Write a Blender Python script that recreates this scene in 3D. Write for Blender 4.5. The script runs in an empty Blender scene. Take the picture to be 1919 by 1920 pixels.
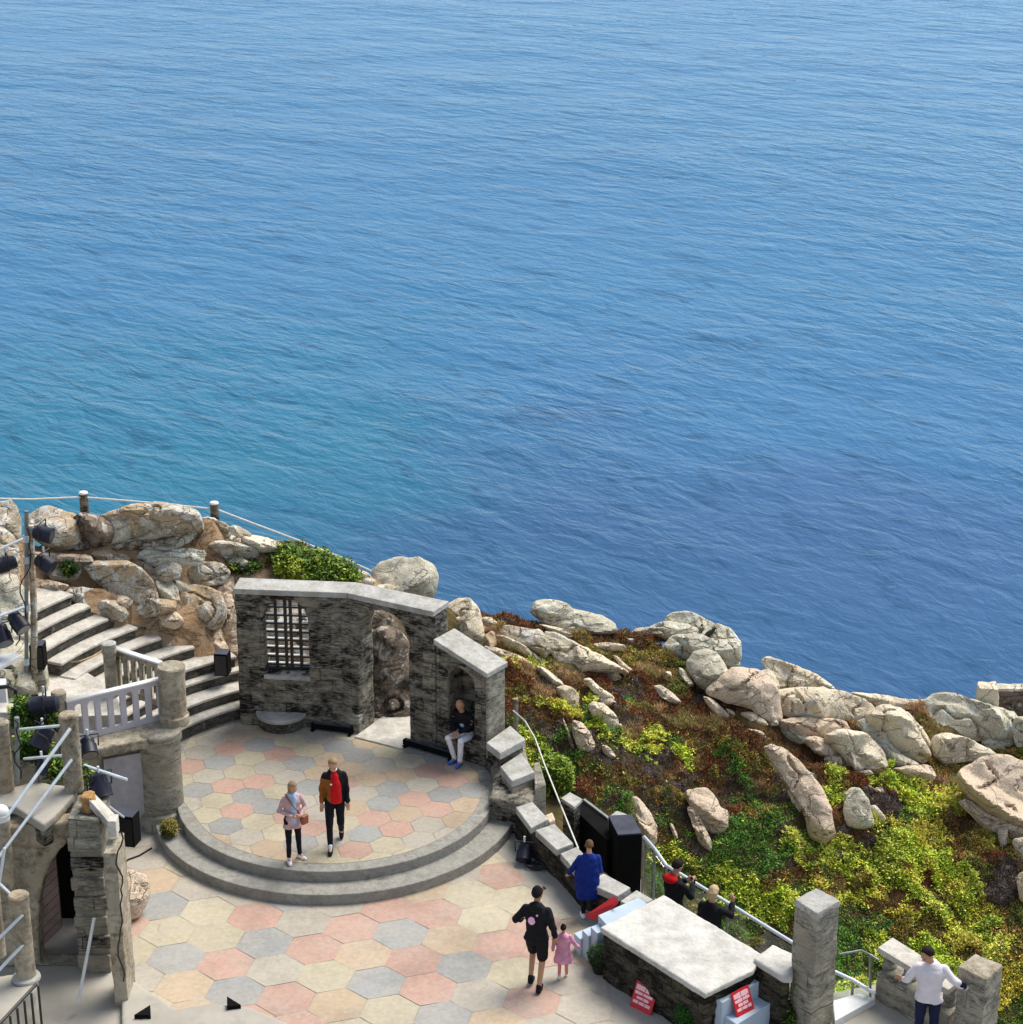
import bpy, bmesh, math, random
import numpy as np
from mathutils import Vector, Matrix, Euler
from mathutils.geometry import delaunay_2d_cdt

random.seed(7)
RNG = np.random.default_rng(11)
SC = bpy.context.scene
COL = SC.collection
R = math.radians
PI = math.pi

# ------------------------------------------------------------------ camera
TH = R(20); F = 3700.0; H = 14.8; CX = 959.5; CY = 960.0
cT, sT = math.cos(TH), math.sin(TH)

def ray(u, v):
    a = (u - CX) / F; b = (CY - v) / F
    return Vector((a, cT + b * sT, -sT + b * cT))

def P(u, v, z):
    d = ray(u, v); t = (z - H) / d.z
    return Vector((d.x * t, d.y * t, z))

def PY(u, v, y):
    d = ray(u, v); t = y / d.y
    return Vector((d.x * t, y, H + d.z * t))

def px(p):
    y = p[1]; z = p[2] - H
    d = y * cT - z * sT
    return CX + F * p[0] / d, CY - F * (y * sT + z * cT) / d

cam = bpy.data.cameras.new('camera'); co = bpy.data.objects.new('camera', cam); COL.objects.link(co)
co.location = (0, 0, H); co.rotation_euler = (R(70), 0, 0)
cam.sensor_fit = 'VERTICAL'; cam.sensor_height = 36; cam.lens = F / 1920 * 36
cam.clip_end = 8000; cam.clip_start = .1
SC.camera = co

# ------------------------------------------------------------------ helpers
def tag(o, label=None, cat=None, group=None, kind=None):
    if label: o['label'] = label
    if cat: o['category'] = cat
    if group: o['group'] = group
    if kind: o['kind'] = kind
    return o

def empty(name, loc, label, cat, group=None, rz=0):
    o = bpy.data.objects.new(name, None); COL.objects.link(o)
    o.location = loc; o.rotation_euler = (0, 0, rz); o.empty_display_size = .1
    return tag(o, label, cat, group)

LOCAL = [False]
def link(name, me, mats, parent=None, smooth=False):
    if not isinstance(mats, (list, tuple)): mats = [mats]
    if not me.materials:
        for m in mats: me.materials.append(m)
    if smooth: me.polygons.foreach_set('use_smooth', [True] * len(me.polygons))
    o = bpy.data.objects.new(name, me); COL.objects.link(o)
    if parent:
        o.parent = parent
        if not LOCAL[0]: o.matrix_parent_inverse = parent_mat(parent).inverted()
    return o

def parent_mat(p):
    m = Matrix.LocRotScale(p.location, p.rotation_euler, p.scale)
    if p.parent: m = parent_mat(p.parent) @ p.matrix_parent_inverse @ m
    return m

def npmesh(name, V, Fs, attr=None):
    """V (n,3) array, Fs (m,k) int array"""
    me = bpy.data.meshes.new(name)
    V = np.asarray(V, dtype=np.float32); Fs = np.asarray(Fs, dtype=np.int32)
    m, k = Fs.shape
    me.vertices.add(len(V)); me.vertices.foreach_set('co', V.ravel())
    me.loops.add(m * k); me.loops.foreach_set('vertex_index', Fs.ravel())
    me.polygons.add(m); me.polygons.foreach_set('loop_start', np.arange(0, m * k, k, dtype=np.int32))
    if attr is not None:
        a = me.color_attributes.new('Col', 'FLOAT_COLOR', 'POINT')
        A = np.ones((len(V), 4), dtype=np.float32); A[:, :3] = attr
        a.data.foreach_set('color', A.ravel())
    me.update(calc_edges=True); me.validate()
    return me

def vcoords(me):
    a = np.empty(len(me.vertices) * 3, dtype=np.float32); me.vertices.foreach_get('co', a)
    return a.reshape(-1, 3).astype(np.float64)

def set_coords(me, V):
    me.vertices.foreach_set('co', np.asarray(V, dtype=np.float32).ravel()); me.update()

def vnormals(me):
    a = np.empty(len(me.vertices) * 3, dtype=np.float32); me.vertex_normals.foreach_get('vector', a)
    return a.reshape(-1, 3).astype(np.float64)

def _hash(i, j, k, s):
    h = (i * 374761393 + j * 668265263 + k * 2147483647 + s * 1274126177) & 0xFFFFFFFF
    h = ((h ^ (h >> 13)) * 1274126177) & 0xFFFFFFFF
    return ((h ^ (h >> 16)) & 0xFFFF) / 32767.5 - 1.0

def vnoise(p, seed=0):
    p = np.asarray(p, dtype=np.float64)
    i = np.floor(p).astype(np.int64); f = p - i; f = f * f * (3 - 2 * f)
    r = 0
    for a in (0, 1):
        for b in (0, 1):
            for c in (0, 1):
                w = (f[:, 0] if a else 1 - f[:, 0]) * (f[:, 1] if b else 1 - f[:, 1]) * (f[:, 2] if c else 1 - f[:, 2])
                r = r + w * _hash(i[:, 0] + a, i[:, 1] + b, i[:, 2] + c, seed)
    return r

def fbm(p, octv=4, seed=0, gain=.5):
    r = 0; a = 1; p = np.asarray(p, dtype=np.float64)
    for o in range(octv):
        r = r + a * vnoise(p * 2.0 ** o + 17.3 * o, seed + o); a *= gain
    return r

def bm_mesh(bm, name='m'):
    bmesh.ops.recalc_face_normals(bm, faces=bm.faces)
    me = bpy.data.meshes.new(name); bm.to_mesh(me); bm.free(); return me

def eval_mods(me, mods):
    """mods: list of (type, dict)"""
    o = bpy.data.objects.new('tmp', me); COL.objects.link(o)
    for t, d in mods:
        m = o.modifiers.new(t, t)
        for k, v in d.items(): setattr(m, k, v)
    bpy.context.view_layer.update()
    dg = bpy.context.evaluated_depsgraph_get()
    r = bpy.data.meshes.new_from_object(o.evaluated_get(dg))
    bpy.data.objects.remove(o); return r

def erode(me, voxel=.04, amp=.012, scale=5., seed=3, smooth=True, mid=.0):
    m = eval_mods(me, [('REMESH', dict(mode='VOXEL', voxel_size=voxel))])
    V = vcoords(m); N = vnormals(m)
    V += N * (amp * fbm(V * scale, 3, seed))[:, None]
    if mid: V += N * (mid * fbm(V * 1.3, 2, seed + 9))[:, None]
    set_coords(m, V)
    if smooth: m.polygons.foreach_set('use_smooth', [True] * len(m.polygons))
    m.materials.clear()
    return m

def prism_bm(pts, z0, z1, bm=None):
    """vertical prism from world xy points; z1 may be list"""
    bm = bm or bmesh.new(); n = len(pts)
    zz1 = z1 if isinstance(z1, (list, tuple)) else [z1] * n
    zz0 = z0 if isinstance(z0, (list, tuple)) else [z0] * n
    lo = [bm.verts.new((p[0], p[1], zz0[i])) for i, p in enumerate(pts)]
    hi = [bm.verts.new((p[0], p[1], zz1[i])) for i, p in enumerate(pts)]
    bm.faces.new(hi); bm.faces.new(lo[::-1])
    for i in range(n):
        j = (i + 1) % n; bm.faces.new((lo[i], lo[j], hi[j], hi[i]))
    return bm

def bevel_bm(bm, w=.012, seg=2):
    es = [e for e in bm.edges if len(e.link_faces) == 2 and e.calc_face_angle(0) > R(20)]
    bmesh.ops.bevel(bm, geom=es, offset=w, segments=seg, affect='EDGES', profile=.5)
    return bm

def prism(name, pts, z0, z1, m, parent=None, bev=.012):
    bm = prism_bm(pts, z0, z1)
    bmesh.ops.recalc_face_normals(bm, faces=bm.faces)
    if bev: bevel_bm(bm, bev)
    return link(name, bm_mesh(bm, name), m, parent)

def box_bm(c, s, rot=None, bm=None):
    bm = bm or bmesh.new()
    M = Matrix.Translation(c) @ (rot.to_4x4() if rot is not None else Matrix()) @ Matrix.Diagonal((*s, 1))
    bmesh.ops.create_cube(bm, size=1, matrix=M); return bm

def frame_from(d):
    d = Vector(d).normalized()
    a = Vector((0, 0, 1)) if abs(d.z) < .9 else Vector((1, 0, 0))
    x = a.cross(d).normalized(); y = d.cross(x)
    return x, y

def tube_bm(pts, r, seg=10, bm=None, caps=True):
    """tube through pts; r scalar or list"""
    bm = bm or bmesh.new(); pts = [Vector(p) for p in pts]; n = len(pts)
    rr = r if isinstance(r, (list, tuple)) else [r] * n
    x = None; rings = []
    for i in range(n):
        d = (pts[min(i + 1, n - 1)] - pts[max(i - 1, 0)])
        if x is None: x, y = frame_from(d)
        else:
            d = d.normalized(); x = (x - d * x.dot(d)).normalized(); y = d.cross(x)
        rings.append([bm.verts.new(pts[i] + (x * math.cos(2 * PI * k / seg) + y * math.sin(2 * PI * k / seg)) * rr[i]) for k in range(seg)])
    for a, b in zip(rings, rings[1:]):
        for k in range(seg): bm.faces.new((a[k], a[(k + 1) % seg], b[(k + 1) % seg], b[k]))
    if caps: bm.faces.new(rings[0][::-1]); bm.faces.new(rings[-1])
    return bm

def lathe_bm(c, prof, seg=40, bm=None):
    """prof list of (r,z) bottom to top, about vertical axis through c"""
    bm = bm or bmesh.new(); rings = []
    for r, z in prof:
        rings.append([bm.verts.new((c[0] + r * math.cos(2 * PI * k / seg), c[1] + r * math.sin(2 * PI * k / seg), z)) for k in range(seg)])
    for a, b in zip(rings, rings[1:]):
        for k in range(seg): bm.faces.new((a[k], a[(k + 1) % seg], b[(k + 1) % seg], b[k]))
    bm.faces.new(rings[0][::-1]); bm.faces.new(rings[-1]); return bm

def ell_bm(c, s, rot=None, bm=None, u=16, v=12):
    bm = bm or bmesh.new()
    M = Matrix.Translation(c) @ (rot.to_4x4() if rot is not None else Matrix()) @ Matrix.Diagonal((*s, 1))
    bmesh.ops.create_uvsphere(bm, u_segments=u, v_segments=v, radius=1, matrix=M); return bm

def smooth_by_angle(me, ang=35):
    me.polygons.foreach_set('use_smooth', [True] * len(me.polygons))
    try: me.set_sharp_from_angle(angle=R(ang))
    except Exception: pass

def slab_mesh(outlines, thick, M, bevel=0.0, res=8):
    """filled 2D curve with holes, extruded. outlines in local xy; local z = thickness (centred)."""
    cu = bpy.data.curves.new('c', 'CURVE'); cu.dimensions = '2D'; cu.fill_mode = 'BOTH'
    cu.extrude = thick / 2 - bevel; cu.bevel_depth = bevel; cu.bevel_resolution = 1
    if bevel: cu.offset = -bevel
    for ol in outlines:
        sp = cu.splines.new('POLY'); sp.points.add(len(ol) - 1)
        for i, p in enumerate(ol): sp.points[i].co = (p[0], p[1], 0, 1)
        sp.use_cyclic_u = True
    o = bpy.data.objects.new('t', cu); COL.objects.link(o)
    bpy.context.view_layer.update()
    dg = bpy.context.evaluated_depsgraph_get()
    me = bpy.data.meshes.new_from_object(o.evaluated_get(dg))
    bpy.data.objects.remove(o); bpy.data.curves.remove(cu)
    bm = bmesh.new(); bm.from_mesh(me); bmesh.ops.remove_doubles(bm, verts=bm.verts, dist=1e-4)
    bmesh.ops.recalc_face_normals(bm, faces=bm.faces); bm.to_mesh(me); bm.free()
    me.transform(M); me.materials.clear(); return me

def wall_M(p0, p1, z=0):
    """local x along p0->p1, local y up, local z = outward (right-hand)"""
    d = Vector((p1[0] - p0[0], p1[1] - p0[1], 0)); L = d.length; d.normalize()
    up = Vector((0, 0, 1)); n = d.cross(up)
    M = Matrix(((d.x, up.x, n.x, p0[0]), (d.y, up.y, n.y, p0[1]), (d.z, up.z, n.z, z), (0, 0, 0, 1)))
    return M, L

def arch(x0, x1, y0, y1, seg=12, point=0.0):
    """opening outline: rect with round head; y1 = top of the head"""
    r = (x1 - x0) / 2; cx = (x0 + x1) / 2; ys = y1 - r
    pts = [(x0, y0), (x1, y0)]
    for k in range(seg + 1):
        a = PI * k / seg
        pts.append((cx + r * math.cos(a), ys + r * math.sin(a)))
    return pts

# ------------------------------------------------------------------ materials
class NT:
    def __init__(s, name):
        s.m = bpy.data.materials.new(name); s.m.use_nodes = True
        s.t = s.m.node_tree; s.n = s.t.nodes; s.l = s.t.links
        s.b = s.n['Principled BSDF']
        s.geo = s.n.new('ShaderNodeNewGeometry')
    def new(s, t, **k):
        n = s.n.new(t)
        for a, v in k.items(): setattr(n, a, v)
        return n
    def put(s, sock, v):
        if hasattr(v, 'links') or isinstance(v, bpy.types.NodeSocket): s.l.new(v, sock)
        else: sock.default_value = v
    def map(s, scale=(1, 1, 1), rot=(0, 0, 0)):
        mp = s.new('ShaderNodeMapping'); mp.inputs['Scale'].default_value = scale; mp.inputs['Rotation'].default_value = rot
        s.l.new(s.geo.outputs['Position'], mp.inputs['Vector']); return mp.outputs[0]
    def noise(s, scale, detail=4, rough=.55, vec=None, dist=0.0):
        n = s.new('ShaderNodeTexNoise'); n.inputs['Scale'].default_value = scale
        n.inputs['Detail'].default_value = detail; n.inputs['Roughness'].default_value = rough; n.inputs['Distortion'].default_value = dist
        s.l.new(vec if vec is not None else s.geo.outputs['Position'], n.inputs['Vector']); return n.outputs['Fac']
    def vor(s, scale, vec=None, feature='F1'):
        n = s.new('ShaderNodeTexVoronoi', feature=feature); n.inputs['Scale'].default_value = scale
        s.l.new(vec if vec is not None else s.geo.outputs['Position'], n.inputs['Vector']); return n
    def ramp(s, fac, stops):
        r = s.new('ShaderNodeValToRGB'); e = r.color_ramp.elements
        while len(e) > 1: e.remove(e[0])
        for i, (p, c) in enumerate(stops):
            el = e[0] if i == 0 else e.new(p)
            el.position = p; el.color = (*c, 1) if not isinstance(c, (int, float)) else (c, c, c, 1)
        s.l.new(fac, r.inputs[0]); return r.outputs[0]
    def mix(s, fac, a, b, mode='MIX'):
        m = s.new('ShaderNodeMix', data_type='RGBA', blend_type=mode)
        s.put(m.inputs[0], fac)
        for sk, v in ((m.inputs[6], a), (m.inputs[7], b)):
            if isinstance(v, (tuple, list)): sk.default_value = (*v[:3], 1)
            else: s.l.new(v, sk)
        return m.outputs[2]
    def math(s, op, a, b=0, c=None):
        m = s.new('ShaderNodeMath', operation=op); s.put(m.inputs[0], a); s.put(m.inputs[1], b)
        if c is not None: s.put(m.inputs[2], c)
        return m.outputs[0]
    def bump(s, h, strength=.5, dist=.02, prev=None):
        b = s.new('ShaderNodeBump'); b.inputs['Strength'].default_value = strength; b.inputs['Distance'].default_value = dist
        s.l.new(h, b.inputs['Height'])
        if prev is not None: s.l.new(prev, b.inputs['Normal'])
        s.l.new(b.outputs[0], s.b.inputs['Normal']); return b.outputs[0]
    def out(s, col=None, rough=.8, spec=.3, metal=0):
        if col is not None:
            if isinstance(col, (tuple, list)): s.b.inputs['Base Color'].default_value = (*col[:3], 1)
            else: s.l.new(col, s.b.inputs['Base Color'])
        s.put(s.b.inputs['Roughness'], rough); s.b.inputs['Specular IOR Level'].default_value = spec
        s.b.inputs['Metallic'].default_value = metal
        return s.m

def plain(name, c, rough=.6, spec=.3, var=.25, scale=6, metal=0, bump=.2, bs=30):
    t = NT(name)
    n = t.noise(scale, 5)
    col = t.ramp(n, [(.3, tuple(x * (1 - var) for x in c)), (.7, tuple(min(1, x * (1 + var)) for x in c))])
    if bump: t.bump(t.noise(bs, 4), bump, .01)
    return t.out(col, rough, spec, metal)

def stone(name, base, dark, stain=.5, stain_scale=2.2, rough=.9, course=.0, stretch=2.5, lichen=None, warm=None):
    """weathered cast-stone masonry: base tone, soft mottling, dark weather stains with their own shapes"""
    t = NT(name)
    c = t.ramp(t.noise(3.0, 8, .65), [(.25, tuple(x * .62 for x in base)), (.5, base), (.75, tuple(min(1, x * 1.3) for x in base))])
    if warm: c = t.mix(t.ramp(t.noise(.9, 5), [(.5, 0), (.68, .7)]), c, warm)
    v = t.map((1, 1, stretch))
    s1 = t.noise(stain_scale, 9, .70, v, .3)
    s2 = t.noise(stain_scale * 3.4, 8, .7, t.map((.8, .8, stretch * 1.5)), .2)
    mask = t.math('ADD', t.math('MULTIPLY', s1, .55), t.math('MULTIPLY', s2, .45))
    lo = .62 - .28 * stain
    if course:
        sp = t.new('ShaderNodeSeparateXYZ'); t.l.new(t.geo.outputs['Position'], sp.inputs[0])
        wob = t.math('MULTIPLY', t.math('SUBTRACT', t.noise(2.2, 3), .5), .10)
        hx = t.math('ADD', t.math('SUBTRACT', sp.outputs[0], t.math('MULTIPLY', sp.outputs[1], .75)), wob)
        hz = t.math('ADD', sp.outputs[2], wob)
        cv = t.new('ShaderNodeCombineXYZ'); t.l.new(hx, cv.inputs[0]); t.l.new(hz, cv.inputs[1])
        br = t.new('ShaderNodeTexBrick'); t.l.new(cv.outputs[0], br.inputs['Vector'])
        for k_, v_ in (('Scale', 1.0), ('Mortar Size', .010), ('Mortar Smooth', .5), ('Bias', 0.0), ('Brick Width', course * 1.9), ('Row Height', course)): br.inputs[k_].default_value = v_
        br.inputs['Color1'].default_value = (0, 0, 0, 1); br.inputs['Color2'].default_value = (1, 1, 1, 1); br.inputs['Mortar'].default_value = (.5, .5, .5, 1)
        bv = t.new('ShaderNodeRGBToBW'); t.l.new(br.outputs['Color'], bv.inputs[0])
        mask = t.math('ADD', mask, t.math('MULTIPLY', t.math('SUBTRACT', bv.outputs[0], .5), .13))
        c = t.mix(1.0, c, t.ramp(bv.outputs[0], [(0, (.80, .76, .70)), (1, (1.2, 1.2, 1.2))]), 'MULTIPLY')
    c = t.mix(t.ramp(mask, [(lo - .03, 0), (lo + .15, 1)]), c, dark)
    if course:
        lm = t.math('MULTIPLY', br.outputs['Fac'], t.ramp(t.noise(3.0, 3), [(.42, 0), (.62, .8)]))
        c = t.mix(lm, c, tuple(x * .5 for x in dark))
    if lichen: c = t.mix(t.ramp(t.noise(7, 4, .6), [(.6, 0), (.68, .8)]), c, lichen)
    h = t.math('ADD', t.noise(14, 8, .65), t.math('MULTIPLY', mask, 1.2))
    if course: h = t.math('SUBTRACT', h, t.math('MULTIPLY', lm, .8))
    t.bump(h, .8, .03)
    return t.out(c, rough, .2)

def rockmat(name, a, b, lich, dark, lich_t=.56, dark_t=.6, warm=None):
    t = NT(name)
    v = t.map((1, 1, 1), (0, R(30), 0))
    c = t.ramp(t.noise(1.1, 9, .62), [(.3, a), (.68, b)])
    if warm: c = t.mix(t.ramp(t.noise(.8, 4, .5), [(.46, 0), (.6, .85)]), c, warm)
    l = t.noise(4.2, 6, .62, None, .4)
    c = t.mix(t.ramp(l, [(lich_t, 0), (lich_t + .05, .8)]), c, lich)
    sp = t.ramp(t.vor(9).outputs['Distance'], [(.16, 1), (.24, 0)])
    c = t.mix(t.math('MULTIPLY', sp, t.ramp(t.noise(2, 3), [(.5, 0), (.56, .8)])), c, lich)
    d = t.noise(3.1, 8, .7, t.map((1, 1, 1.8)), .5)
    c = t.mix(t.ramp(d, [(dark_t, 0), (dark_t + .1, .85)]), c, dark)
    # joints
    cr = t.noise(1.0, 4, .5, t.map((1.1, .7, 2.2), (0, R(28), 0)), 1.0)
    crm = t.ramp(t.math('ABSOLUTE', t.math('SUBTRACT', cr, .5)), [(0, 1), (.004, .8), (.010, 0)])
    c = t.mix(t.math('MULTIPLY', crm, .22), c, tuple(x * .4 for x in dark))
    gr = t.ramp(t.noise(55, 2), [(.36, .66), (.62, 1.2)])
    c = t.mix(1.0, c, gr, 'MULTIPLY')
    h = t.math('ADD', t.noise(6, 10, .65), t.math('MULTIPLY', crm, -.7))
    t.bump(h, .9, .06)
    return t.out(c, .9, .2)

M = {}
M['wall'] = stone('weathered_masonry', (.31, .29, .24), (.014, .012, .010), .69, 3.6, course=.22, stretch=2.4)
M['wall_dark_shade'] = stone('dark_shaded_masonry', (.115, .10, .075), (.009, .008, .006), .80, 4.4, course=.20, stretch=2.4)  # dark stone, with its deep shade also put into the colour
M['wall_light'] = stone('pale_masonry', (.34, .32, .265), (.06, .052, .04), .42, 4.0, course=.30)
M['coping'] = stone('coping_stone', (.43, .42, .385), (.25, .24, .21), .42, 3.5, stretch=1)
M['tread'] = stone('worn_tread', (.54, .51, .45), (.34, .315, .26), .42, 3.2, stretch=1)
M['riser'] = stone('dark_riser', (.13, .12, .10), (.02, .018, .014), .6, 3.0, lichen=(.22, .21, .17))  # base far darker than the treads, with blotches and lichen
M['kerb'] = stone('cast_step', (.31, .30, .265), (.17, .16, .135), .45, 3.0, stretch=1)
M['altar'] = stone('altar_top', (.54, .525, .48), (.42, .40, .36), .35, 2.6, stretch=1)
M['column'] = stone('column_stone', (.40, .355, .27), (.10, .08, .05), .46, 3.6, stretch=.7, warm=(.36, .27, .17))
M['drum'] = stone('drum_stone', (.32, .305, .255), (.09, .082, .062), .46, 3.4, stretch=3.0, course=.40)
M['soil'] = rockmat('bare_soil', (.30, .19, .10), (.42, .29, .17), (.40, .34, .26), (.14, .09, .05), .64, .66)
M['rock_pale'] = rockmat('pale_granite', (.56, .48, .34), (.72, .64, .49), (.74, .74, .66), (.22, .185, .12), .60, .68, (.62, .51, .36))
M['rock_lich'] = rockmat('lichened_granite', (.40, .33, .23), (.45, .40, .31), (.62, .61, .56), (.07, .06, .045), .52, .57, (.48, .35, .21))
M['rock_grey'] = rockmat('grey_granite', (.40, .37, .27), (.60, .56, .44), (.66, .67, .58), (.11, .10, .07), .56, .60)
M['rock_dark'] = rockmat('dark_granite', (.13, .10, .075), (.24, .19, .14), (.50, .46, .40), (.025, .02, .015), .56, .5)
M['rock_tan'] = rockmat('tan_granite', (.54, .42, .30), (.66, .54, .41), (.68, .64, .56), (.26, .20, .13), .66, .70)
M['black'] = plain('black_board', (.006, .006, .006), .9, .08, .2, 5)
M['slate'] = plain('slate_felt', (.060, .065, .085), .8, .15, .25, 4)
M['navy'] = plain('lamp_housing', (.008, .010, .022), .45, .35, .25, 8)
M['lens'] = plain('lamp_lens', (.02, .02, .03), .1, .8, .1, 8, bump=0)
M['galv'] = plain('galvanised_tube', (.62, .68, .72), .38, .5, .15, 9, .3, .1)
M['galv_dull'] = plain('dull_tube', (.24, .26, .24), .5, .5, .3, 6, .4, .3)
M['white'] = plain('white_paint', (.66, .67, .66), .6, .3, .08, 6)
M['bluegrey'] = plain('pale_blue_paint', (.40, .49, .58), .6, .3, .1, 3)
M['lav'] = plain('lavender_cast_panel', (.50, .47, .50), .7, .3, .1, 3)
M['door'] = plain('grey_render', (.33, .315, .335), .85, .2, .16, 5)
M['wood'] = plain('faded_planks', (.40, .29, .26), .75, .2, .25, 5)
M['iron'] = plain('black_iron', (.012, .012, .012), .5, .5, .2, 8)
M['rust'] = plain('rust_stain', (.38, .22, .09), .9, .1, .5, 8)
M['red'] = plain('red_board', (.55, .012, .02), .45, .4, .15, 6)
M['pinkw'] = plain('pale_lettering', (.85, .50, .54), .6, .3, .06, 6)
M['rope'] = plain('pale_rope', (.66, .66, .62), .9, .1, .12, 20)
M['cable'] = plain('black_cable', (.012, .012, .014), .5, .4, .2, 20)
M['pot'] = plain('dark_pot', (.014, .012, .010), .6, .3, .3, 9)
M['terracotta'] = plain('terracotta', (.30, .10, .05), .8, .2, .25, 9)
# ------------------------------------------------------------------ light and sky
w = bpy.data.worlds.new('World'); SC.world = w; w.use_nodes = True
SUN_EL, SUN_AZ = R(58), R(48)      # azimuth from +Y towards +X
bg = w.node_tree.nodes['Background']
sky = w.node_tree.nodes.new('ShaderNodeTexSky'); sky.sky_type = 'NISHITA'; sky.sun_disc = False
sky.sun_elevation = SUN_EL; sky.sun_rotation = SUN_AZ; sky.air_density = 1.0; sky.dust_density = .8; sky.ozone_density = 1.0
hs = w.node_tree.nodes.new('ShaderNodeHueSaturation'); hs.inputs['Saturation'].default_value = .62
w.node_tree.links.new(sky.outputs[0], hs.inputs['Color']); w.node_tree.links.new(hs.outputs[0], bg.inputs[0]); bg.inputs[1].default_value = .105
sl = bpy.data.lights.new('sun', 'SUN'); so = bpy.data.objects.new('sun', sl); COL.objects.link(so)
sl.energy = 2.8; sl.angle = R(34); sl.color = (1, .94, .85)
sd = Vector((math.sin(SUN_AZ) * math.cos(SUN_EL), math.cos(SUN_AZ) * math.cos(SUN_EL), math.sin(SUN_EL)))
so.rotation_euler = sd.to_track_quat('Z', 'Y').to_euler(); so.location = sd * 60
SC.view_settings.view_transform = 'Standard'; SC.view_settings.look = 'None'
SC.view_settings.exposure = .80; SC.view_settings.gamma = 1

# ------------------------------------------------------------------ sea
SEA = -40.0
def make_sea():
    t = NT('sea_water')
    def blob(u, v, r, soft=1.6):
        c = P(u, v, SEA)
        vm = t.new('ShaderNodeVectorMath', operation='DISTANCE')
        nz = t.new('ShaderNodeTexNoise'); nz.inputs['Scale'].default_value = .018; nz.inputs['Detail'].default_value = 5
        t.l.new(t.geo.outputs['Position'], nz.inputs['Vector'])
        v1 = t.new('ShaderNodeVectorMath', operation='MULTIPLY_ADD'); t.l.new(nz.outputs['Color'], v1.inputs[0])
        v1.inputs[1].default_value = (90, 90, 0)
        v2 = t.new('ShaderNodeVectorMath', operation='ADD'); t.l.new(t.geo.outputs['Position'], v2.inputs[0]); v2.inputs[1].default_value = (-45, -45, 0)
        t.l.new(v2.outputs[0], v1.inputs[2]); t.l.new(v1.outputs[0], vm.inputs[0]); vm.inputs[1].default_value = c
        d = t.math('DIVIDE', vm.outputs['Value'], r)
        return t.ramp(d, [(0, 1), (.55, .75), (1.0, 0)])
    deep = (.030, .132, .245)
    c = t.mix(t.ramp(t.noise(.006, 5, .55), [(.35, 0), (.7, 1)]), deep, (.028, .120, .235))
    c = t.mix(t.math('MULTIPLY', blob(420, 1080, 46), .9), c, (.018, .128, .185))      # shoal of sand, greener
    c = t.mix(t.math('MULTIPLY', blob(40, 900, 60), .8), c, (.020, .130, .200))
    c = t.mix(t.math('MULTIPLY', blob(1300, 930, 30), .85), c, (.042, .085, .185))         # weed beds, violet
    c = t.mix(t.math('MULTIPLY', blob(1650, 1220, 62), .95), c, (.026, .070, .150))
    c = t.mix(t.math('MULTIPLY', blob(1900, 950, 60), .5), c, (.042, .11, .235))
    # wave relief: short chop in the lee of the cliff, longer waves further offshore
    sx = t.new('ShaderNodeSeparateXYZ'); t.l.new(t.geo.outputs['Position'], sx.inputs[0])
    yy = t.math('MAXIMUM', sx.outputs[1], 30)
    g_ = t.math('POWER', t.math('DIVIDE', yy, 150), .72)            # local wavelength factor
    wy = t.math('MULTIPLY', t.math('POWER', t.math('DIVIDE', yy, 150), .28), 150 / .28)
    wx = t.math('DIVIDE', sx.outputs[0], g_)
    cw = t.new('ShaderNodeCombineXYZ'); t.l.new(wx, cw.inputs[0]); t.l.new(wy, cw.inputs[1])
    def wn(scale, det, sc, rot, dist):
        mp = t.new('ShaderNodeMapping', vector_type='TEXTURE'); mp.inputs['Scale'].default_value = (1 / sc[0], 1 / sc[1], 1); mp.inputs['Rotation'].default_value = (0, 0, R(rot))
        t.l.new(cw.outputs[0], mp.inputs['Vector']); return t.noise(scale, det, .55, mp.outputs[0], dist)
    a = wn(.44, 4, (.55, 1.05), -48, .7); b = wn(1.1, 2, (.6, 1.2), -56, .6); g = wn(.09, 3, (.6, 1.3), -38, .2)
    calm = t.ramp(t.noise(.02, 3), [(.35, .6), (.65, 1.15)])
    h = t.math('ADD', t.math('MULTIPLY', a, 1.0), t.math('ADD', t.math('MULTIPLY', b, .30), t.math('MULTIPLY', g, 1.8)))
    h = t.math('MULTIPLY', t.math('MULTIPLY', h, calm), g_)
    bp = t.bump(h, 1.0, .40)
    st = t.ramp(wn(.42, 3, (.42, 1.1), -50, .8), [(.33, 1), (.45, 0)])
    c = t.mix(t.math('MULTIPLY', st, .48), c, (.006, .045, .10))  # darker reflections of the wave faces painted into the water colour as streaks
    df = t.new('ShaderNodeBsdfDiffuse'); t.l.new(c, df.inputs[0]); t.l.new(bp, df.inputs['Normal'])
    gy = t.new('ShaderNodeBsdfGlossy'); gy.inputs[0].default_value = (.60, .78, 1, 1); gy.inputs['Roughness'].default_value = .18; t.l.new(bp, gy.inputs['Normal'])
    fr = t.new('ShaderNodeFresnel'); fr.inputs['IOR'].default_value = 1.33; t.l.new(bp, fr.inputs['Normal'])
    ms = t.new('ShaderNodeMixShader'); t.l.new(t.math('MULTIPLY', fr.outputs[0], .70), ms.inputs[0]); t.l.new(df.outputs[0], ms.inputs[1]); t.l.new(gy.outputs[0], ms.inputs[2])
    t.l.new(ms.outputs[0], t.n['Material Output'].inputs[0])
    m = t.m
    xs = np.array([-2600, -700, -300, -150, -60, 0, 60, 150, 300, 700, 2600]); ys = np.array([-100, 20, 45, 60, 90, 140, 220, 400, 800, 1600, 5000])
    X, Y = np.meshgrid(xs, ys); V = np.stack([X.ravel(), Y.ravel(), np.full(X.size, SEA)], 1)
    nx = len(xs); Fs = [(j * nx + i, j * nx + i + 1, (j + 1) * nx + i + 1, (j + 1) * nx + i) for j in range(len(ys) - 1) for i in range(nx - 1)]
    tag(link('sea', npmesh('sea', V, Fs), m), 'deep blue rippled sea filling the upper part of the view', None, None, 'structure')
make_sea()

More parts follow.
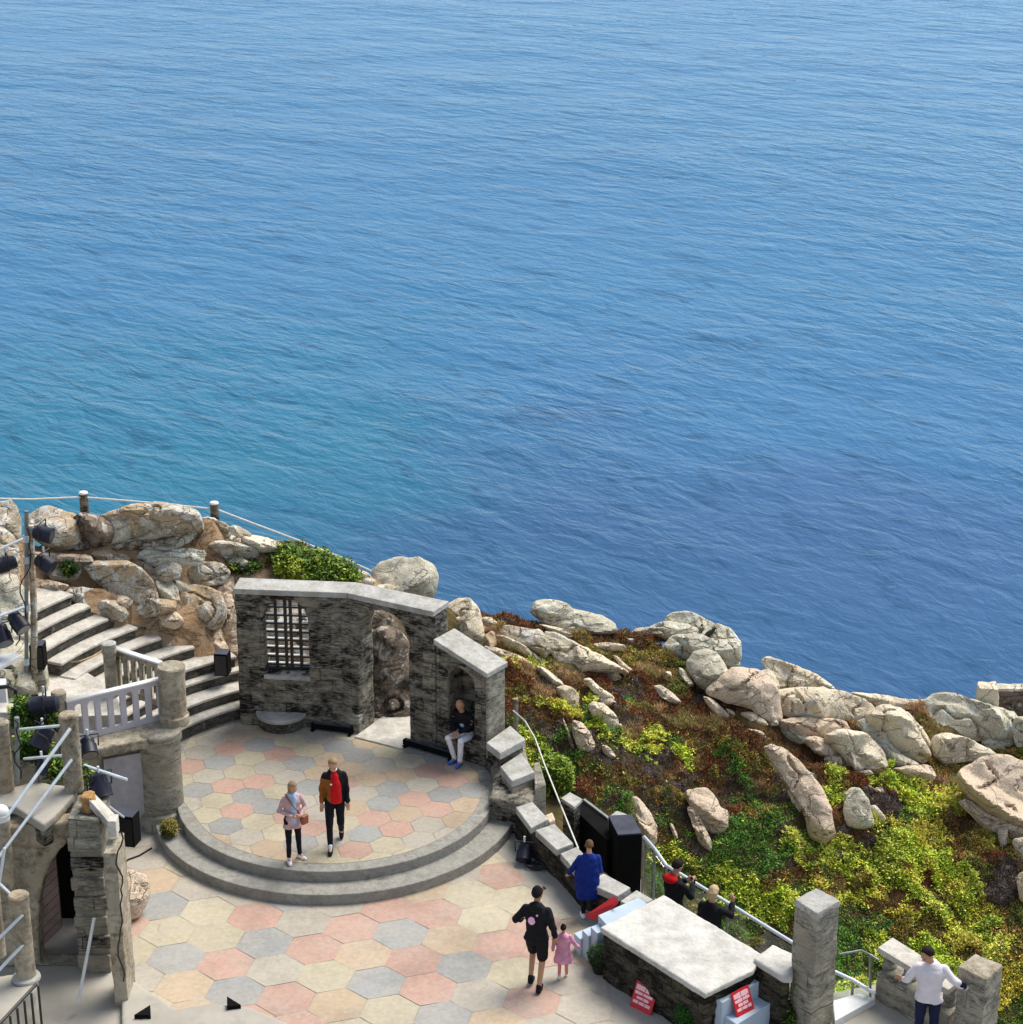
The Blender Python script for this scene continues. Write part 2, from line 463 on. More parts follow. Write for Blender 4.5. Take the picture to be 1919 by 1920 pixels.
# ------------------------------------------------------------------ terrain
RIDGE = [(-60, 955, 3.1), (0, 965, 3.0), (160, 968, 2.9), (250, 976, 2.8), (400, 990, 2.55), (500, 1035, 2.1), (650, 1085, 1.4), (760, 1118, .9), (850, 1150, .3),
         (900, 1158, .05), (1000, 1170, -.2), (1100, 1185, -.4), (1180, 1190, -.55), (1300, 1222, -.9), (1400, 1262, -1.1), (1500, 1300, -1.35), (1620, 1322, -1.6), (1750, 1335, -1.8), (1919, 1338, -2.0), (2050, 1345, -2.2)]
RIDGE = [(u, v + (16 if u < 200 else 5 if u < 560 else 10 if u < 800 else 4), z) for u, v, z in RIDGE]
RW = [P(*r) for r in RIDGE]
CT = [P(*c) for c in [(0, 1100, 2.15), (0, 1020, 2.5), (100, 1078, 2.12), (160, 1062, 2.15), (200, 1100, 1.95), (300, 1080, 2.0), (180, 1140, 1.85), (250, 1190, 1.3), (330, 1240, .85),
      (400, 1280, .45), (430, 1230, .7), (380, 1150, 1.5), (430, 1100, 1.6), (250, 1025, 2.4), (350, 1025, 2.25), (450, 1040, 1.95), (420, 1320, .1),
      (550, 1180, .9), (600, 1130, 1.2), (700, 1300, -.1), (700, 1200, .5), (760, 1220, .3), (850, 1220, -.1), (950, 1250, -.3), (1000, 1350, -.75), (1100, 1250, -.5), (1100, 1350, -.9),
      (1060, 1480, -1.7), (1140, 1480, -1.6), (1200, 1300, -.9), (1300, 1350, -1.3), (1200, 1420, -1.4), (1300, 1450, -1.85), (1220, 1520, -2.1), (1300, 1600, -2.6), (1400, 1500, -2.2),
      (1400, 1350, -1.35), (1500, 1400, -1.75), (1500, 1500, -2.25), (1450, 1650, -3.1), (1400, 1760, -3.7), (1600, 1400, -1.9), (1650, 1550, -2.6), (1650, 1700, -3.5), (1800, 1400, -2.2),
      (1800, 1500, -2.6), (1900, 1450, -2.4), (1800, 1700, -3.6), (1800, 1850, -4.3), (1919, 1600, -3.0), (1919, 1800, -4.0), (1250, 1680, -3.2), (1600, 1850, -4.2), (1919, 1950, -4.8), (2050, 1500, -2.7), (2050, 1850, -4.5)]]
CT += [Vector(c) for c in [(-3, 27, -1.2), (-1, 26, -1.3), (-3, 24, -1.3), (0, 23, -1.4), (-8, 27, 0), (-7, 24, -1), (-10, 24, 0), (2, 25.5, -1.7), (3.2, 24.5, -1.8), (0, 29, -1.3), (1, 27.5, -1.6),
       (-10, 30, 2.2), (5, 23, -3.0), (7, 22, -4.8), (10, 20, -6), (0, 20, -1.6), (-6, 20, -1.6), (-11, 20, -1)]]
XY = np.array([(p.x, p.y) for p in CT + RW]); ZZ = np.array([p.z for p in CT + RW])
def _k(d): return np.where(d > 1e-9, d * d * np.log(d + 1e-12), 0)
n_ = len(XY); D_ = np.linalg.norm(XY[:, None] - XY[None], axis=2)
A_ = np.zeros((n_ + 3, n_ + 3)); A_[:n_, :n_] = _k(D_) + np.eye(n_) * .12; A_[:n_, n_:] = np.c_[np.ones(n_), XY]; A_[n_:, :n_] = A_[:n_, n_:].T
W_ = np.linalg.solve(A_, np.r_[ZZ, 0, 0, 0])
RX = np.array([p.x for p in RW]); RY = np.array([p.y for p in RW])
RCN = (-2.755, 27.535); SRK = [3.3, 3.57, 3.90, 4.05, 4.40, 4.70, 4.97, 5.25, 5.55, 5.80, 6.5]; SZK = [.2, .45, .65, .85, 1.05, 1.25, 1.45, 1.65, 1.85, 2.05, 2.25]
SEK = [99, 113, 118, 119.5, 127.5, 133, 137, 141, 142, 144, 146]
def height(x, y, bumps=True):
    x = np.asarray(x, float); y = np.asarray(y, float); q = np.stack([x, y], -1).reshape(-1, 2)
    yr = np.interp(q[:, 0], RX, RY) + .15
    q2 = q.copy(); q2[:, 1] = np.minimum(q[:, 1], yr)
    q2[:, 0] = np.clip(q2[:, 0], -11.5, 12.5); q2[:, 1] = np.maximum(q2[:, 1], 19.5)
    d = np.linalg.norm(q2[:, None] - XY[None], axis=2)
    z = _k(d) @ W_[:n_] + W_[n_] + q2 @ W_[n_ + 1:]
    over = np.maximum(q[:, 1] - yr, 0)
    z = z - .5 * over - .42 * over ** 2
    if bumps:
        p3 = np.c_[q, np.zeros(len(q))]
        m = .13 * np.clip((q[:, 0] - 0) / 1.0, .7, 1)
        z = z + m * fbm(p3 * [1.1, 1.1, 1], 3, 5) * np.where(q[:, 1] > 26, 1, .3)
        lf = np.clip((-1.0 - q[:, 0]) / .8, 0, 1) * (q[:, 1] > 28)
        z = z + lf * .13 * (np.abs(fbm(p3 * [1.7, 1.7, 1] + 3, 3, 41)) * 1.6 - .5) + lf * .05 * np.round(2.5 * fbm(p3 * [2.6, 2.6, 1], 2, 43))
    dx, dy = q[:, 0] - RCN[0], q[:, 1] - RCN[1]; rr = np.hypot(dx, dy); an = np.degrees(np.arctan2(dy, dx))
    zs = np.interp(rr, SRK, SZK, left=-.8); es = np.interp(rr, SRK, SEK)
    z = np.where((an > es - 2) & (an < 178) & (rr < 6.45), np.minimum(z, zs - .35), z)
    return np.maximum(z, SEA - 3).reshape(x.shape)

def hit(u, v):
    """ray to terrain"""
    d = ray(u, v); ts = np.arange(24, 60, .05)
    hx, hy, hz = d.x * ts, d.y * ts, H + d.z * ts
    g = hz - height(hx, hy); i = np.argmax(g < 0)
    if g[i] >= 0: i = len(ts) - 1 if False else int(np.argmin(np.abs(g[:300])))
    return Vector((hx[i], hy[i], hz[i]))

def make_terrain():
    xs = np.concatenate([np.arange(-13, 14.5, .14)]); ys = np.concatenate([np.arange(17, 38, .14), np.arange(38, 54, .6)])
    X, Y = np.meshgrid(xs, ys); Z = height(X, Y)
    V = np.stack([X.ravel(), Y.ravel(), Z.ravel()], 1); nx = len(xs); ny = len(ys)
    j, i = np.meshgrid(np.arange(ny - 1), np.arange(nx - 1), indexing='ij'); b = (j * nx + i).ravel()
    Fs = np.stack([b, b + 1, b + nx + 1, b + nx], 1)
    me = npmesh('headland', V, Fs)
    # soil on the left, dark peat under the plants on the right
    t = NT('headland_ground')
    sp = t.new('ShaderNodeSeparateXYZ'); t.l.new(t.geo.outputs['Position'], sp.inputs[0])
    soil = t.ramp(t.noise(1.6, 9, .65), [(.3, (.27, .16, .085)), (.5, (.40, .27, .16)), (.72, (.50, .39, .26))])
    peat = t.ramp(t.noise(5, 6, .6), [(.3, (.05, .045, .02)), (.6, (.13, .10, .04)), (.8, (.20, .13, .05))])
    f = t.ramp(t.math('ADD', t.math('MULTIPLY', sp.outputs[0], .1), .5), [(.28, 0), (.36, 1)])
    c = t.mix(f, soil, peat)
    dk = t.ramp(t.math('ABSOLUTE', t.math('SUBTRACT', t.noise(1.5, 5, .55, None, .8), .5)), [(0, .75), (.012, .4), (.035, 0)])
    c = t.mix(dk, c, (.10, .06, .03))
    t.bump(t.noise(7, 10, .7), 1.0, .09)
    m = t.out(c, .95, .1)
    tag(link('ground', me, m, smooth=True), 'headland of bare soil and peat falling to the sea', None, None, 'structure')
make_terrain()

# ------------------------------------------------------------------ rocks
def chaikin(pts, it=2, k=.84):
    for _ in range(it):
        q = []
        for a, b in zip(pts, pts[1:] + pts[:1]):
            q += [(a[0] * k + b[0] * (1 - k), a[1] * k + b[1] * (1 - k)), (a[0] * (1 - k) + b[0] * k, a[1] * (1 - k) + b[1] * k)]
        pts = q
    return pts

NR = [0]
ALL_OL = []
def rock(ol, m, label, tilt=56, T=.75, grow=1.06, z=None, anchor=None, group='granite rocks of the headland', cat='boulder', name='boulder', rough=1.0, push=0.0, flat=4.0, facet=True):
    NR[0] += 1; seed = 31 * NR[0]
    gx_ = sum(p[0] for p in ol) / len(ol); gy_ = sum(p[1] for p in ol) / len(ol)
    if group.startswith('lich') and max(p[0] for p in ol) < 480: grow = 1.16
    if gx_ > 1320 and gy_ < 1470 and group.startswith('gran') and 'white' not in label: grow = 1.15
    ol = chaikin([(gx_ + (a - gx_) * grow, gy_ + (b - gy_) * grow) for a, b in ol], 2); ALL_OL.append(ol)
    if anchor is None: anchor = max(ol, key=lambda p: p[1])
    if z is None: A = hit(*anchor)
    else: A = P(anchor[0], anchor[1], z)
    A = A + Vector((0, push, 0)); 
    if push: A.z = PY(anchor[0], anchor[1], A.y).z
    th = R(tilt); e1 = Vector((1, 0, 0)); e2 = Vector((0, math.cos(th), math.sin(th))); n = Vector((0, -math.sin(th), math.cos(th)))
    O = Vector((0, 0, H)); q = []
    for u, v in ol:
        d = ray(u, v); t = (A - O).dot(n) / d.dot(n); p = O + d * t - A
        q.append((p.dot(e1), p.dot(e2)))
    Q = np.array(q)
    # resample evenly
    seg = np.r_[Q, Q[:1]]; L = np.linalg.norm(np.diff(seg, axis=0), axis=1); s = np.r_[0, np.cumsum(L)]
    size = math.sqrt(max(1e-4, abs(np.sum(seg[:-1, 0] * seg[1:, 1] - seg[1:, 0] * seg[:-1, 1])) / 2))
    g = max(.022, size / 26); N = max(12, int(s[-1] / g))
    ss = np.arange(N) * s[-1] / N
    B = np.stack([np.interp(ss, s, seg[:, 0]), np.interp(ss, s, seg[:, 1])], 1)
    B += (size * .016 * rough) * np.stack([vnoise(np.c_[B * 9 / max(size, .3), np.full(N, seed)], 1), vnoise(np.c_[B * 9 / max(size, .3), np.full(N, seed)], 2)], 1)
    gx = np.arange(B[:, 0].min(), B[:, 0].max(), g); gy = np.arange(B[:, 1].min(), B[:, 1].max(), g)
    GX, GY = np.meshgrid(gx, gy); I = np.c_[GX.ravel(), GY.ravel()] + RNG.uniform(-.2, .2, (GX.size, 2)) * g
    def dist(pts):
        best = np.full(len(pts), 1e9); C = np.r_[B, B[:1]]
        for a, b in zip(C[:-1], C[1:]):
            ab = b - a; tt = np.clip(((pts - a) @ ab) / max(ab @ ab, 1e-12), 0, 1)
            best = np.minimum(best, np.linalg.norm(pts - a - tt[:, None] * ab, axis=1))
        return best
    ins = np.zeros(len(I), bool); C = np.r_[B, B[:1]]
    for a, b in zip(C[:-1], C[1:]):
        cond = (a[1] > I[:, 1]) != (b[1] > I[:, 1])
        xi = (b[0] - a[0]) * (I[:, 1] - a[1]) / (b[1] - a[1] + 1e-12) + a[0]
        ins ^= cond & (I[:, 0] < xi)
    I = I[ins]; I = I[dist(I) > g * .55]
    allp = [Vector(p) for p in np.r_[B, I]]
    r = delaunay_2d_cdt(allp, [], [list(range(N))], 1, 1e-5)
    V2 = np.array([tuple(p) for p in r[0]]); tri = [f for f in r[2] if len(f) == 3]
    d = dist(V2); Dm = d.max(); x = np.clip(d / (Dm * .9), 0, 1)
    h = T * Dm * (1 - (1 - x) ** flat) ** (1 / flat)
    rq = np.random.default_rng(seed); c2 = V2.mean(0); hm = T * Dm
    for _ in range(17):      # split faces: cut the dome with a few tilted planes
        an = rq.uniform(0, 2 * PI); sl_ = rq.uniform(.35, 1.5) if facet else 0; of = hm * rq.uniform(.5, .95)
        pc_ = c2 + rq.uniform(-.25, .25, 2) * size
        h = np.minimum(h, np.maximum(of - sl_ * ((V2 - pc_) @ np.array([math.cos(an), math.sin(an)])), hm * .12 * x)) + .03 * x + .02 + .30 * hm * x ** .4
    P3 = np.array(A)[None] + V2[:, :1] * np.array(e1) + V2[:, 1:] * np.array(e2)
    nz = fbm(P3 * (1.6 / max(size, .35)) * [1, 1, 1.5], 4, seed)
    cr = np.abs(fbm(P3 * (1.0 / max(size, .35)) * [1.2, 1, 1.6] + 5, 3, seed + 7))
    fac = fbm(P3 * (.9 / max(size, .35)), 2, seed + 3)
    dis = size * rough * (.070 * nz - .07 * np.exp(-(cr / .05) ** 2) * 1.8 + .09 * np.round(fac * 3) / 3) * np.clip(x * 2, 0, 1)
    Nn = np.array(n)
    front = P3 + (h + dis)[:, None] * Nn
    back = P3 - (h * .9)[:, None] * Nn
    bd = d < 1e-4
    k = len(V2); idx = np.arange(k); bi = np.where(bd, idx, idx + k)
    Fs = np.array(tri); Fs2 = bi[Fs][:, ::-1]
    me = npmesh('rock', np.r_[front, back], np.r_[Fs, Fs2])
    bm = bmesh.new(); bm.from_mesh(me); bmesh.ops.delete(bm, geom=[v for v in bm.verts if not v.link_faces], context='VERTS')
    bmesh.ops.recalc_face_normals(bm, faces=bm.faces); bm.to_mesh(me); bm.free()
    smooth_by_angle(me, 26)
    o = link(name, me, m); tag(o, label, cat, group)
    return o

RP, RL, RG, RD, RT = (M['rock_pale'], M['rock_lich'], M['rock_grey'], M['rock_dark'], M['rock_tan'])
GL = 'lichened rocks beside the left steps'; GR = 'granite rocks of the right headland'
def rocks(lst, m, group):
    for it in lst:
        ol, label = it[0], it[1]; kw = it[2] if len(it) > 2 else {}
        mm = kw.pop('m', m); rock(ol, mm, label, group=group, **kw)

# left of the arch wall
rocks([
 ([(-30, 940), (5, 945), (22, 940), (34, 960), (38, 1010), (20, 1005), (-30, 985)], 'tall grey rock at the left frame edge under the white rope', dict()),
 ([(-30, 990), (15, 1000), (30, 1015), (36, 1060), (30, 1130), (-30, 1130)], 'grey rock slab at the left frame edge behind the lamp mast', dict()),
 ([(-30, 1110), (30, 1090), (45, 1120), (60, 1200), (72, 1290), (50, 1310), (-30, 1310)], 'long grey rock face below the lamp mast at the left edge', dict(m=RG)),
 ([(55, 975), (75, 958), (95, 953), (120, 962), (145, 972), (150, 990), (150, 1020), (120, 1030), (85, 1020), (60, 1000)], 'rounded pale-topped rock between the lamp mast and the first fence post', dict(T=.9)),
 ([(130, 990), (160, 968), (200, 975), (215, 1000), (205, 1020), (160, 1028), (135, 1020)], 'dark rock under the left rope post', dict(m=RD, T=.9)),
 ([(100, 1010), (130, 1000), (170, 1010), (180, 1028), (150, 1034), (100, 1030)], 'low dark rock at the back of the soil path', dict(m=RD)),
 ([(195, 975), (230, 958), (285, 948), (330, 952), (360, 962), (372, 980), (350, 995), (300, 1005), (250, 1015), (215, 1020), (190, 1005)], 'long whale-backed boulder between the two rope posts', dict(T=.9)),
 ([(185, 985), (225, 975), (250, 985), (240, 1012), (205, 1022), (185, 1010)], 'blotchy round rock at the left end of the whale-backed boulder', dict(T=1.0, m=RG)),
 ([(365, 975), (400, 975), (430, 988), (425, 1000), (375, 995)], 'thin pale slab rock at the foot of the right rope post', dict()),
 ([(365, 985), (395, 985), (430, 1000), (425, 1010), (380, 1008), (360, 998)], 'second slab rock below the right rope post', dict()),
 ([(430, 990), (445, 986), (470, 1000), (468, 1010), (440, 1005)], 'small pale rock right of the right rope post', dict()),
 ([(455, 1010), (480, 1003), (520, 1015), (530, 1035), (480, 1038), (455, 1028)], 'pale rock left of the bright green bush', dict(m=RP)),
 ([(385, 1020), (430, 1015), (480, 1025), (485, 1045), (440, 1058), (420, 1052), (390, 1040)], 'flat rock left of the green bush, above the wall end', dict()),
 ([(250, 1045), (285, 1020), (315, 1004), (345, 1003), (360, 1010), (330, 1030), (300, 1040), (270, 1048)], 'smooth sloping slab below the whale-backed boulder', dict(T=.35, m=RG, tilt=35)),
 ([(90, 1075), (100, 1055), (125, 1050), (150, 1058), (152, 1075), (135, 1090), (105, 1092)], 'small rock with a green plant on the soil path', dict()),
 ([(172, 1045), (190, 1034), (215, 1034), (240, 1046), (238, 1056), (210, 1058), (180, 1058)], 'pale domed rock on the soil path', dict(T=.9)),
 ([(165, 1065), (185, 1057), (235, 1056), (265, 1070), (285, 1095), (290, 1122), (250, 1126), (215, 1115), (185, 1090)], 'large lichen-spotted boulder in the middle of the left slope', dict(T=.8)),
 ([(245, 1060), (265, 1055), (285, 1065), (300, 1085), (285, 1100), (270, 1085)], 'brown rock right of the lichen-spotted boulder', dict(m=RD)),
 ([(290, 1068), (320, 1055), (340, 1065), (335, 1085), (310, 1092), (292, 1085)], 'brown stones under the small plants', dict()),
 ([(270, 1045), (300, 1040), (345, 1030), (380, 1035), (375, 1060), (330, 1060), (290, 1062)], 'row of grey stones below the sloping slab', dict(m=RG)),
 ([(350, 1075), (375, 1058), (415, 1058), (428, 1075), (418, 1092), (380, 1100), (352, 1095)], 'pale blocky rock with a green tuft above it', dict(T=.9)),
 ([(335, 1110), (345, 1100), (385, 1103), (415, 1118), (420, 1150), (405, 1178), (370, 1175), (350, 1160), (333, 1130)], 'big square lichened boulder left of the arch wall', dict(T=.8)),
 ([(410, 1110), (425, 1105), (445, 1120), (450, 1220), (430, 1225), (418, 1180), (412, 1150)], 'narrow upright rock against the arch wall', dict(m=RT)),
 ([(355, 1178), (385, 1175), (410, 1185), (430, 1225), (440, 1260), (400, 1240), (370, 1205)], 'tan rock below the big square boulder', dict(m=RT)),
 ([(122, 1115), (140, 1103), (180, 1107), (195, 1115), (185, 1130), (165, 1137), (140, 1128)], 'flat rock at the head of the steps', dict()),
 ([(188, 1135), (205, 1122), (225, 1130), (240, 1150), (232, 1165), (205, 1163), (190, 1150)], 'round rock at the end of the third step', dict()),
 ([(240, 1150), (265, 1128), (300, 1125), (328, 1130), (325, 1145), (300, 1155), (262, 1158)], 'lichened rock in the middle of the tan soil', dict()),
 ([(235, 1165), (250, 1155), (285, 1165), (315, 1185), (340, 1200), (320, 1205), (290, 1198), (250, 1188)], 'brown wedge rock at the end of the middle steps', dict(m=RD)),
 ([(290, 1195), (315, 1188), (345, 1205), (370, 1230), (380, 1250), (350, 1245), (320, 1228), (295, 1212)], 'dark topped rock beside the lower steps', dict()),
 ([(270, 1165), (310, 1160), (350, 1180), (395, 1225), (405, 1250), (380, 1240), (340, 1205), (300, 1190)], 'long smooth tan rock beside the lower steps', dict(m=RT, tilt=45)),
 ([(700, 1072), (715, 1055), (745, 1046), (785, 1048), (812, 1062), (822, 1085), (815, 1115), (790, 1130), (740, 1125), (700, 1100)], 'rounded boulder with orange lichen above the right end of the arch wall', dict(T=1.0, m=RG)),
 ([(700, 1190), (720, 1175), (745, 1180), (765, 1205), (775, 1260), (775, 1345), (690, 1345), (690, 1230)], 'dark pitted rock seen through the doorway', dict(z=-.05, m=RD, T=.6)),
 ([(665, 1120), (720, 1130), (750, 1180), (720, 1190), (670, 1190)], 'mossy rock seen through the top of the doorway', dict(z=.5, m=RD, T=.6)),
 ([(490, 1180), (530, 1120), (590, 1120), (610, 1180), (590, 1260), (500, 1265)], 'tan rock seen through the barred window', dict(z=.3, m=RL, T=.6)),
 ([(205, 1115), (235, 1118), (250, 1128), (238, 1142), (212, 1130)], 'small tan rock touching the round rock by the steps', dict(m=RT)),
 ([(255, 1112), (300, 1118), (330, 1112), (335, 1130), (300, 1128), (262, 1125)], 'low tan rock under the lichen-spotted boulder', dict(m=RT)),
 ([(295, 1088), (325, 1092), (335, 1108), (328, 1130), (302, 1122)], 'greyish hollowed rock left of the big square boulder', dict(m=RG)),
 ([(60, 1035), (110, 1040), (165, 1042), (170, 1055), (120, 1052), (62, 1058)], 'flat brown rock shelf across the soil path', dict(m=RT, T=.4)),
 ([(60, 1085), (95, 1090), (130, 1100), (115, 1112), (60, 1108)], 'low tan rock above the top step', dict(m=RT, T=.4)),
 ([(240, 1198), (255, 1190), (290, 1205), (285, 1215), (258, 1210)], 'small dark stone at the end of the fourth step', dict(m=RD)),
 ([(330, 1090), (350, 1095), (360, 1108), (340, 1112)], 'small grey stone above the big square boulder', dict(m=RG)),
 ([(420, 1085), (438, 1080), (440, 1105), (422, 1108)], 'tan rock wedge above the wall corner', dict(m=RT)),
 ([(395, 1175), (415, 1180), (425, 1215), (405, 1205)], 'small tan rock between the square boulder and the wall', dict(m=RT)),
 ([(300, 1155), (330, 1148), (345, 1165), (330, 1180), (305, 1172)], 'rounded tan rock left of the big square boulder', dict(m=RT)),
 ([(150, 1145), (175, 1140), (190, 1152), (180, 1168), (160, 1160)], 'small rock wedged beside the third step', dict(m=RD)),
 ([(425, 1050), (445, 1045), (470, 1055), (460, 1068), (430, 1066)], 'small pale rock among the dark green scrub', dict(m=RG)),
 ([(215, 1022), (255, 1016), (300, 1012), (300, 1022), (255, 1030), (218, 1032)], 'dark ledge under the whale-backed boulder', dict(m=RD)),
 ([(420, 1000), (470, 1010), (530, 1022), (540, 1040), (480, 1035), (425, 1020)], 'long pale slab running right from the rope post', dict(m=RP)),
 ([(640, 1082), (665, 1068), (690, 1075), (705, 1092), (690, 1105), (650, 1100)], 'pale rock at the right foot of the bright green bush', dict(m=RP)),
 ([(700, 1100), (730, 1095), (760, 1110), (750, 1125), (705, 1120)], 'pale rock in front of the rounded boulder with orange lichen', dict(m=RG)),
 ([(838, 1135), (860, 1124), (880, 1124), (897, 1140), (905, 1175), (910, 1200), (880, 1215), (845, 1200), (830, 1170)], 'smooth pale boulder rising behind the lower wall coping', dict(z=-.3, T=.8, m=RP)),
 ([(905, 1195), (925, 1182), (932, 1205), (925, 1225), (900, 1222)], 'small brown rock right of the smooth boulder', dict(z=-.35)),
], RL, GL)

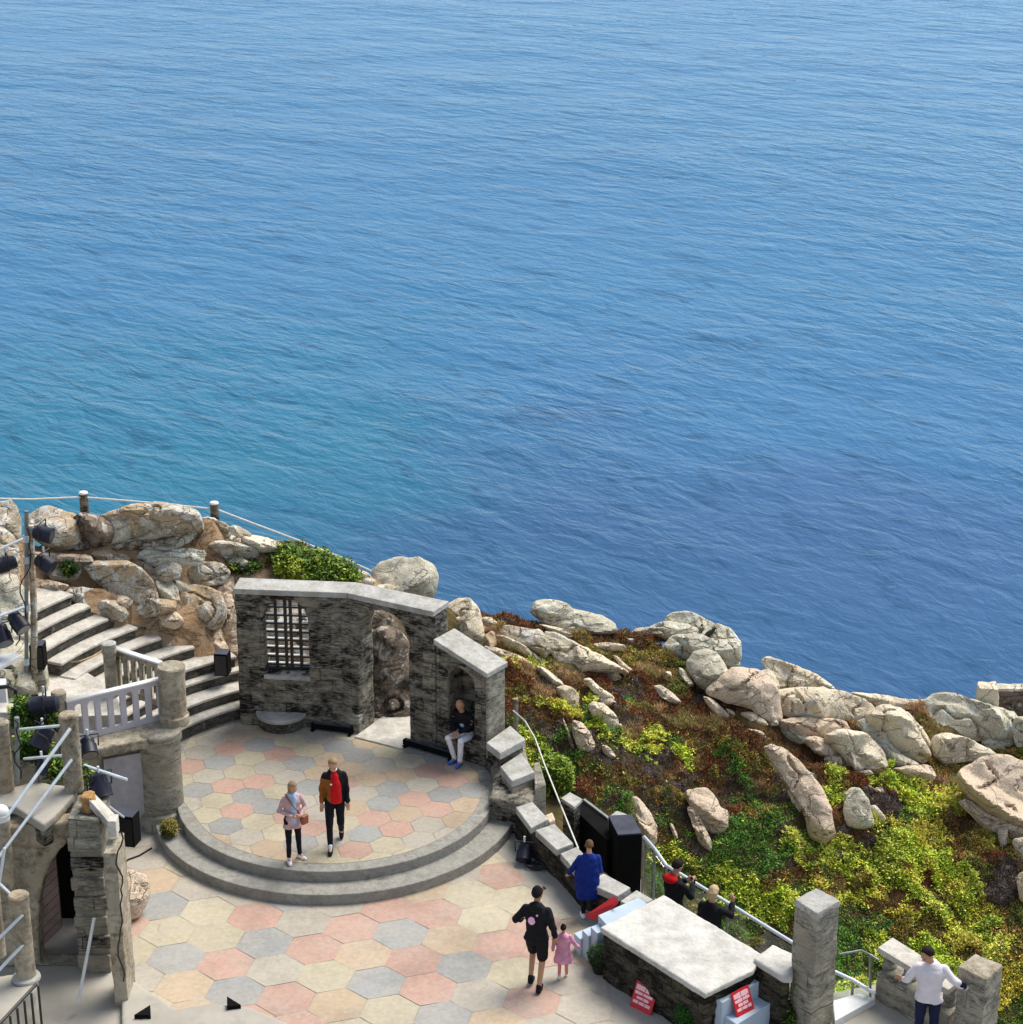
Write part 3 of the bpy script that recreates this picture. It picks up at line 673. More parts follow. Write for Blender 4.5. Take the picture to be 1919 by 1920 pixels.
# right headland, roughly from the crest downwards
rocks([
 ([(995, 1150), (1003, 1128), (1025, 1124), (1060, 1130), (1080, 1148), (1040, 1165), (1010, 1160)], 'dark-sided boulder at the left of the first crest outcrop', dict(m=RG, T=1.0)),
 ([(1010, 1160), (1030, 1142), (1060, 1138), (1095, 1147), (1130, 1155), (1150, 1170), (1156, 1185), (1120, 1192), (1070, 1185), (1030, 1175)], 'big whitish boulder of the first crest outcrop', dict(m=RG, T=.9)),
 ([(900, 1160), (920, 1158), (938, 1170), (930, 1178), (905, 1172)], 'flat white stone at the edge of the heather', dict(m=RP)),
 ([(1010, 1170), (1060, 1180), (1092, 1190), (1060, 1196), (1025, 1182)], 'thin slab below the first crest outcrop', {}),
 ([(938, 1190), (950, 1172), (990, 1180), (1015, 1182), (1025, 1200), (1032, 1222), (1020, 1235), (990, 1218), (965, 1200)], 'brown shadowed boulder above the long slab', dict(T=.9, m=RL)),
 ([(1022, 1187), (1045, 1188), (1085, 1208), (1130, 1232), (1165, 1252), (1178, 1262), (1140, 1262), (1090, 1262), (1060, 1258), (1038, 1230)], 'long pale slab slanting down to the right', dict(T=.9, push=-.22)),
 ([(930, 1192), (950, 1195), (985, 1212), (1005, 1228), (1022, 1245), (1010, 1244), (980, 1225), (950, 1208)], 'narrow rib of rock behind the lower wall', {}),
 ([(905, 1212), (935, 1215), (980, 1232), (1005, 1250), (995, 1250), (960, 1240), (930, 1232)], 'flat pink rock just beyond the wall coping', dict(m=RT)),
 ([(1005, 1250), (1020, 1252), (1050, 1275), (1058, 1285), (1040, 1285), (1015, 1268)], 'small rib of rock in the green scrub', {}),
 ([(1112, 1208), (1135, 1205), (1170, 1210), (1172, 1218), (1140, 1222), (1120, 1216)], 'white flat stone in the heather', dict(m=RP)),
 ([(1175, 1198), (1190, 1198), (1188, 1208), (1178, 1206)], 'tiny white stone on the heather crest', dict(m=RP)),
 ([(1180, 1190), (1195, 1178), (1220, 1176), (1240, 1188), (1246, 1200), (1220, 1190), (1200, 1190)], 'curved white rock at the left of the second outcrop', dict(m=RP)),
 ([(1247, 1162), (1258, 1150), (1290, 1148), (1330, 1165), (1350, 1178), (1345, 1200), (1300, 1200), (1255, 1185)], 'top boulder of the second outcrop', dict(m=RG, T=1.0, z=-.85)),
 ([(1215, 1178), (1240, 1168), (1285, 1170), (1310, 1180), (1300, 1200), (1250, 1205), (1225, 1192)], 'lichened boulder beneath the black bird', dict(m=RG, T=1.0)),
 ([(1318, 1190), (1345, 1172), (1370, 1182), (1385, 1205), (1387, 1235), (1370, 1245), (1335, 1225)], 'rounded grey boulder at the seaward end of the second outcrop', dict(m=RG, T=1.0, z=-1.05)),
 ([(1240, 1215), (1265, 1192), (1310, 1190), (1340, 1205), (1350, 1225), (1330, 1242), (1300, 1245), (1255, 1232)], 'boulder with a dark hollow side', dict(m=RG, T=1.1)),
 ([(1290, 1250), (1305, 1225), (1335, 1222), (1352, 1240), (1370, 1280), (1365, 1300), (1335, 1298), (1310, 1285)], 'tall rounded boulder hanging below the second outcrop', dict(m=RG, T=1.1)),
 ([(1345, 1225), (1365, 1222), (1385, 1240), (1386, 1250), (1360, 1252)], 'small green-grey rock on the crest beside the outcrop', dict(m=RG)),
 ([(1330, 1300), (1345, 1280), (1380, 1255), (1425, 1262), (1450, 1290), (1462, 1345), (1440, 1350), (1400, 1325), (1360, 1315)], 'broad tan rock below the outcrop', dict(push=-.08, m=RT, T=.7)),
 ([(1434, 1242), (1445, 1235), (1475, 1245), (1520, 1262), (1560, 1290), (1540, 1300), (1490, 1300), (1460, 1292), (1445, 1268)], 'pointed pale crag on the skyline', dict(T=.8)),
 ([(1425, 1262), (1445, 1258), (1458, 1285), (1462, 1330), (1445, 1320), (1420, 1290)], 'upright cream rock left of the pointed crag', {}),
 ([(1462, 1300), (1500, 1293), (1560, 1295), (1610, 1310), (1640, 1335), (1635, 1350), (1580, 1346), (1520, 1350), (1475, 1345)], 'wide cream slab below the pointed crag', dict(T=.6)),
 ([(1462, 1322), (1490, 1310), (1530, 1325), (1545, 1345), (1500, 1350), (1470, 1342)], 'cream block at the left of the wide slab', {}),
 ([(1465, 1352), (1520, 1348), (1575, 1350), (1588, 1370), (1550, 1382), (1500, 1380), (1470, 1368)], 'grey-pink slab in the middle of the right outcrop', dict(m=RT)),
 ([(1465, 1368), (1490, 1362), (1520, 1385), (1500, 1395), (1475, 1385)], 'lichened knob above the red heather', dict(m=RG)),
 ([(1508, 1388), (1530, 1382), (1562, 1395), (1580, 1420), (1560, 1425), (1530, 1412)], 'smooth rock above the red heather', dict(m=RT)),
 ([(1550, 1385), (1580, 1372), (1620, 1378), (1650, 1405), (1662, 1440), (1640, 1445), (1600, 1440), (1580, 1415)], 'rounded grey rock in the middle of the right outcrop', dict(m=RP, T=.8)),
 ([(1545, 1420), (1575, 1418), (1578, 1435), (1555, 1440)], 'little tan rock under the grey one', dict(m=RT)),
 ([(1585, 1415), (1600, 1410), (1620, 1440), (1605, 1446)], 'sharp splinter of rock', {}),
 ([(1625, 1345), (1655, 1328), (1690, 1335), (1715, 1370), (1740, 1410), (1728, 1425), (1690, 1415), (1650, 1390), (1630, 1365)], 'large lozenge rock of the right outcrop', dict(T=.7)),
 ([(1610, 1360), (1630, 1352), (1660, 1385), (1690, 1415), (1720, 1430), (1700, 1445), (1665, 1430), (1640, 1395)], 'lower flake of the lozenge rock', dict(m=RG)),
 ([(1695, 1340), (1705, 1338), (1735, 1375), (1748, 1400), (1738, 1405), (1718, 1378)], 'narrow rock strip right of the lozenge rock', {}),
 ([(1672, 1445), (1700, 1438), (1740, 1435), (1752, 1455), (1740, 1470), (1705, 1465)], 'dull rock below the lozenge rock', dict(m=RT)),
 ([(1605, 1448), (1630, 1443), (1638, 1452), (1615, 1455)], 'small white rock on the red heather', dict(m=RP)),
 ([(1663, 1448), (1678, 1448), (1688, 1462), (1672, 1460)], 'small white rock left of the dull one', dict(m=RP)),
 ([(1600, 1300), (1650, 1303), (1700, 1312), (1748, 1312), (1750, 1325), (1690, 1330), (1640, 1322)], 'low pale rocks along the skyline', dict(m=RP, T=.9)),
 ([(1740, 1322), (1755, 1306), (1790, 1304), (1840, 1322), (1890, 1335), (1902, 1350), (1900, 1385), (1860, 1388), (1800, 1378), (1755, 1352)], 'massive slab with a dark underside at the right', dict(m=RG, T=.8)),
 ([(1900, 1350), (1935, 1345), (1940, 1400), (1905, 1400)], 'grey rock at the right frame edge', dict(m=RG)),
 ([(1840, 1392), (1870, 1382), (1905, 1390), (1900, 1405), (1865, 1408)], 'low rock under the massive slab', dict(m=RG)),
 ([(1752, 1385), (1775, 1378), (1820, 1390), (1862, 1412), (1850, 1425), (1810, 1425), (1775, 1432), (1755, 1420)], 'flat rock with cracks right of centre outcrop', {}),
 ([(1795, 1455), (1810, 1440), (1850, 1418), (1890, 1418), (1940, 1440), (1940, 1560), (1890, 1545), (1850, 1525), (1815, 1495)], 'huge smooth tan boulder at the right frame edge', dict(m=RT, T=.6)),
 ([(1797, 1505), (1815, 1500), (1850, 1525), (1900, 1545), (1940, 1550), (1940, 1575), (1890, 1570), (1850, 1555)], 'lower ledge of the huge boulder', dict(m=RT)),
 ([(1895, 1575), (1925, 1570), (1940, 1610), (1915, 1620)], 'white rock at the right edge below the ledge', dict(m=RP)),
 ([(1870, 1555), (1888, 1552), (1888, 1585), (1875, 1590)], 'small upright rock in the right-hand scrub', dict(m=RP)),
 ([(1905, 1640), (1940, 1630), (1940, 1700), (1912, 1690)], 'rock at the right edge beside the yellow scrub', dict(m=RT)),
 ([(1432, 1404), (1450, 1400), (1475, 1408), (1510, 1440), (1540, 1480), (1555, 1520), (1562, 1565), (1540, 1580), (1515, 1570), (1508, 1530), (1495, 1500), (1465, 1450)], 'long curved tongue of tan rock running down the slope', dict(m=RT, T=.7)),
 ([(1475, 1480), (1490, 1485), (1505, 1512), (1500, 1525), (1485, 1505)], 'thin rock beside the curved tongue', dict(m=RT)),
 ([(1585, 1500), (1607, 1476), (1622, 1495), (1640, 1545), (1620, 1555), (1590, 1550), (1582, 1525)], 'pointed grey-green rock like a shark fin', dict(m=RG, T=.9)),
 ([(1582, 1488), (1595, 1477), (1610, 1477), (1600, 1490), (1585, 1498)], 'pale cap of rock left of the pointed one', dict(m=RP)),
 ([(1632, 1512), (1642, 1510), (1660, 1535), (1655, 1542), (1640, 1530)], 'white splinter right of the pointed rock', dict(m=RP)),
 ([(1640, 1477), (1655, 1475), (1660, 1488), (1648, 1490)], 'white stone above the dark hollow', dict(m=RP)),
 ([(1618, 1468), (1630, 1472), (1645, 1484), (1640, 1486)], 'thin white stone near the dark hollow', dict(m=RP)),
 ([(1285, 1487), (1300, 1482), (1325, 1478), (1345, 1500), (1348, 1515), (1364, 1520), (1364, 1545), (1358, 1562), (1330, 1560), (1300, 1530)], 'broad orange-tan rock with a notched top', dict(m=RT, T=.7)),
 ([(1288, 1515), (1305, 1515), (1318, 1545), (1333, 1575), (1334, 1598), (1310, 1580), (1300, 1550)], 'curved flake below the broad orange-tan rock', dict(m=RT)),
 ([(1183, 1494), (1198, 1497), (1220, 1525), (1232, 1550), (1230, 1580), (1215, 1590), (1200, 1570), (1192, 1530)], 'tan leaf-shaped rock behind the black kiosk', dict(m=RT, T=.7)),
 ([(1255, 1545), (1262, 1545), (1272, 1570), (1266, 1575)], 'thin stone in the dark scrub', dict(m=RT)),
 ([(1044, 1290), (1060, 1285), (1080, 1295), (1087, 1308), (1078, 1330), (1060, 1322), (1050, 1305)], 'pale arrow-shaped rock in the middle of the scrub', dict(m=RP)),
 ([(1094, 1275), (1108, 1272), (1125, 1290), (1150, 1305), (1152, 1318), (1130, 1310), (1110, 1295)], 'white angular rock pointing down the slope', dict(m=RP)),
 ([(1110, 1303), (1140, 1308), (1158, 1320), (1140, 1325), (1120, 1315)], 'low white rock beside the angular one', dict(m=RP)),
 ([(1102, 1325), (1115, 1316), (1135, 1322), (1158, 1345), (1160, 1365), (1140, 1368), (1115, 1352)], 'oval lichened rock in the green scrub', dict(m=RP, T=.9)),
 ([(1155, 1360), (1165, 1357), (1168, 1368), (1158, 1370)], 'small white stone touching the oval rock', dict(m=RP)),
 ([(1073, 1352), (1090, 1355), (1108, 1375), (1117, 1400), (1105, 1410), (1085, 1405), (1075, 1380)], 'tan boot-shaped rock in the green scrub', dict(m=RT)),
 ([(1055, 1345), (1064, 1365), (1078, 1400), (1074, 1408), (1064, 1385)], 'thin sliver of rock left of the boot-shaped one', dict(m=RP)),
 ([(1128, 1398), (1140, 1400), (1156, 1418), (1148, 1424), (1132, 1412)], 'small tan rock below the boot-shaped one', dict(m=RT)),
 ([(1225, 1287), (1240, 1285), (1262, 1300), (1278, 1318), (1262, 1320), (1240, 1308)], 'oblong pale rock in the red heather', dict(m=RP)),
 ([(1272, 1252), (1282, 1255), (1302, 1285), (1290, 1290), (1278, 1272)], 'slim pale rock under the outcrop', dict(m=RP)),
 ([(1246, 1260), (1258, 1259), (1260, 1270), (1248, 1270)], 'pebble-like white rock in the heather', dict(m=RP)),
 ([(1318, 1306), (1335, 1310), (1362, 1335), (1370, 1345), (1350, 1345), (1330, 1328)], 'white wedge rock above the red heather', dict(m=RP)),
 ([(1360, 1328), (1372, 1332), (1382, 1342), (1370, 1342)], 'white chip of rock beside the wedge', dict(m=RP)),
 ([(1390, 1338), (1410, 1336), (1430, 1348), (1440, 1360), (1420, 1360), (1400, 1352)], 'pale slab edge above the red gully', dict(m=RP)),
 ([(1435, 1345), (1455, 1348), (1460, 1360), (1445, 1362)], 'short pale slab beside the red gully', dict(m=RP)),
 ([(1400, 1368), (1425, 1372), (1445, 1388), (1430, 1388)], 'thin pale rock line at the top of the tongue', dict(m=RP)),
 ([(1150, 1228), (1160, 1232), (1175, 1248), (1190, 1258), (1180, 1262), (1165, 1252)], 'orange-brown stone at the end of the long slab', dict(m=RT)),
 ([(1518, 1448), (1528, 1452), (1532, 1460), (1522, 1458)], 'chip of rock right of the tongue', dict(m=RP)),
 ([(1140, 1262), (1158, 1262), (1166, 1272), (1150, 1278), (1138, 1272)], 'dull lump of rock below the long slab', dict(m=RL)),
], RP, GR)
rock([(222, 1640), (250, 1632), (278, 1645), (282, 1680), (262, 1718), (238, 1726), (222, 1700)], M['rock_tan'], 'squat orange-brown rock on the paving beside the stone pier', z=-.35, T=.9, group='loose rocks on the paving')
# ------------------------------------------------------------------ plants
def leafmat(name, trans=.25):
    t = NT(name)
    a = t.new('ShaderNodeAttribute', attribute_name='Col')
    c = t.mix(1.0, a.outputs['Color'], t.ramp(t.noise(6, 3), [(.3, .75), (.7, 1.2)]), 'MULTIPLY')
    t.out(c, .65, .25); return t.m
M['leaf'] = leafmat('leaf')

SEEDS = '''
R 920 1160;R 960 1163;R 1000 1172;R 1040 1185;R 945 1172;R 975 1178;R 1120 1200;R 1150 1197;R 1200 1200;R 1230 1205;R 1170 1190;R 1140 1190;R 1190 1215
D 945 1190;D 950 1195;O 1030 1240;D 1060 1270;O 1030 1262;D 1085 1275;Y 1020 1235
O 1100 1205;O 1130 1215;O 1160 1225;O 1200 1230;O 1240 1230;O 1260 1250;R 1250 1225;O 1220 1245;O 1190 1245;D 1215 1262;D 1235 1258;R 1180 1262;R 1120 1268;R 1160 1275;R 1220 1280
Y 980 1245;Y 1000 1250;D 990 1262;R 970 1275;R 1000 1280;K 1030 1285;K 1020 1278;R 985 1290
D 1010 1305;D 1030 1310;Y 990 1310;L 1010 1320;Y 1040 1325;L 1060 1335;Y 1075 1345;R 990 1330;R 1010 1345;K 1000 1355;G 980 1370;O 972 1300;R 970 1330;G 972 1400;L 980 1430;O 990 1415;L 985 1385;R 1040 1360
K 1030 1370;G 1050 1390;G 1030 1400;K 1060 1400;L 1000 1400;L 1010 1420;R 1095 1290;O 1110 1305;L 1105 1312
K 1170 1290;K 1180 1310;G 1200 1320;R 1150 1280;K 1150 1300;R 1215 1310;O 1230 1330;G 1090 1330;R 1080 1315;K 1165 1345;K 1180 1355;R 1200 1345;O 1190 1335
R 1250 1340;D 1240 1335;D 1260 1350;D 1290 1350;D 1310 1360;R 1280 1330;R 1300 1340;D 1340 1360;R 1320 1385;R 1280 1375;R 1240 1365;R 1210 1370;O 1340 1400;O 1300 1400
G 1120 1365;R 1270 1440;R 1290 1460;R 1320 1480;R 1350 1470;R 1180 1450;R 1160 1320;R 1050 1310;R 1230 1350;R 1340 1400;R 1410 1450;R 1140 1290;R 1270 1320;L 1115 1370;L 1130 1375;G 1150 1385;K 1110 1385;K 1130 1400;K 1150 1415;K 1170 1420;L 1180 1395;L 1190 1405;L 1205 1390;L 1215 1410;D 1200 1375;L 1230 1385;O 1200 1400
G 1260 1400;L 1270 1410;L 1285 1425;L 1295 1430;O 1240 1410;R 1230 1400;R 1330 1420;O 1310 1430;R 1350 1440;G 1360 1420;R 1310 1450;O 1340 1460
K 1210 1430;K 1225 1440;K 1240 1430;K 1200 1445;R 1250 1450;D 1260 1455;R 1265 1465;K 1280 1460;K 1290 1475;K 1260 1480;K 1310 1475
G 1080 1420;G 1070 1440;O 1090 1430;G 1110 1440;O 1130 1450;R 1110 1465;O 1150 1460;G 1060 1430;G 1150 1480;O 1120 1480;R 1100 1495;G 1170 1500;K 1150 1505;G 1160 1520;O 1180 1470;G 1130 1510;K 1100 1505
R 1200 1480;K 1215 1500;K 1225 1510;O 1240 1500;K 1250 1520;G 1250 1535;K 1260 1560;O 1240 1570;G 1280 1580;K 1275 1540;O 1270 1500;K 1300 1590
R 1400 1370;R 1420 1400;R 1380 1380;R 1360 1375;O 1400 1420;G 1390 1440;O 1420 1440;R 1430 1470;D 1430 1475;G 1400 1470;K 1350 1500;G 1380 1500;K 1370 1480;R 1370 1520;O 1400 1530;G 1410 1520;G 1380 1550;G 1430 1560
R 1380 1330;O 1300 1270;O 1320 1290;R 1300 1300;O 1280 1290;K 1310 1300;R 1400 1350;R 1450 1375;R 1470 1390;R 1490 1405;R 1520 1420;R 1540 1440;R 1560 1450;R 1440 1365;D 1440 1350
R 1580 1450;R 1560 1470;R 1540 1460;D 1580 1440;R 1600 1460;R 1620 1462;R 1650 1470;O 1570 1490;L 1570 1465;L 1560 1480;L 1575 1500;R 1570 1520;R 1560 1540;K 1570 1560
K 1470 1470;G 1450 1480;K 1460 1500;G 1480 1530;K 1490 1550;G 1450 1540;K 1475 1560;O 1440 1520;R 1500 1540
L 1480 1560;L 1490 1575;L 1505 1580;L 1520 1590;G 1450 1590;G 1420 1600;G 1400 1580;G 1470 1610;G 1440 1630;G 1400 1620;G 1360 1600;G 1330 1610
K 1540 1590;O 1560 1590;L 1570 1590;L 1560 1570;R 1620 1560;K 1580 1610;R 1650 1565;L 1590 1600
K 1670 1510;K 1680 1525;K 1665 1500;K 1650 1500;R 1660 1490;G 1690 1530;Y 1670 1540
O 1640 1450;L 1640 1465;L 1660 1470;L 1690 1490;L 1710 1490;L 1730 1500;L 1720 1510;L 1740 1520;Y 1760 1510;Y 1780 1500;R 1750 1480;D 1770 1470;O 1760 1450;Y 1740 1480;O 1770 1440;D 1740 1360;D 1760 1370;D 1730 1350;O 1735 1355;G 1740 1360
L 1650 1560;L 1680 1550;L 1700 1560;L 1670 1580;L 1690 1600;L 1650 1590;L 1610 1600;L 1630 1610;L 1660 1620;L 1690 1630;L 1720 1600;L 1700 1580;L 1600 1590;K 1620 1580
O 1760 1545;R 1780 1550;R 1800 1560;O 1820 1580;O 1850 1600;O 1780 1590;O 1800 1620;Y 1760 1570;Y 1740 1580;O 1840 1640;Y 1730 1550;Y 1860 1570;R 1860 1620;K 1880 1650;K 1870 1680;K 1890 1630;O 1900 1610
O 1540 1640;O 1520 1620;R 1500 1640;O 1480 1650;G 1500 1670;R 1460 1660;O 1570 1650;O 1600 1660;O 1620 1640;O 1560 1680;G 1600 1700;O 1640 1690;R 1650 1700;R 1680 1680
Y 1700 1650;Y 1740 1640;L 1750 1620;L 1770 1650;Y 1790 1680;O 1760 1690;L 1800 1700;Y 1820 1720;O 1780 1720;R 1720 1700;R 1740 1660;Y 1840 1690;Y 1860 1720;O 1900 1720;Y 1880 1750
G 1620 1740;G 1600 1720;G 1590 1760;G 1650 1740;G 1610 1780;L 1640 1770;O 1680 1730;O 1700 1760;L 1720 1770;L 1750 1790;L 1780 1800;O 1740 1740;Y 1800 1760;Y 1840 1780;L 1860 1800;Y 1900 1800;O 1820 1800;G 1590 1800;G 1600 1830;L 1610 1860;L 1590 1870
G 1280 1630;L 1260 1600;L 1280 1610;L 1300 1620;L 1330 1640;L 1360 1650;L 1390 1670;L 1420 1680;L 1450 1690;L 1400 1650;L 1370 1680;L 1440 1720;L 1410 1710;L 1470 1710;L 1480 1680;O 1480 1740;G 1380 1700;G 1340 1670;G 1300 1660;G 1420 1740;K 1460 1750;O 1440 1745;G 1250 1660;G 1230 1640;G 1350 1720;O 1290 1700
L 1690 1660;L 1720 1690;L 1760 1720;L 1800 1740;L 1830 1690;L 1760 1600;L 1730 1640;L 1800 1650;L 1850 1730;L 1880 1790;L 1840 1760;L 1560 1610;L 1640 1640;L 1580 1640;L 1620 1690;L 1500 1600;L 1520 1625;L 1290 1650;L 1320 1660;L 1350 1690;L 1460 1740;L 1430 1700;Y 1550 1660;Y 1580 1690;Y 1650 1680;Y 1690 1720;L 1600 1625;L 1540 1600;Y 1900 1850;Y 1880 1880;G 1900 1900;Y 1850 1850;O 1450 1660;G 1430 1650;K 1480 1630;O 1900 1780'''
SD = []
for ln in SEEDS.replace('\n', ';').split(';'):
    ln = ln.split()
    if len(ln) == 3: SD.append((ln[0], float(ln[1]), float(ln[2])))
SU = np.array([(a[1], a[2]) for a in SD]); SK = np.array([a[0] for a in SD])

ROCK_PX = []
_rock = rock
def inpoly(u, v, pl):
    c = np.zeros(len(u), bool)
    for (x1, y1), (x2, y2) in zip(pl, pl[1:] + pl[:1]):
        cond = (y1 > v) != (y2 > v)
        xi = (x2 - x1) * (v - y1) / (y2 - y1 + 1e-9) + x1
        c ^= cond & (u < xi)
    return c

def tufts(pos, nrm, n_leaf, ln, wd, up, cols, seed, lift=0.0):
    """clumps of small pointed leaves: pos (N,3); returns V,F,C"""
    rg = np.random.default_rng(seed); N = len(pos)
    a = rg.uniform(0, 2 * PI, (N, n_leaf)); e = rg.uniform(up[0], up[1], (N, n_leaf))
    L = rg.uniform(ln[0], ln[1], (N, n_leaf)); W = rg.uniform(wd[0], wd[1], (N, n_leaf))
    d = np.stack([np.cos(a) * np.cos(e), np.sin(a) * np.cos(e), np.sin(e)], -1)
    s = np.stack([-np.sin(a), np.cos(a), np.zeros_like(a)], -1)
    base = pos[:, None, :] + rg.normal(0, .018, (N, n_leaf, 3)) + np.array([0, 0, lift])
    mid = base + d * (L * .55)[..., None]
    tip = base + d * L[..., None] + np.array([0, 0, -1]) * (L * .12)[..., None]
    V = np.stack([base, mid + s * W[..., None] / 2, tip, mid - s * W[..., None] / 2], 2).reshape(-1, 3)
    F4 = np.arange(N * n_leaf * 4).reshape(-1, 4)
    cols = np.array(cols); nf = .5 + .62 * fbm(pos * [1.8, 1.8, 0] + seed, 3, seed); ci = np.where(rg.uniform(0, 1, N) < .72, np.clip((nf * len(cols)).astype(int), 0, len(cols) - 1), rg.integers(0, len(cols), N))
    c = cols[ci][:, None, :] * rg.uniform(.65, 1.35, (N, n_leaf, 1))
    C = np.repeat(c.reshape(-1, 3), 4, axis=0)
    return V, F4, C

KINDS = {
 'R': ('heather', 'rust-red and brown heather covering the headland', dict(n_leaf=6, ln=(.025, .065), wd=(.010, .02), up=(.5, 1.5), cols=[(.22, .075, .028), (.17, .055, .022), (.28, .10, .038), (.13, .065, .026), (.22, .12, .045)])),
 'O': ('low_scrub', 'olive brown low scrub between the rocks', dict(n_leaf=6, ln=(.025, .06), wd=(.012, .024), up=(.3, 1.4), cols=[(.249, .210, .038), (.382, .287, .058), (.172, .153, .035), (.382, .210, .058), (.153, .191, .038)])),
 'G': ('green_scrub', 'dark green scrub on the lower slope', dict(n_leaf=6, ln=(.025, .06), wd=(.012, .026), up=(.2, 1.4), cols=[(.089, .221, .032), (.133, .310, .040), (.067, .133, .032), (.200, .332, .044), (.133, .154, .040)])),
 'L': ('bright_ground_cover', 'lime-green leafy ground cover in bright drifts', dict(n_leaf=6, ln=(.045, .10), wd=(.022, .042), up=(.1, 1.2), cols=[(.515, .635, .068), (.667, .680, .091), (.393, .515, .061), (.680, .680, .137), (.258, .363, .046)])),
 'Y': ('yellow_scrub', 'yellow-olive mottled scrub of the right slope', dict(n_leaf=6, ln=(.035, .09), wd=(.018, .034), up=(.2, 1.3), cols=[(.700, .613, .089), (.510, .459, .077), (.700, .700, .115), (.408, .255, .077), (.613, .663, .103)])),
 'D': ('dry_grass', 'dry orange-tan grass between the rocks', dict(n_leaf=7, ln=(.07, .16), wd=(.005, .010), up=(.5, 1.4), cols=[(.485, .300, .150), (.578, .393, .208), (.393, .219, .104), (.531, .323, .185), (.323, .277, .092)])),
 'K': ('dark_twigs', 'dark bare heather stems in the gullies', dict(n_leaf=6, ln=(.04, .10), wd=(.005, .012), up=(.2, 1.3), cols=[(.076, .053, .053), (.136, .106, .113), (.053, .038, .031), (.196, .151, .158), (.091, .068, .031)])),
}
def make_cover():
    n = 250000
    x = RNG.uniform(-1.2, 14, n); y = RNG.uniform(26.3, 37.5, n)
    yr = np.interp(x, RX, RY) + .45
    z = height(x, y)
    dpt = y * cT - (z - H) * sT
    u = CX + F * x / dpt; v = CY - F * (y * sT + (z - H) * cT) / dpt
    ok = (y < yr) & (u < 1960) & (u > 880) & (v < 1960)
    # keep off the terrace, the path and the walls
    lim = np.interp(u, [880, 905, 935, 962, 1005, 1030, 1060, 1080, 1140, 1200, 1230, 1490, 1580, 1640, 1960], [1185, 1215, 1255, 1425, 1450, 1465, 1485, 1495, 1520, 1560, 1740, 1890, 1960, 1960, 1960])
    ok &= v < lim
    x, y, z, u, v = [q[ok] for q in (x, y, z, u, v)]
    for pl in ROCKS_OL:
        b = inpoly(u, v - 3, pl)
        x, y, z, u, v = [q[~b] for q in (x, y, z, u, v)]
    # kind by nearest patch, with ragged edges
    ju = u + 16 * fbm(np.c_[u / 22, v / 14, np.zeros(len(u))], 3, 5); jv = v + 10 * fbm(np.c_[u / 22, v / 14, np.ones(len(u)) * 9], 3, 8)
    kind = np.empty(len(u), 'U1')
    for s in range(0, len(u), 20000):
        d = (ju[s:s + 20000, None] - SU[None, :, 0]) ** 2 + 2.2 * (jv[s:s + 20000, None] - SU[None, :, 1]) ** 2
        kind[s:s + 20000] = SK[np.argmin(d, 1)]
    mix = RNG.uniform(0, 1, len(u)); kind = np.where(mix < .03, RNG.choice(list('ROGYK'), len(u)), kind)
    mound = .15 * fbm(np.c_[x * 2.4, y * 2.4, z], 3, 77) + .03
    for k, (nm, label, kw) in KINDS.items():
        s = kind == k
        if k == 'D': s &= RNG.uniform(0, 1, len(s)) < .8
        pos = np.c_[x[s], y[s], z[s] + np.maximum(mound[s], -.02)]
        V, F4, C = tufts(pos, None, seed=ord(k), **kw)
        tag(link(nm, npmesh(nm, V, F4, C), M['leaf']), label, 'ground cover', None, 'stuff')
ROCKS_OL = ALL_OL
make_cover()

def bush(name, label, blobs, cols, n, leaf, group=None, parent=None, cat='bush', stem=True):
    """foliage: leaves spread through and over a set of ellipsoids (c, r)"""
    vs = []; rg = np.random.default_rng(len(label) * 7 + int(n))
    tot = sum(r[0] * r[1] for c, r in blobs)
    for c, r in blobs:
        k = int(n * r[0] * r[1] / tot)
        d = rg.normal(0, 1, (k, 3)); d /= np.linalg.norm(d, axis=1)[:, None]
        q = d * (rg.uniform(.35, 1, (k, 1)) ** .4) * (1 + .22 * fbm(d * 2.5 + c[0], 2, 3))[:, None]
        vs.append(np.array(c)[None] + q * np.array(r)[None])
    pos = np.concatenate(vs)
    V, F4, C = tufts(pos, None, 4, leaf, (leaf[0] * .5, leaf[1] * .55), (-.3, 1.3), cols, 5)
    me = npmesh(name, V, F4, C)
    if parent is not None: return link('foliage', me, M['leaf'], parent)
    c0 = blobs[0][0]; zb = min(c[2] - r[2] for c, r in blobs)
    root = empty(name, (c0[0], c0[1], zb), label, cat, group)
    link('foliage', me, M['leaf'], root)
    if stem:
        bm = bmesh.new()
        for i, (c, r) in enumerate(blobs[:5]):
            tube_bm([(c0[0], c0[1], zb), ((c0[0] + c[0]) / 2, (c0[1] + c[1]) / 2, (zb + c[2]) / 2 - .02), (c[0], c[1], c[2])], [.018, .012, .006], 6, bm)
        link('stems', bm_mesh(bm), M['rock_dark'], root)
    return root
LIME = [(.34, .42, .045), (.46, .50, .07), (.20, .30, .035), (.12, .20, .03)]
GRN = [(.05, .12, .02), (.08, .17, .025), (.03, .06, .015), (.20, .28, .04)]
OLV = [(.16, .16, .03), (.26, .22, .04), (.08, .10, .02)]
def hb(u, v, up, r):
    p = hit(u, v); return ((p.x, p.y, p.z + up), r)
b0 = P(580, 1075, 1.45)
def bb(u, v, y, r): p = PY(u, v, y); return ((p.x, p.y, p.z), r)
yb = float(np.interp(b0.x, RX, RY)) - .25
bush('bush', 'rounded bright green bush with an olive crown behind the arch wall', [bb(570, 1060, yb, (.55, .4, .32)), bb(620, 1070, yb, (.42, .35, .25)), bb(540, 1045, yb + .2, (.32, .3, .22)), bb(650, 1080, yb, (.25, .3, .14)), bb(590, 1075, yb - .2, (.5, .3, .2))], LIME + [(.10, .17, .03)], 3400, (.05, .11), 'bushes')
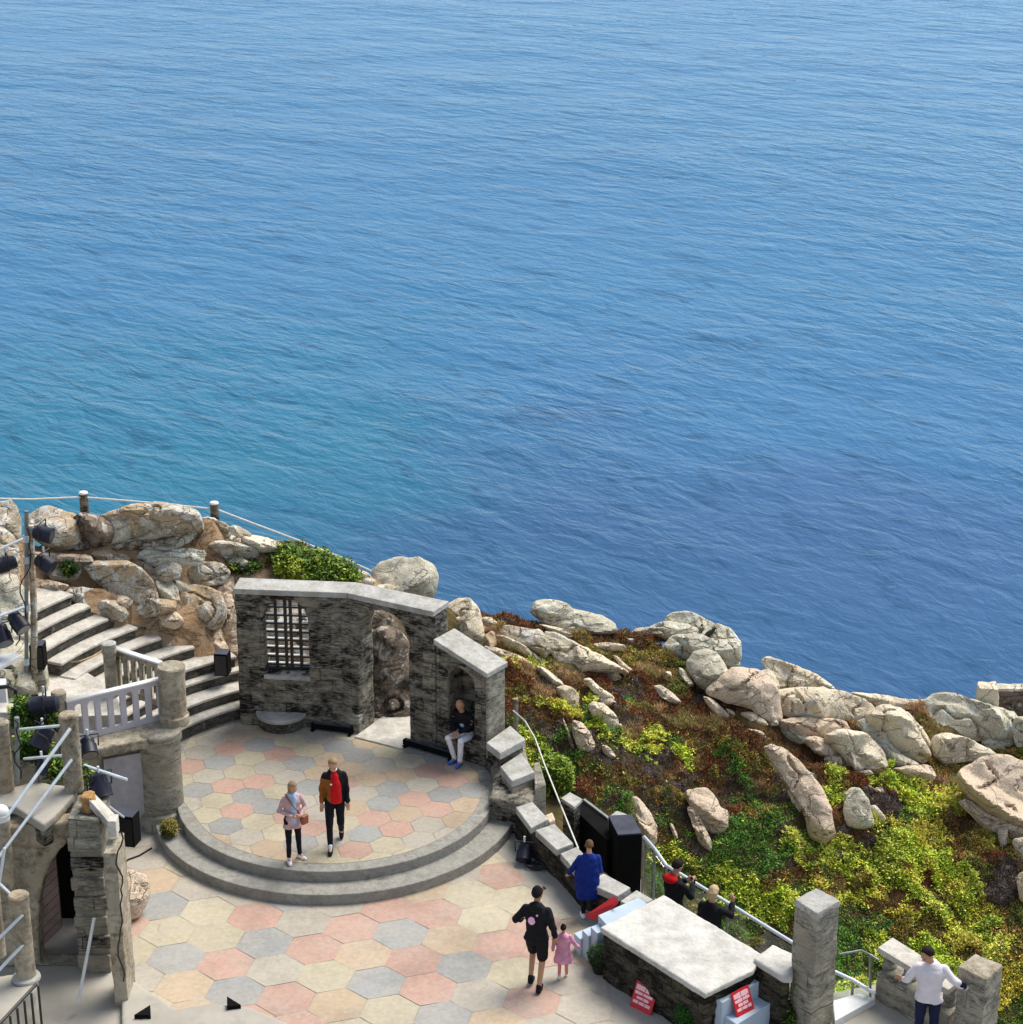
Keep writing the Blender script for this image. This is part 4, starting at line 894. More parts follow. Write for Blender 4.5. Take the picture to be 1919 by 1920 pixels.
bush('bush', 'olive-topped shrub at the left shoulder of the bright green bush', [bb(545, 1035, yb + .4, (.36, .3, .18)), bb(510, 1048, yb + .3, (.2, .25, .14))], OLV, 900, (.04, .08), 'bushes')
bush('bush', 'dark green scrubby bush below the flat rock, left of the wall top', [bb(455, 1062, 32.6, (.32, .25, .13)), bb(430, 1055, 32.7, (.15, .2, .1))], GRN + OLV, 800, (.04, .08), 'bushes')
yb = P(1040, 1480, -1.6).y
bush('bush', 'lime-green rounded bush beside the stepped wall and the wire', [bb(1048, 1450, yb, (.24, .25, .26)), bb(1030, 1440, yb, (.2, .25, .2)), bb(1020, 1475, yb, (.14, .2, .2)), bb(1055, 1475, yb, (.16, .2, .2))], LIME, 1500, (.05, .10), 'bushes')
bush('plant', 'small green plant growing against the rock on the soil path', [bb(130, 1068, P(130, 1085, 2.1).y - .05, (.13, .12, .12))], GRN, 160, (.05, .10), 'small plants among the left rocks')
bush('plant', 'green and orange tuft among the grey stones', [bb(372, 1035, P(372, 1050, 1.9).y - .2, (.14, .12, .12)), bb(345, 1050, P(345, 1060, 1.9).y - .25, (.12, .1, .13)), bb(385, 1030, P(385, 1040, 1.9).y - .1, (.1, .1, .1))], LIME + [(.34, .18, .04)], 300, (.05, .11), 'small plants among the left rocks')
bush('plant', 'tiny green tuft under the whale-backed boulder', [bb(260, 1020, P(260, 1024, 2.25).y - .1, (.10, .1, .06))], GRN, 90, (.04, .08), 'small plants among the left rocks')
# ------------------------------------------------------------------ terrace, stage, paving
FZ = -.35
SCN = (-2.755, 27.8); RCN = (-2.755, 27.535)
def W2(pts, z): return [tuple(P(u, v, z))[:2] for u, v in pts]
def polar(c, r, a): return (c[0] + r * math.cos(R(a)), c[1] + r * math.sin(R(a)))
def arc(c, r, a0, a1, n=48): return [polar(c, r, a0 + (a1 - a0) * k / n) for k in range(n + 1)]

terr = [(-9, 16.5), (9, 16.5), (9, 19.3)] + W2([(1800, 1870), (1672, 1800)], .0) + W2([(1642, 1845), (1560, 1862), (1500, 1830)], FZ) + W2([(1428, 1790), (1245, 1677)], .2) + \
       W2([(1222, 1685), (1183, 1664), (1082, 1587), (999, 1503)], .2) + [(.45, 27.6), (.1, 28.9), (-.75, 29.75), (-2.4, 30.55), (-4.9, 30.75), (-5.5, 30.2), (-9, 29.5)]
t = NT('terrace_concrete')
c = t.ramp(t.noise(1.3, 8, .6), [(.3, (.30, .28, .235)), (.7, (.40, .375, .32))])
c = t.mix(t.ramp(t.noise(3.5, 6, .6), [(.58, 0), (.72, .5)]), c, (.26, .245, .215))
t.bump(t.noise(18, 6), .4, .01); M['terrace'] = t.out(c, .9, .2)
me = bm_mesh(prism_bm(terr, -4.5, FZ - .004)); tag(link('terrace', me, M['terrace']), 'pale concrete terrace under the stage', None, None, 'structure')

def clip(poly, cv):
    """Sutherland-Hodgman against CCW convex polygon"""
    out = poly
    for a, b in zip(cv, cv[1:] + cv[:1]):
        if not out: return []
        ex, ey = b[0] - a[0], b[1] - a[1]
        side = lambda p: ex * (p[1] - a[1]) - ey * (p[0] - a[0])
        res = []
        for p, q in zip(out, out[1:] + out[:1]):
            sp, sq = side(p), side(q)
            if sp >= 0: res.append(p)
            if (sp >= 0) != (sq >= 0):
                k = sp / (sp - sq); res.append((p[0] + (q[0] - p[0]) * k, p[1] + (q[1] - p[1]) * k))
        out = res
    return out

PAL = {'p': (.61, .385, .30), 'g': (.40, .405, .385), 'c': (.60, .53, .37), 'w': (.54, .49, .40), 'o': (.60, .46, .31)}
def paving(name, label, org, Rr, cv, z, seeds, tone=1.0, rot=18, blend=.55, rest='cwcw', gap=.003, pitch=0):
    V = []; Fs = []; Cc = []; rg = random.Random(4)
    bm = bmesh.new(); lay = bm.loops.layers.float_color.new('Col')
    dx, dy = 1.5 * Rr, math.sqrt(3) * Rr
    sw = [(k, P(u, v, z)) for k, u, v in seeds]
    for i in range(-16, 17):
        for j in range(-20, 21):
            lx = i * dx; ly = (j + (.5 if i % 2 else 0)) * dy; cr_, sr_ = math.cos(R(rot)), math.sin(R(rot))
            cx = org[0] + lx * cr_ - ly * sr_; cy = org[1] + lx * sr_ + ly * cr_
            jx = [rg.uniform(-.03, .03) * Rr for _ in range(12)]
            hx = [(cx + (Rr - gap) * math.cos(R(60 * k + rot)) + jx[k] * .6, cy + (Rr - gap) * math.sin(R(60 * k + rot)) + jx[k + 6] * .6) for k in range(6)]
            pl = clip(hx, cv)
            if len(pl) < 3: continue
            near = min(sw, key=lambda s: (s[1].x - cx) ** 2 + (s[1].y - cy) ** 2)
            if (near[1].x - cx) ** 2 + (near[1].y - cy) ** 2 < (Rr * .92) ** 2: k = near[0]
            else: k = rg.choice(rest)
            kf = tone * rg.uniform(.93, 1.07); col = tuple(x * kf for x in PAL[k])
            try: f = bm.faces.new([bm.verts.new((p[0], p[1], z)) for p in pl])
            except ValueError: continue
            for lp in f.loops: lp[lay] = (*col, 1)
    me = bpy.data.meshes.new(name); bm.to_mesh(me); bm.free()
    t = NT(name + '_mat')
    a = t.new('ShaderNodeAttribute', attribute_name='Col')
    c = a.outputs['Color']
    c = t.mix(t.ramp(t.noise(2.2, 8, .62), [(.36, 0), (.72, blend)]), c, (.52 * tone, .46 * tone, .38 * tone))
    c = t.mix(1.0, c, t.ramp(t.noise(1.0, 7, .62), [(.25, .74), (.5, 1), (.8, 1.12)]), 'MULTIPLY')
    c = t.mix(1.0, c, t.ramp(t.noise(16, 5, .7), [(.3, .87), (.7, 1.1)]), 'MULTIPLY')
    st = t.ramp(t.noise(2.7, 9, .72, None, .8), [(.61, 0), (.68, .55)])
    c = t.mix(st, c, (.24, .22, .19))
    t.bump(t.noise(12, 6), .3, .008)
    tag(link(name, me, t.out(c, t.ramp(t.noise(3, 4), [(.3, .55), (.7, .85)]), .3)), label, None, None, 'structure')

lowseeds = [('g', 340, 1705), ('g', 497, 1768), ('g', 870, 1705), ('g', 865, 1798), ('g', 345, 1790), ('g', 670, 1832), ('g', 840, 1895), ('g', 1005, 1855), ('g', 735, 1745), ('p', 460, 1718), ('p', 625, 1785),
            ('p', 430, 1822), ('p', 785, 1843), ('p', 560, 1875), ('p', 930, 1765), ('p', 255, 1752), ('p', 985, 1895), ('p', 700, 1690), ('p', 1010, 1790), ('g', 455, 1870), ('g', 560, 1700), ('c', 780, 1745), ('w', 1050, 1700), ('w', 1000, 1640), ('w', 1080, 1780), ('w', 1130, 1860), ('w', 1180, 1900), ('w', 1060, 1830)]
o_ = P(497, 1768, FZ)
pv = W2([(228, 1990), (228, 1790), (222, 1600), (300, 1560), (480, 1545), (1010, 1600), (1100, 1665), (1120, 1760), (1260, 1880), (1330, 1990)], FZ)
# order CCW in world (x right, y away): bottom-left -> bottom-right -> up
cvx = [pv[0], pv[9], pv[8], pv[7], pv[6], pv[5], pv[4], pv[3], pv[2], pv[1]]
paving('paving', 'lower terrace of large pink, grey and cream hexagonal slabs', (o_.x, o_.y), .415, cvx, FZ + .003, lowseeds, .74, rest='cwcopw', gap=.003)
stseeds = [('g', 467, 1396), ('g', 395, 1431), ('g', 562, 1432), ('g', 725, 1470), ('g', 685, 1415), ('g', 808, 1408), ('g', 345, 1487), ('g', 480, 1505), ('g', 395, 1546), ('g', 715, 1507), ('g', 580, 1488), ('g', 690, 1562), ('g', 560, 1590), ('g', 850, 1500), ('g', 905, 1480), ('g', 620, 1400),
           ('p', 405, 1404), ('p', 515, 1417), ('p', 425, 1487), ('p', 487, 1475), ('p', 455, 1533), ('p', 592, 1368), ('p', 762, 1412), ('p', 770, 1496), ('p', 700, 1530), ('p', 862, 1468), ('p', 745, 1552), ('p', 672, 1598), ('p', 520, 1525), ('p', 660, 1475), ('p', 350, 1445), ('p', 590, 1545), ('p', 800, 1530), ('p', 830, 1440)]
o2 = P(562, 1432, 0)
cs = [polar(SCN, 2.28, a) for a in range(-150, 1, 6)] + [(SCN[0] + a, SCN[1] + b) for a, b in ((2.2, .6), (1.6, 1.7), (.6, 2.6), (-1.9, 2.8), (-2.6, 1.9), (-2.75, .4))]

kerbm = M['kerb']
tier = empty('round_stage', (SCN[0], SCN[1], FZ), 'round stone stage with two curved steps in front', 'stage')
o = prism('lower_tier', arc(SCN, 2.86, -172, 16, 80) + [polar(SCN, 1.5, 16), polar(SCN, 1.5, -172)], FZ - .02, -.175, kerbm, tier, .015)
o = prism('stage_base', arc(SCN, 2.5, -190, 10, 90) + [(.0, 28.9), (-.8, 29.6), (-2.4, 30.5), (-4.9, 30.9), (-6.0, 30.2), (-6.2, 28.2)], FZ - .02, 0.0, kerbm, tier, .015)
paving('stage_paving', 'small pink, grey and tan hexagonal slabs set in the round stage', (o2.x, o2.y), .285, cs, .004, stseeds, .65, -13, .30, 'cowocw', .003)

# curved steps on the left
rk = [3.35, 3.57, 3.90, 4.05, 4.40, 4.70, 4.97, 5.25, 5.55, 5.80]; zk = [.25 + .2 * k for k in range(10)]
ek = [99, 113, 118, 119.5, 127.5, 133, 137, 141, 142, 144]; lk = [168, 168, 168, 168, 160, 158, 157.5, 159, 158, 158]
st = empty('curved_steps', (RCN[0] - 3, RCN[1] + 3, 0), 'flight of pale curved stone steps climbing to the left', 'steps')
for k in range(10):
    r0 = rk[k]; r1 = (rk[k + 1] if k < 9 else 6.5) + .04
    ov = .03
    body = arc(RCN, r0 + ov, lk[k], ek[k], 24) + arc(RCN, r1, ek[k], lk[k], 24)
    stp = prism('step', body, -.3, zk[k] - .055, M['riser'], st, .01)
    top = arc(RCN, r0, lk[k], ek[k] + (.35 * ((k * 7) % 3 - 1)), 24) + arc(RCN, r1 - .01, ek[k], lk[k], 24)
    me = bevel_bm_mesh = None
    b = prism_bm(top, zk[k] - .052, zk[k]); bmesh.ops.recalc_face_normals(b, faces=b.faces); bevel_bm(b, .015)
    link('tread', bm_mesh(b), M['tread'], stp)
lp = W2([(80, 1236), (140, 1246), (215, 1292), (230, 1340), (96, 1345), (70, 1300)], 1.22)
prism('landing', lp, -.3, 1.22, M['tread'], st, .01)

def onp(Mx, u, v):
    """pixel ray onto the z=0 plane of a wall frame -> local x,y"""
    d = ray(u, v); O = Vector((0, 0, H)); n = Mx.col[2].to_3d(); p0 = Mx.col[3].to_3d()
    t = (p0 - O).dot(n) / d.dot(n); q = O + d * t - p0
    return q.dot(Mx.col[0].to_3d()), q.dot(Mx.col[1].to_3d())

def oplist(Mx, u0, u1, vt, vb, vmid=None):
    vm = vmid or (vt + vb) / 2
    x0 = onp(Mx, u0, vm)[0]; x1 = onp(Mx, u1, vm)[0]; um = (u0 + u1) / 2
    return x0, x1, onp(Mx, um, vb)[1], onp(Mx, um, vt)[1]

# ------------------------------------------------------------------ arch wall behind the stage
HT = 2.5
a0, a1, a2 = P(438, 1102, HT), P(652, 1110, HT), P(815, 1145, HT)
TK = .42
ruin = empty('arch_wall', ((a0.x + a2.x) / 2, a1.y, 0), 'high weathered stone wall with a barred window and an arched doorway', 'wall')
def off(p0, p1, d):
    """offset line away from the camera by d"""
    v = Vector((p1[0] - p0[0], p1[1] - p0[1], 0)).normalized(); n = Vector((-v.y, v.x, 0)); return n * d
nA = off(a0, a1, TK); nB = off(a1, a2, TK); nM = (nA + nB).normalized() * TK / max(.5, (nA.normalized() + nB.normalized()).length / 2)
MA, LA = wall_M(a0, a1); MB, LB = wall_M(a1, a2)
sh = Matrix.Translation((0, 0, -TK / 2))
x0, x1, y0, y1 = oplist(MA, 495, 578, 1124, 1266)
print('window', x0, x1, y0, y1, 'LA', LA)
hA = HT - .10
meA = slab_mesh([[(0, -.3), (LA + .08, -.3), (LA + .08, hA), (0, hA)], arch(x0, x1, y0, y1)], TK, MA @ sh)
link('wall_section', erode(meA, .035, .014, 5, 3), M['wall'], ruin)
d0, d1, dy0, dy1 = oplist(MB, 676, 766, 1146, 1360, 1260)
print('door', d0, d1, dy0, dy1, 'LB', LB)
meB = slab_mesh([[(-.02, -.3), (d0, -.3)] + arch(d0, d1, 0, dy1)[:1:-1][:0] + [(d0, -.3)][:0] +
                 [(d0 + (d1 - d0) * 0, dy1 - (d1 - d0) / 2)] +
                 [((d0 + d1) / 2 - (d1 - d0) / 2 * math.cos(PI * k / 12), dy1 - (d1 - d0) / 2 + (d1 - d0) / 2 * math.sin(PI * k / 12)) for k in range(1, 12)] +
                 [(d1, dy1 - (d1 - d0) / 2), (d1, -.3), (LB, -.3), (LB, hA), (-.02, hA)]], TK, MB @ sh)
link('wall_section', erode(meB, .035, .014, 5, 8), M['wall'], ruin)
# pilaster at the bend
pq = [onp(MB, 632, 1240)[0], onp(MB, 676, 1240)[0]]
def loc(Mx, x, y, z): return Mx @ Vector((x, y, z))
pl = [loc(MB, d0 - .44, 0, .06), loc(MB, d0 - .002, 0, .06), loc(MB, d0 - .002, 0, -.1), loc(MB, d0 - .44, 0, -.1)]
bm = prism_bm([(p.x, p.y) for p in pl], -.05, 2.1); link('pilaster', erode(bm_mesh(bm), .035, .012, 6, 12), M['wall'], ruin)
pl = [loc(MB, d0 - .46, 0, .09), loc(MB, d0 + .0, 0, .09), loc(MB, d0 + .0, 0, -.1), loc(MB, d0 - .46, 0, -.1)]
prism('plinth', [(p.x, p.y) for p in pl], -.02, .34, M['wall_light'], ruin, .02)
# copings
def strip(name, pts, depth, z0, z1, m, parent, over=.04):
    """pts: front line; returns slab along it"""
    P0, P1 = Vector(pts[0]), Vector(pts[1]); n = off(P0, P1, 1)
    q = [P0 - n * over, P1 - n * over, P1 + n * (depth + over), P0 + n * (depth + over)]
    return [(p.x, p.y) for p in q]
qa = strip('c', (a0, a1), TK, 0, 0, None, None); qb = strip('c', (a1, a2), TK, 0, 0, None, None)
mid_f = ((qa[1][0] + qb[0][0]) / 2, (qa[1][1] + qb[0][1]) / 2); mid_b = ((qa[2][0] + qb[3][0]) / 2, (qa[2][1] + qb[3][1]) / 2)
prism('coping', [qa[0], mid_f, mid_b, qa[3]], HT - .1, HT, M['coping'], ruin, .012)
prism('coping', [(mid_f[0] + .006, mid_f[1]), qb[1], qb[2], (mid_b[0] + .006, mid_b[1])], HT - .1, HT - .002, M['coping'], ruin, .012)
# window grille
g = link('window_grille', bm_mesh(box_bm((0, 0, 0), (x1 - x0 - .02, .06, .05)).copy() if False else bevel_bm(box_bm(loc(MA, (x0 + x1) / 2, y0 + .03, -.22), (x1 - x0, .05, .06)))), M['iron'], ruin)
nb = 3
for k in range(nb):
    xx = x0 + (x1 - x0) * (k + 1) / (nb + 1) + (-.02, 0, .02)[k]
    hh = dy1 * 0 + y1 - (x1 - x0) / 2 + math.sqrt(max(.0, ((x1 - x0) / 2) ** 2 - (xx - (x0 + x1) / 2) ** 2))
    for dd in ((0,) if k != 1 else (-.045, .045)):
        a = loc(MA, xx + dd, y0, -.22); b_ = loc(MA, xx + dd, hh - .01, -.22)
        link('bar', bm_mesh(box_bm((a + b_) / 2, (.05, .05, (b_ - a).length), Matrix.Rotation(math.atan2(MA.col[0].y, MA.col[0].x), 3, 'Z'))), M['iron'], g)
for k in range(9):
    yy = y0 + .10 + (y1 - y0 - .18) * k / 8
    r_ = (x1 - x0) / 2; dyc = yy - (y1 - r_); half = r_ if dyc < 0 else math.sqrt(max(.01, r_ * r_ - dyc * dyc))
    Rz = Matrix.Rotation(math.atan2(MA.col[0].y, MA.col[0].x), 3, 'Z')
    cb = link('crossbar', bm_mesh(box_bm(loc(MA, (x0 + x1) / 2, yy, -.225), (2 * half, .045, .03), Rz)), M['iron'], g)
    link('lit_top_strip', bm_mesh(box_bm(loc(MA, (x0 + x1) / 2, yy + .024, -.232), (2 * half, .05, .016), Rz)), M['white'], cb)  # white strip paints the sunlit top edge of the dark bar
# sill and recess below the window
ss_ = [loc(MA, x0 - .02, 0, .05), loc(MA, x1 + .02, 0, .05), loc(MA, x1 + .02, 0, -.3), loc(MA, x0 - .02, 0, -.3)]
prism('window_sill', [(p.x, p.y) for p in ss_], y0 - .07, y0 + .003, M['coping'], ruin, .01)
# thin door step inside the doorway
th_ = [loc(MB, d0 + .01, 0, .25), loc(MB, d1 - .01, 0, .25), loc(MB, d1 - .01, 0, -TK - .9), loc(MB, d0 + .01, 0, -TK - .9)]
prism('threshold', [(p.x, p.y) for p in th_], -.1, .03, M['tread'], ruin, .01)

# ------------------------------------------------------------------ lower wall with the niche and its stepped end
c0, c1 = P(818, 1197, 2.02), P(912, 1260, 1.70)
c0 = Vector((a2.x + .0, c0.y, 2.02))
cz0, cz1 = 2.02, 1.70
MC, LC = wall_M(c0, c1)
nw = empty('niche_wall', (c1.x, c1.y, 0), 'sloping stone wall with an arched niche, stepping down beside the stage', 'wall')
n0, n1_, ny0, ny1 = oplist(MC, 842, 889, 1246, 1405, 1330)
print('niche', n0, n1_, ny0, ny1, 'LC', LC)
TC = .50
ny0 = .40
meC = slab_mesh([[(0, -.3), (LC, -.3), (LC, cz1 - .09), (0, cz0 - .09)], arch(n0, n1_, ny0, min(ny1, 1.62))], TC, MC @ Matrix.Translation((0, 0, -TC / 2)))
link('wall_section', erode(meC, .032, .012, 5, 15), M['wall'], nw)
q = [loc(MC, n0 - .05, 0, -.40), loc(MC, n1_ + .05, 0, -.40), loc(MC, n1_ + .05, 0, -TC + .01), loc(MC, n0 - .05, 0, -TC + .01)]
prism('niche_back', [(p.x, p.y) for p in q], .2, 1.6, M['wall'], nw, 0)
# sloping coping
nC = off(c0, c1, 1); dirC = (Vector((c1.x - c0.x, c1.y - c0.y, 0))).normalized()
bm = prism_bm([tuple((c0 - nC * .04)[:2]), tuple((c1 - nC * .04 + dirC * .05)[:2]), tuple((c1 + nC * (TC + .02) + dirC * .05)[:2]), tuple((c0 + nC * (TC + .02))[:2])], [cz0 - .09, cz1 - .09, cz1 - .09, cz0 - .09], [cz0, cz1, cz1, cz0])
bmesh.ops.recalc_face_normals(bm, faces=bm.faces); bevel_bm(bm, .012)
link('coping', bm_mesh(bm), M['coping'], nw)
# pillar end (pale face) and stepped blocks
def blk(name, pts, z, z0, m, parent, bev=.015, er=None):
    w_ = W2(pts, z)
    if er is None: return prism(name, w_, z0, z, m, parent, bev)
    return link(name, erode(bm_mesh(prism_bm(w_, z0, z)), er, .012, 6, len(pts) + int(pts[0][0])), m, parent)
e0 = c1 + dirC * .03; 
pe = [tuple((c1 - nC * .01 - dirC * .02)[:2]), tuple((c1 - nC * .01 + dirC * .035)[:2]), tuple((c1 + nC * (TC - .02) + dirC * .035)[:2]), tuple((c1 + nC * (TC - .02) - dirC * .02)[:2])]
link('pillar_end', erode(bm_mesh(prism_bm(pe, -.3, cz1 - .1)), .03, .006, 6, 44), M['wall_light'], nw)
blk('block', [(912, 1392), (957, 1360), (986, 1386), (938, 1412)], .60, .47, M['coping'], nw)
blk('block_base', [(914, 1394), (955, 1362), (983, 1386), (937, 1409)], .598, -.3, M['wall'], nw, er=.03) if False else prism('block_base', W2([(915, 1398), (953, 1372), (982, 1392), (939, 1416)], .45), -.3, .475, M['wall'], nw, .02)
prism('block_base', W2([(914, 1396), (940, 1412), (962, 1452), (1000, 1446), (984, 1390), (954, 1366)], .40), -.34, .285, M['wall_light'], nw, .02)
blk('block', [(938, 1437), (978, 1411), (1003, 1447), (960, 1464)], .42, .29, M['coping'], nw)
prism('block_base', W2([(940, 1442), (978, 1416), (1001, 1450), (961, 1468)], .38), -.34, .295, M['wall_light'], nw, .02)
blk('block', [(1001, 1430), (1012, 1428), (1024, 1470), (1003, 1478)], .30, -.5, M['wall_light'], nw)
# foot of the wall along the stage edge
lw = [(SCN[0] + 2.47 * math.cos(R(a)), SCN[1] + 2.47 * math.sin(R(a))) for a in (24, 14, 4, -6, -14)] + [(.30, 26.9), (.42, 27.6), (.15, 28.6)]
link('wall_foot', erode(bm_mesh(prism_bm(lw, -.34, .20)), .035, .012, 6, 31), M['wall'], nw)

# low parapet with cap stones, running down to the altar block
par = empty('parapet_wall', tuple(P(1051, 1600, 0)), 'low dark parapet wall topped with separate pale cap stones', 'wall')
body = W2([(966, 1520), (996, 1556), (1044, 1598), (1095, 1652), (1160, 1682), (1190, 1702), (1222, 1690), (1183, 1668), (1082, 1594), (1000, 1510)], .10)
link('wall_body', erode(bm_mesh(prism_bm(body, FZ - .05, .085)), .03, .010, 6, 51), M['wall_dark_shade'], par)
for cp, zz in (([(967, 1513), (999, 1503), (1029, 1535), (996, 1552)], .22), ([(1004, 1556), (1040, 1544), (1076, 1581), (1044, 1593)], .20), ([(1051, 1600), (1082, 1587), (1127, 1634), (1094, 1650)], .20),
               ([(1100, 1655), (1132, 1637), (1183, 1664), (1158, 1680)], .20), ([(1163, 1689), (1194, 1668), (1225, 1686), (1192, 1704)], .24)):
    prism('cap_stone', W2(cp, zz), zz - .115, zz, M['coping'], par, .015)
prism('side_stone', W2([(1022, 1528), (1036, 1522), (1042, 1536), (1030, 1542)], .05), -.4, .05, M['rock_tan'], par, .02)

# altar-like block
alt = empty('altar_block', tuple(P(1270, 1800, FZ)), 'large pale slab on a dark rough stone base', 'table')
ap = [(1125, 1738), (1245, 1677), (1430, 1789), (1413, 1819), (1322, 1863)]
bm = bmesh.new(); bm = prism_bm(W2(ap, .45), .36, .45); bmesh.ops.recalc_face_normals(bm, faces=bm.faces)
link('top_slab', erode(bm_mesh(bm), .022, .006, 7, 61), M['altar'], alt)
ai = [(1131, 1739), (1245, 1683), (1422, 1790), (1408, 1816), (1322, 1856)]
link('base', erode(bm_mesh(prism_bm(W2(ai, .45), FZ - .05, .37)), .032, .02, 6, 62), M['wall_dark_shade'], alt)
bk = empty('corner_block', tuple(P(1450, 1800, FZ)), 'pale topped stone block between the large slab and the tall pillar', 'block')
link('top_slab', erode(bm_mesh(prism_bm(W2([(1413, 1797), (1449, 1770), (1489, 1788), (1486, 1832), (1470, 1832)], .50), .40, .50)), .022, .006, 7, 63), M['altar'], bk)
link('base', erode(bm_mesh(prism_bm(W2([(1416, 1799), (1449, 1776), (1484, 1790), (1480, 1828), (1468, 1828)], .50), FZ - .05, .41)), .03, .014, 6, 64), M['wall_dark_shade'], bk)

# pale blue steps
bs = empty('blue_steps', tuple(P(1130, 1750, FZ)), 'pale blue-grey wooden steps at the left end of the large slab', 'steps', 'pale blue steps beside the large slab')
prism('platform', W2([(1122, 1716), (1197, 1683), (1216, 1696), (1141, 1738)], .28), FZ, .28, M['bluegrey'], bs, .006)
for i, (a, b) in enumerate(((1110, 1096), (1098, 1082), (1086, 1072))):
    zz = .17 - .13 * i
    u0 = (1124, 1108, 1092)[i]; u1 = (1108, 1092, 1077)[i]
    prism('step', W2([(u0, 1731 + 6 * i), (u0 + 12, 1743 + 6 * i), (u1 + 12, 1750 + 6 * i), (u1, 1738 + 6 * i)], zz), FZ, zz, M['bluegrey'], bs, .004)
bs = empty('blue_steps', tuple(P(1390, 1880, FZ)), 'pale blue-grey wooden steps at the right end of the large slab, carrying a red sign', 'steps', 'pale blue steps beside the large slab')
prism('step', W2([(1325, 1865), (1397, 1826), (1424, 1840), (1355, 1880)], .22), FZ, .22, M['bluegrey'], bs, .008)
prism('step', W2([(1357, 1904), (1424, 1865), (1449, 1879), (1382, 1921)], -.02), FZ, -.02, M['bluegrey'], bs, .008)

# seat stone below the window
ds = P(529, 1331, .27)
da = empty('stone_dais', (ds.x, ds.y, 0), 'half-round stone seat under the barred window', 'seat')
bm = lathe_bm((ds.x, ds.y), [(.38, 0), (.385, .18), (.43, .2), (.44, .25), (.43, .27)], 40)
link('seat', bm_mesh(bm), M['coping'], da)
bm = lathe_bm((ds.x, ds.y), [(.388, 0.01), (.392, .17), (.392, .18)], 40); link('seat_base', bm_mesh(bm), M['riser'], da)

# floor light bars at the foot of the arch wall
for a, b, lb in (((585, 1362), (662, 1372), 'black lighting bar on the stage floor left of the doorway'), ((758, 1392), (852, 1420), 'black lighting bar on the stage floor right of the doorway')):
    A_1 = P(*a, .05); B_1 = P(*b, .05); r_ = empty('lighting_bar', tuple((A_1 + B_1) / 2 - Vector((0, 0, .05))), lb, 'stage light', 'black lighting bars along the wall foot')
    d_ = (B_1 - A_1); ang = math.atan2(d_.y, d_.x)
    link('housing', bm_mesh(bevel_bm(box_bm((A_1 + B_1) / 2 + Vector((0, 0, .03)), (d_.length, .09, .09), Matrix.Rotation(ang, 3, 'Z')), .01)), M['black'], r_)
    for s in (-.45, .45): link('foot', bm_mesh(box_bm((A_1 + B_1) / 2 + d_ * s + Vector((0, -.02, -.028)), (.05, .17, .04), Matrix.Rotation(ang, 3, 'Z'))), M['black'], r_)
    link('lens_strip', bm_mesh(box_bm((A_1 + B_1) / 2 + Vector((0, 0, .078)), (d_.length * .9, .05, .008), Matrix.Rotation(ang, 3, 'Z'))), M['slate'], r_)

# ------------------------------------------------------------------ drum tower and balustrades on the left
dc = P(306, 1540, FZ); rD = 41 / 3700 * math.hypot(dc.y, dc.z - H)
dr = empty('drum_pier', (dc.x, dc.y, FZ), 'stout round stone pier with a slimmer post on its ledge, left of the stage', 'pillar')
LZ = 1.27
link('drum', bm_mesh(lathe_bm(dc, [(rD + .07, FZ), (rD + .07, FZ + .22), (rD + .05, FZ + .26), (rD, FZ + .28), (rD - .005, .6), (rD, LZ - .22), (rD + .03, LZ - .17), (rD + .035, LZ - .02), (rD + .02, LZ)], 48)), M['drum'], dr)
smooth_by_angle(dr.children[0].data if dr.children else bpy.data.meshes[-1])
pc = P(321, 1248, 2.22); rp = 24.5 / 3700 * math.hypot(pc.y, H - 2.2)
link('post', bm_mesh(lathe_bm(pc, [(rp + .03, LZ - .02), (rp + .03, LZ + .12), (rp, LZ + .14), (rp, 2.0), (rp + .01, 2.08), (rp + .015, 2.2), (rp, 2.22)], 40)), M['column'], dr)
lg = empty('ledge_wall', tuple(P(220, 1500, FZ)), 'stone wall with a moulded ledge and pale grey door panel, left of the round pier', 'wall')
lpoly = W2([(120, 1388), (312, 1343), (300, 1380), (266, 1388), (178, 1405), (120, 1418)], LZ)
link('ledge', erode(bm_mesh(prism_bm(lpoly, LZ - .16, LZ)), .028, .010, 7, 71), M['column'], lg)
wq = [P(120, 1416, LZ - .1), P(178, 1405, LZ - .1), P(268, 1390, LZ - .1)]
wl = [tuple((w_ + Vector((0, .06, 0)))[:2]) for w_ in wq] + [tuple((wq[2] + Vector((.1, .5, 0)))[:2]), tuple((wq[0] + Vector((0, .5, 0)))[:2])]
link('wall_body', erode(bm_mesh(prism_bm(wl, FZ, LZ - .15)), .03, .010, 6, 72), M['drum'], lg)
pa, pb = wq[1] + Vector((.03, .02, 0)), wq[2] + Vector((-.02, .02, 0)); MD, LD = wall_M(pa, pb)
link('door_panel', slab_mesh([[(.08, FZ), (LD, FZ), (LD, .98), (.08, .98)]], .05, MD, .006), M['door'], lg)

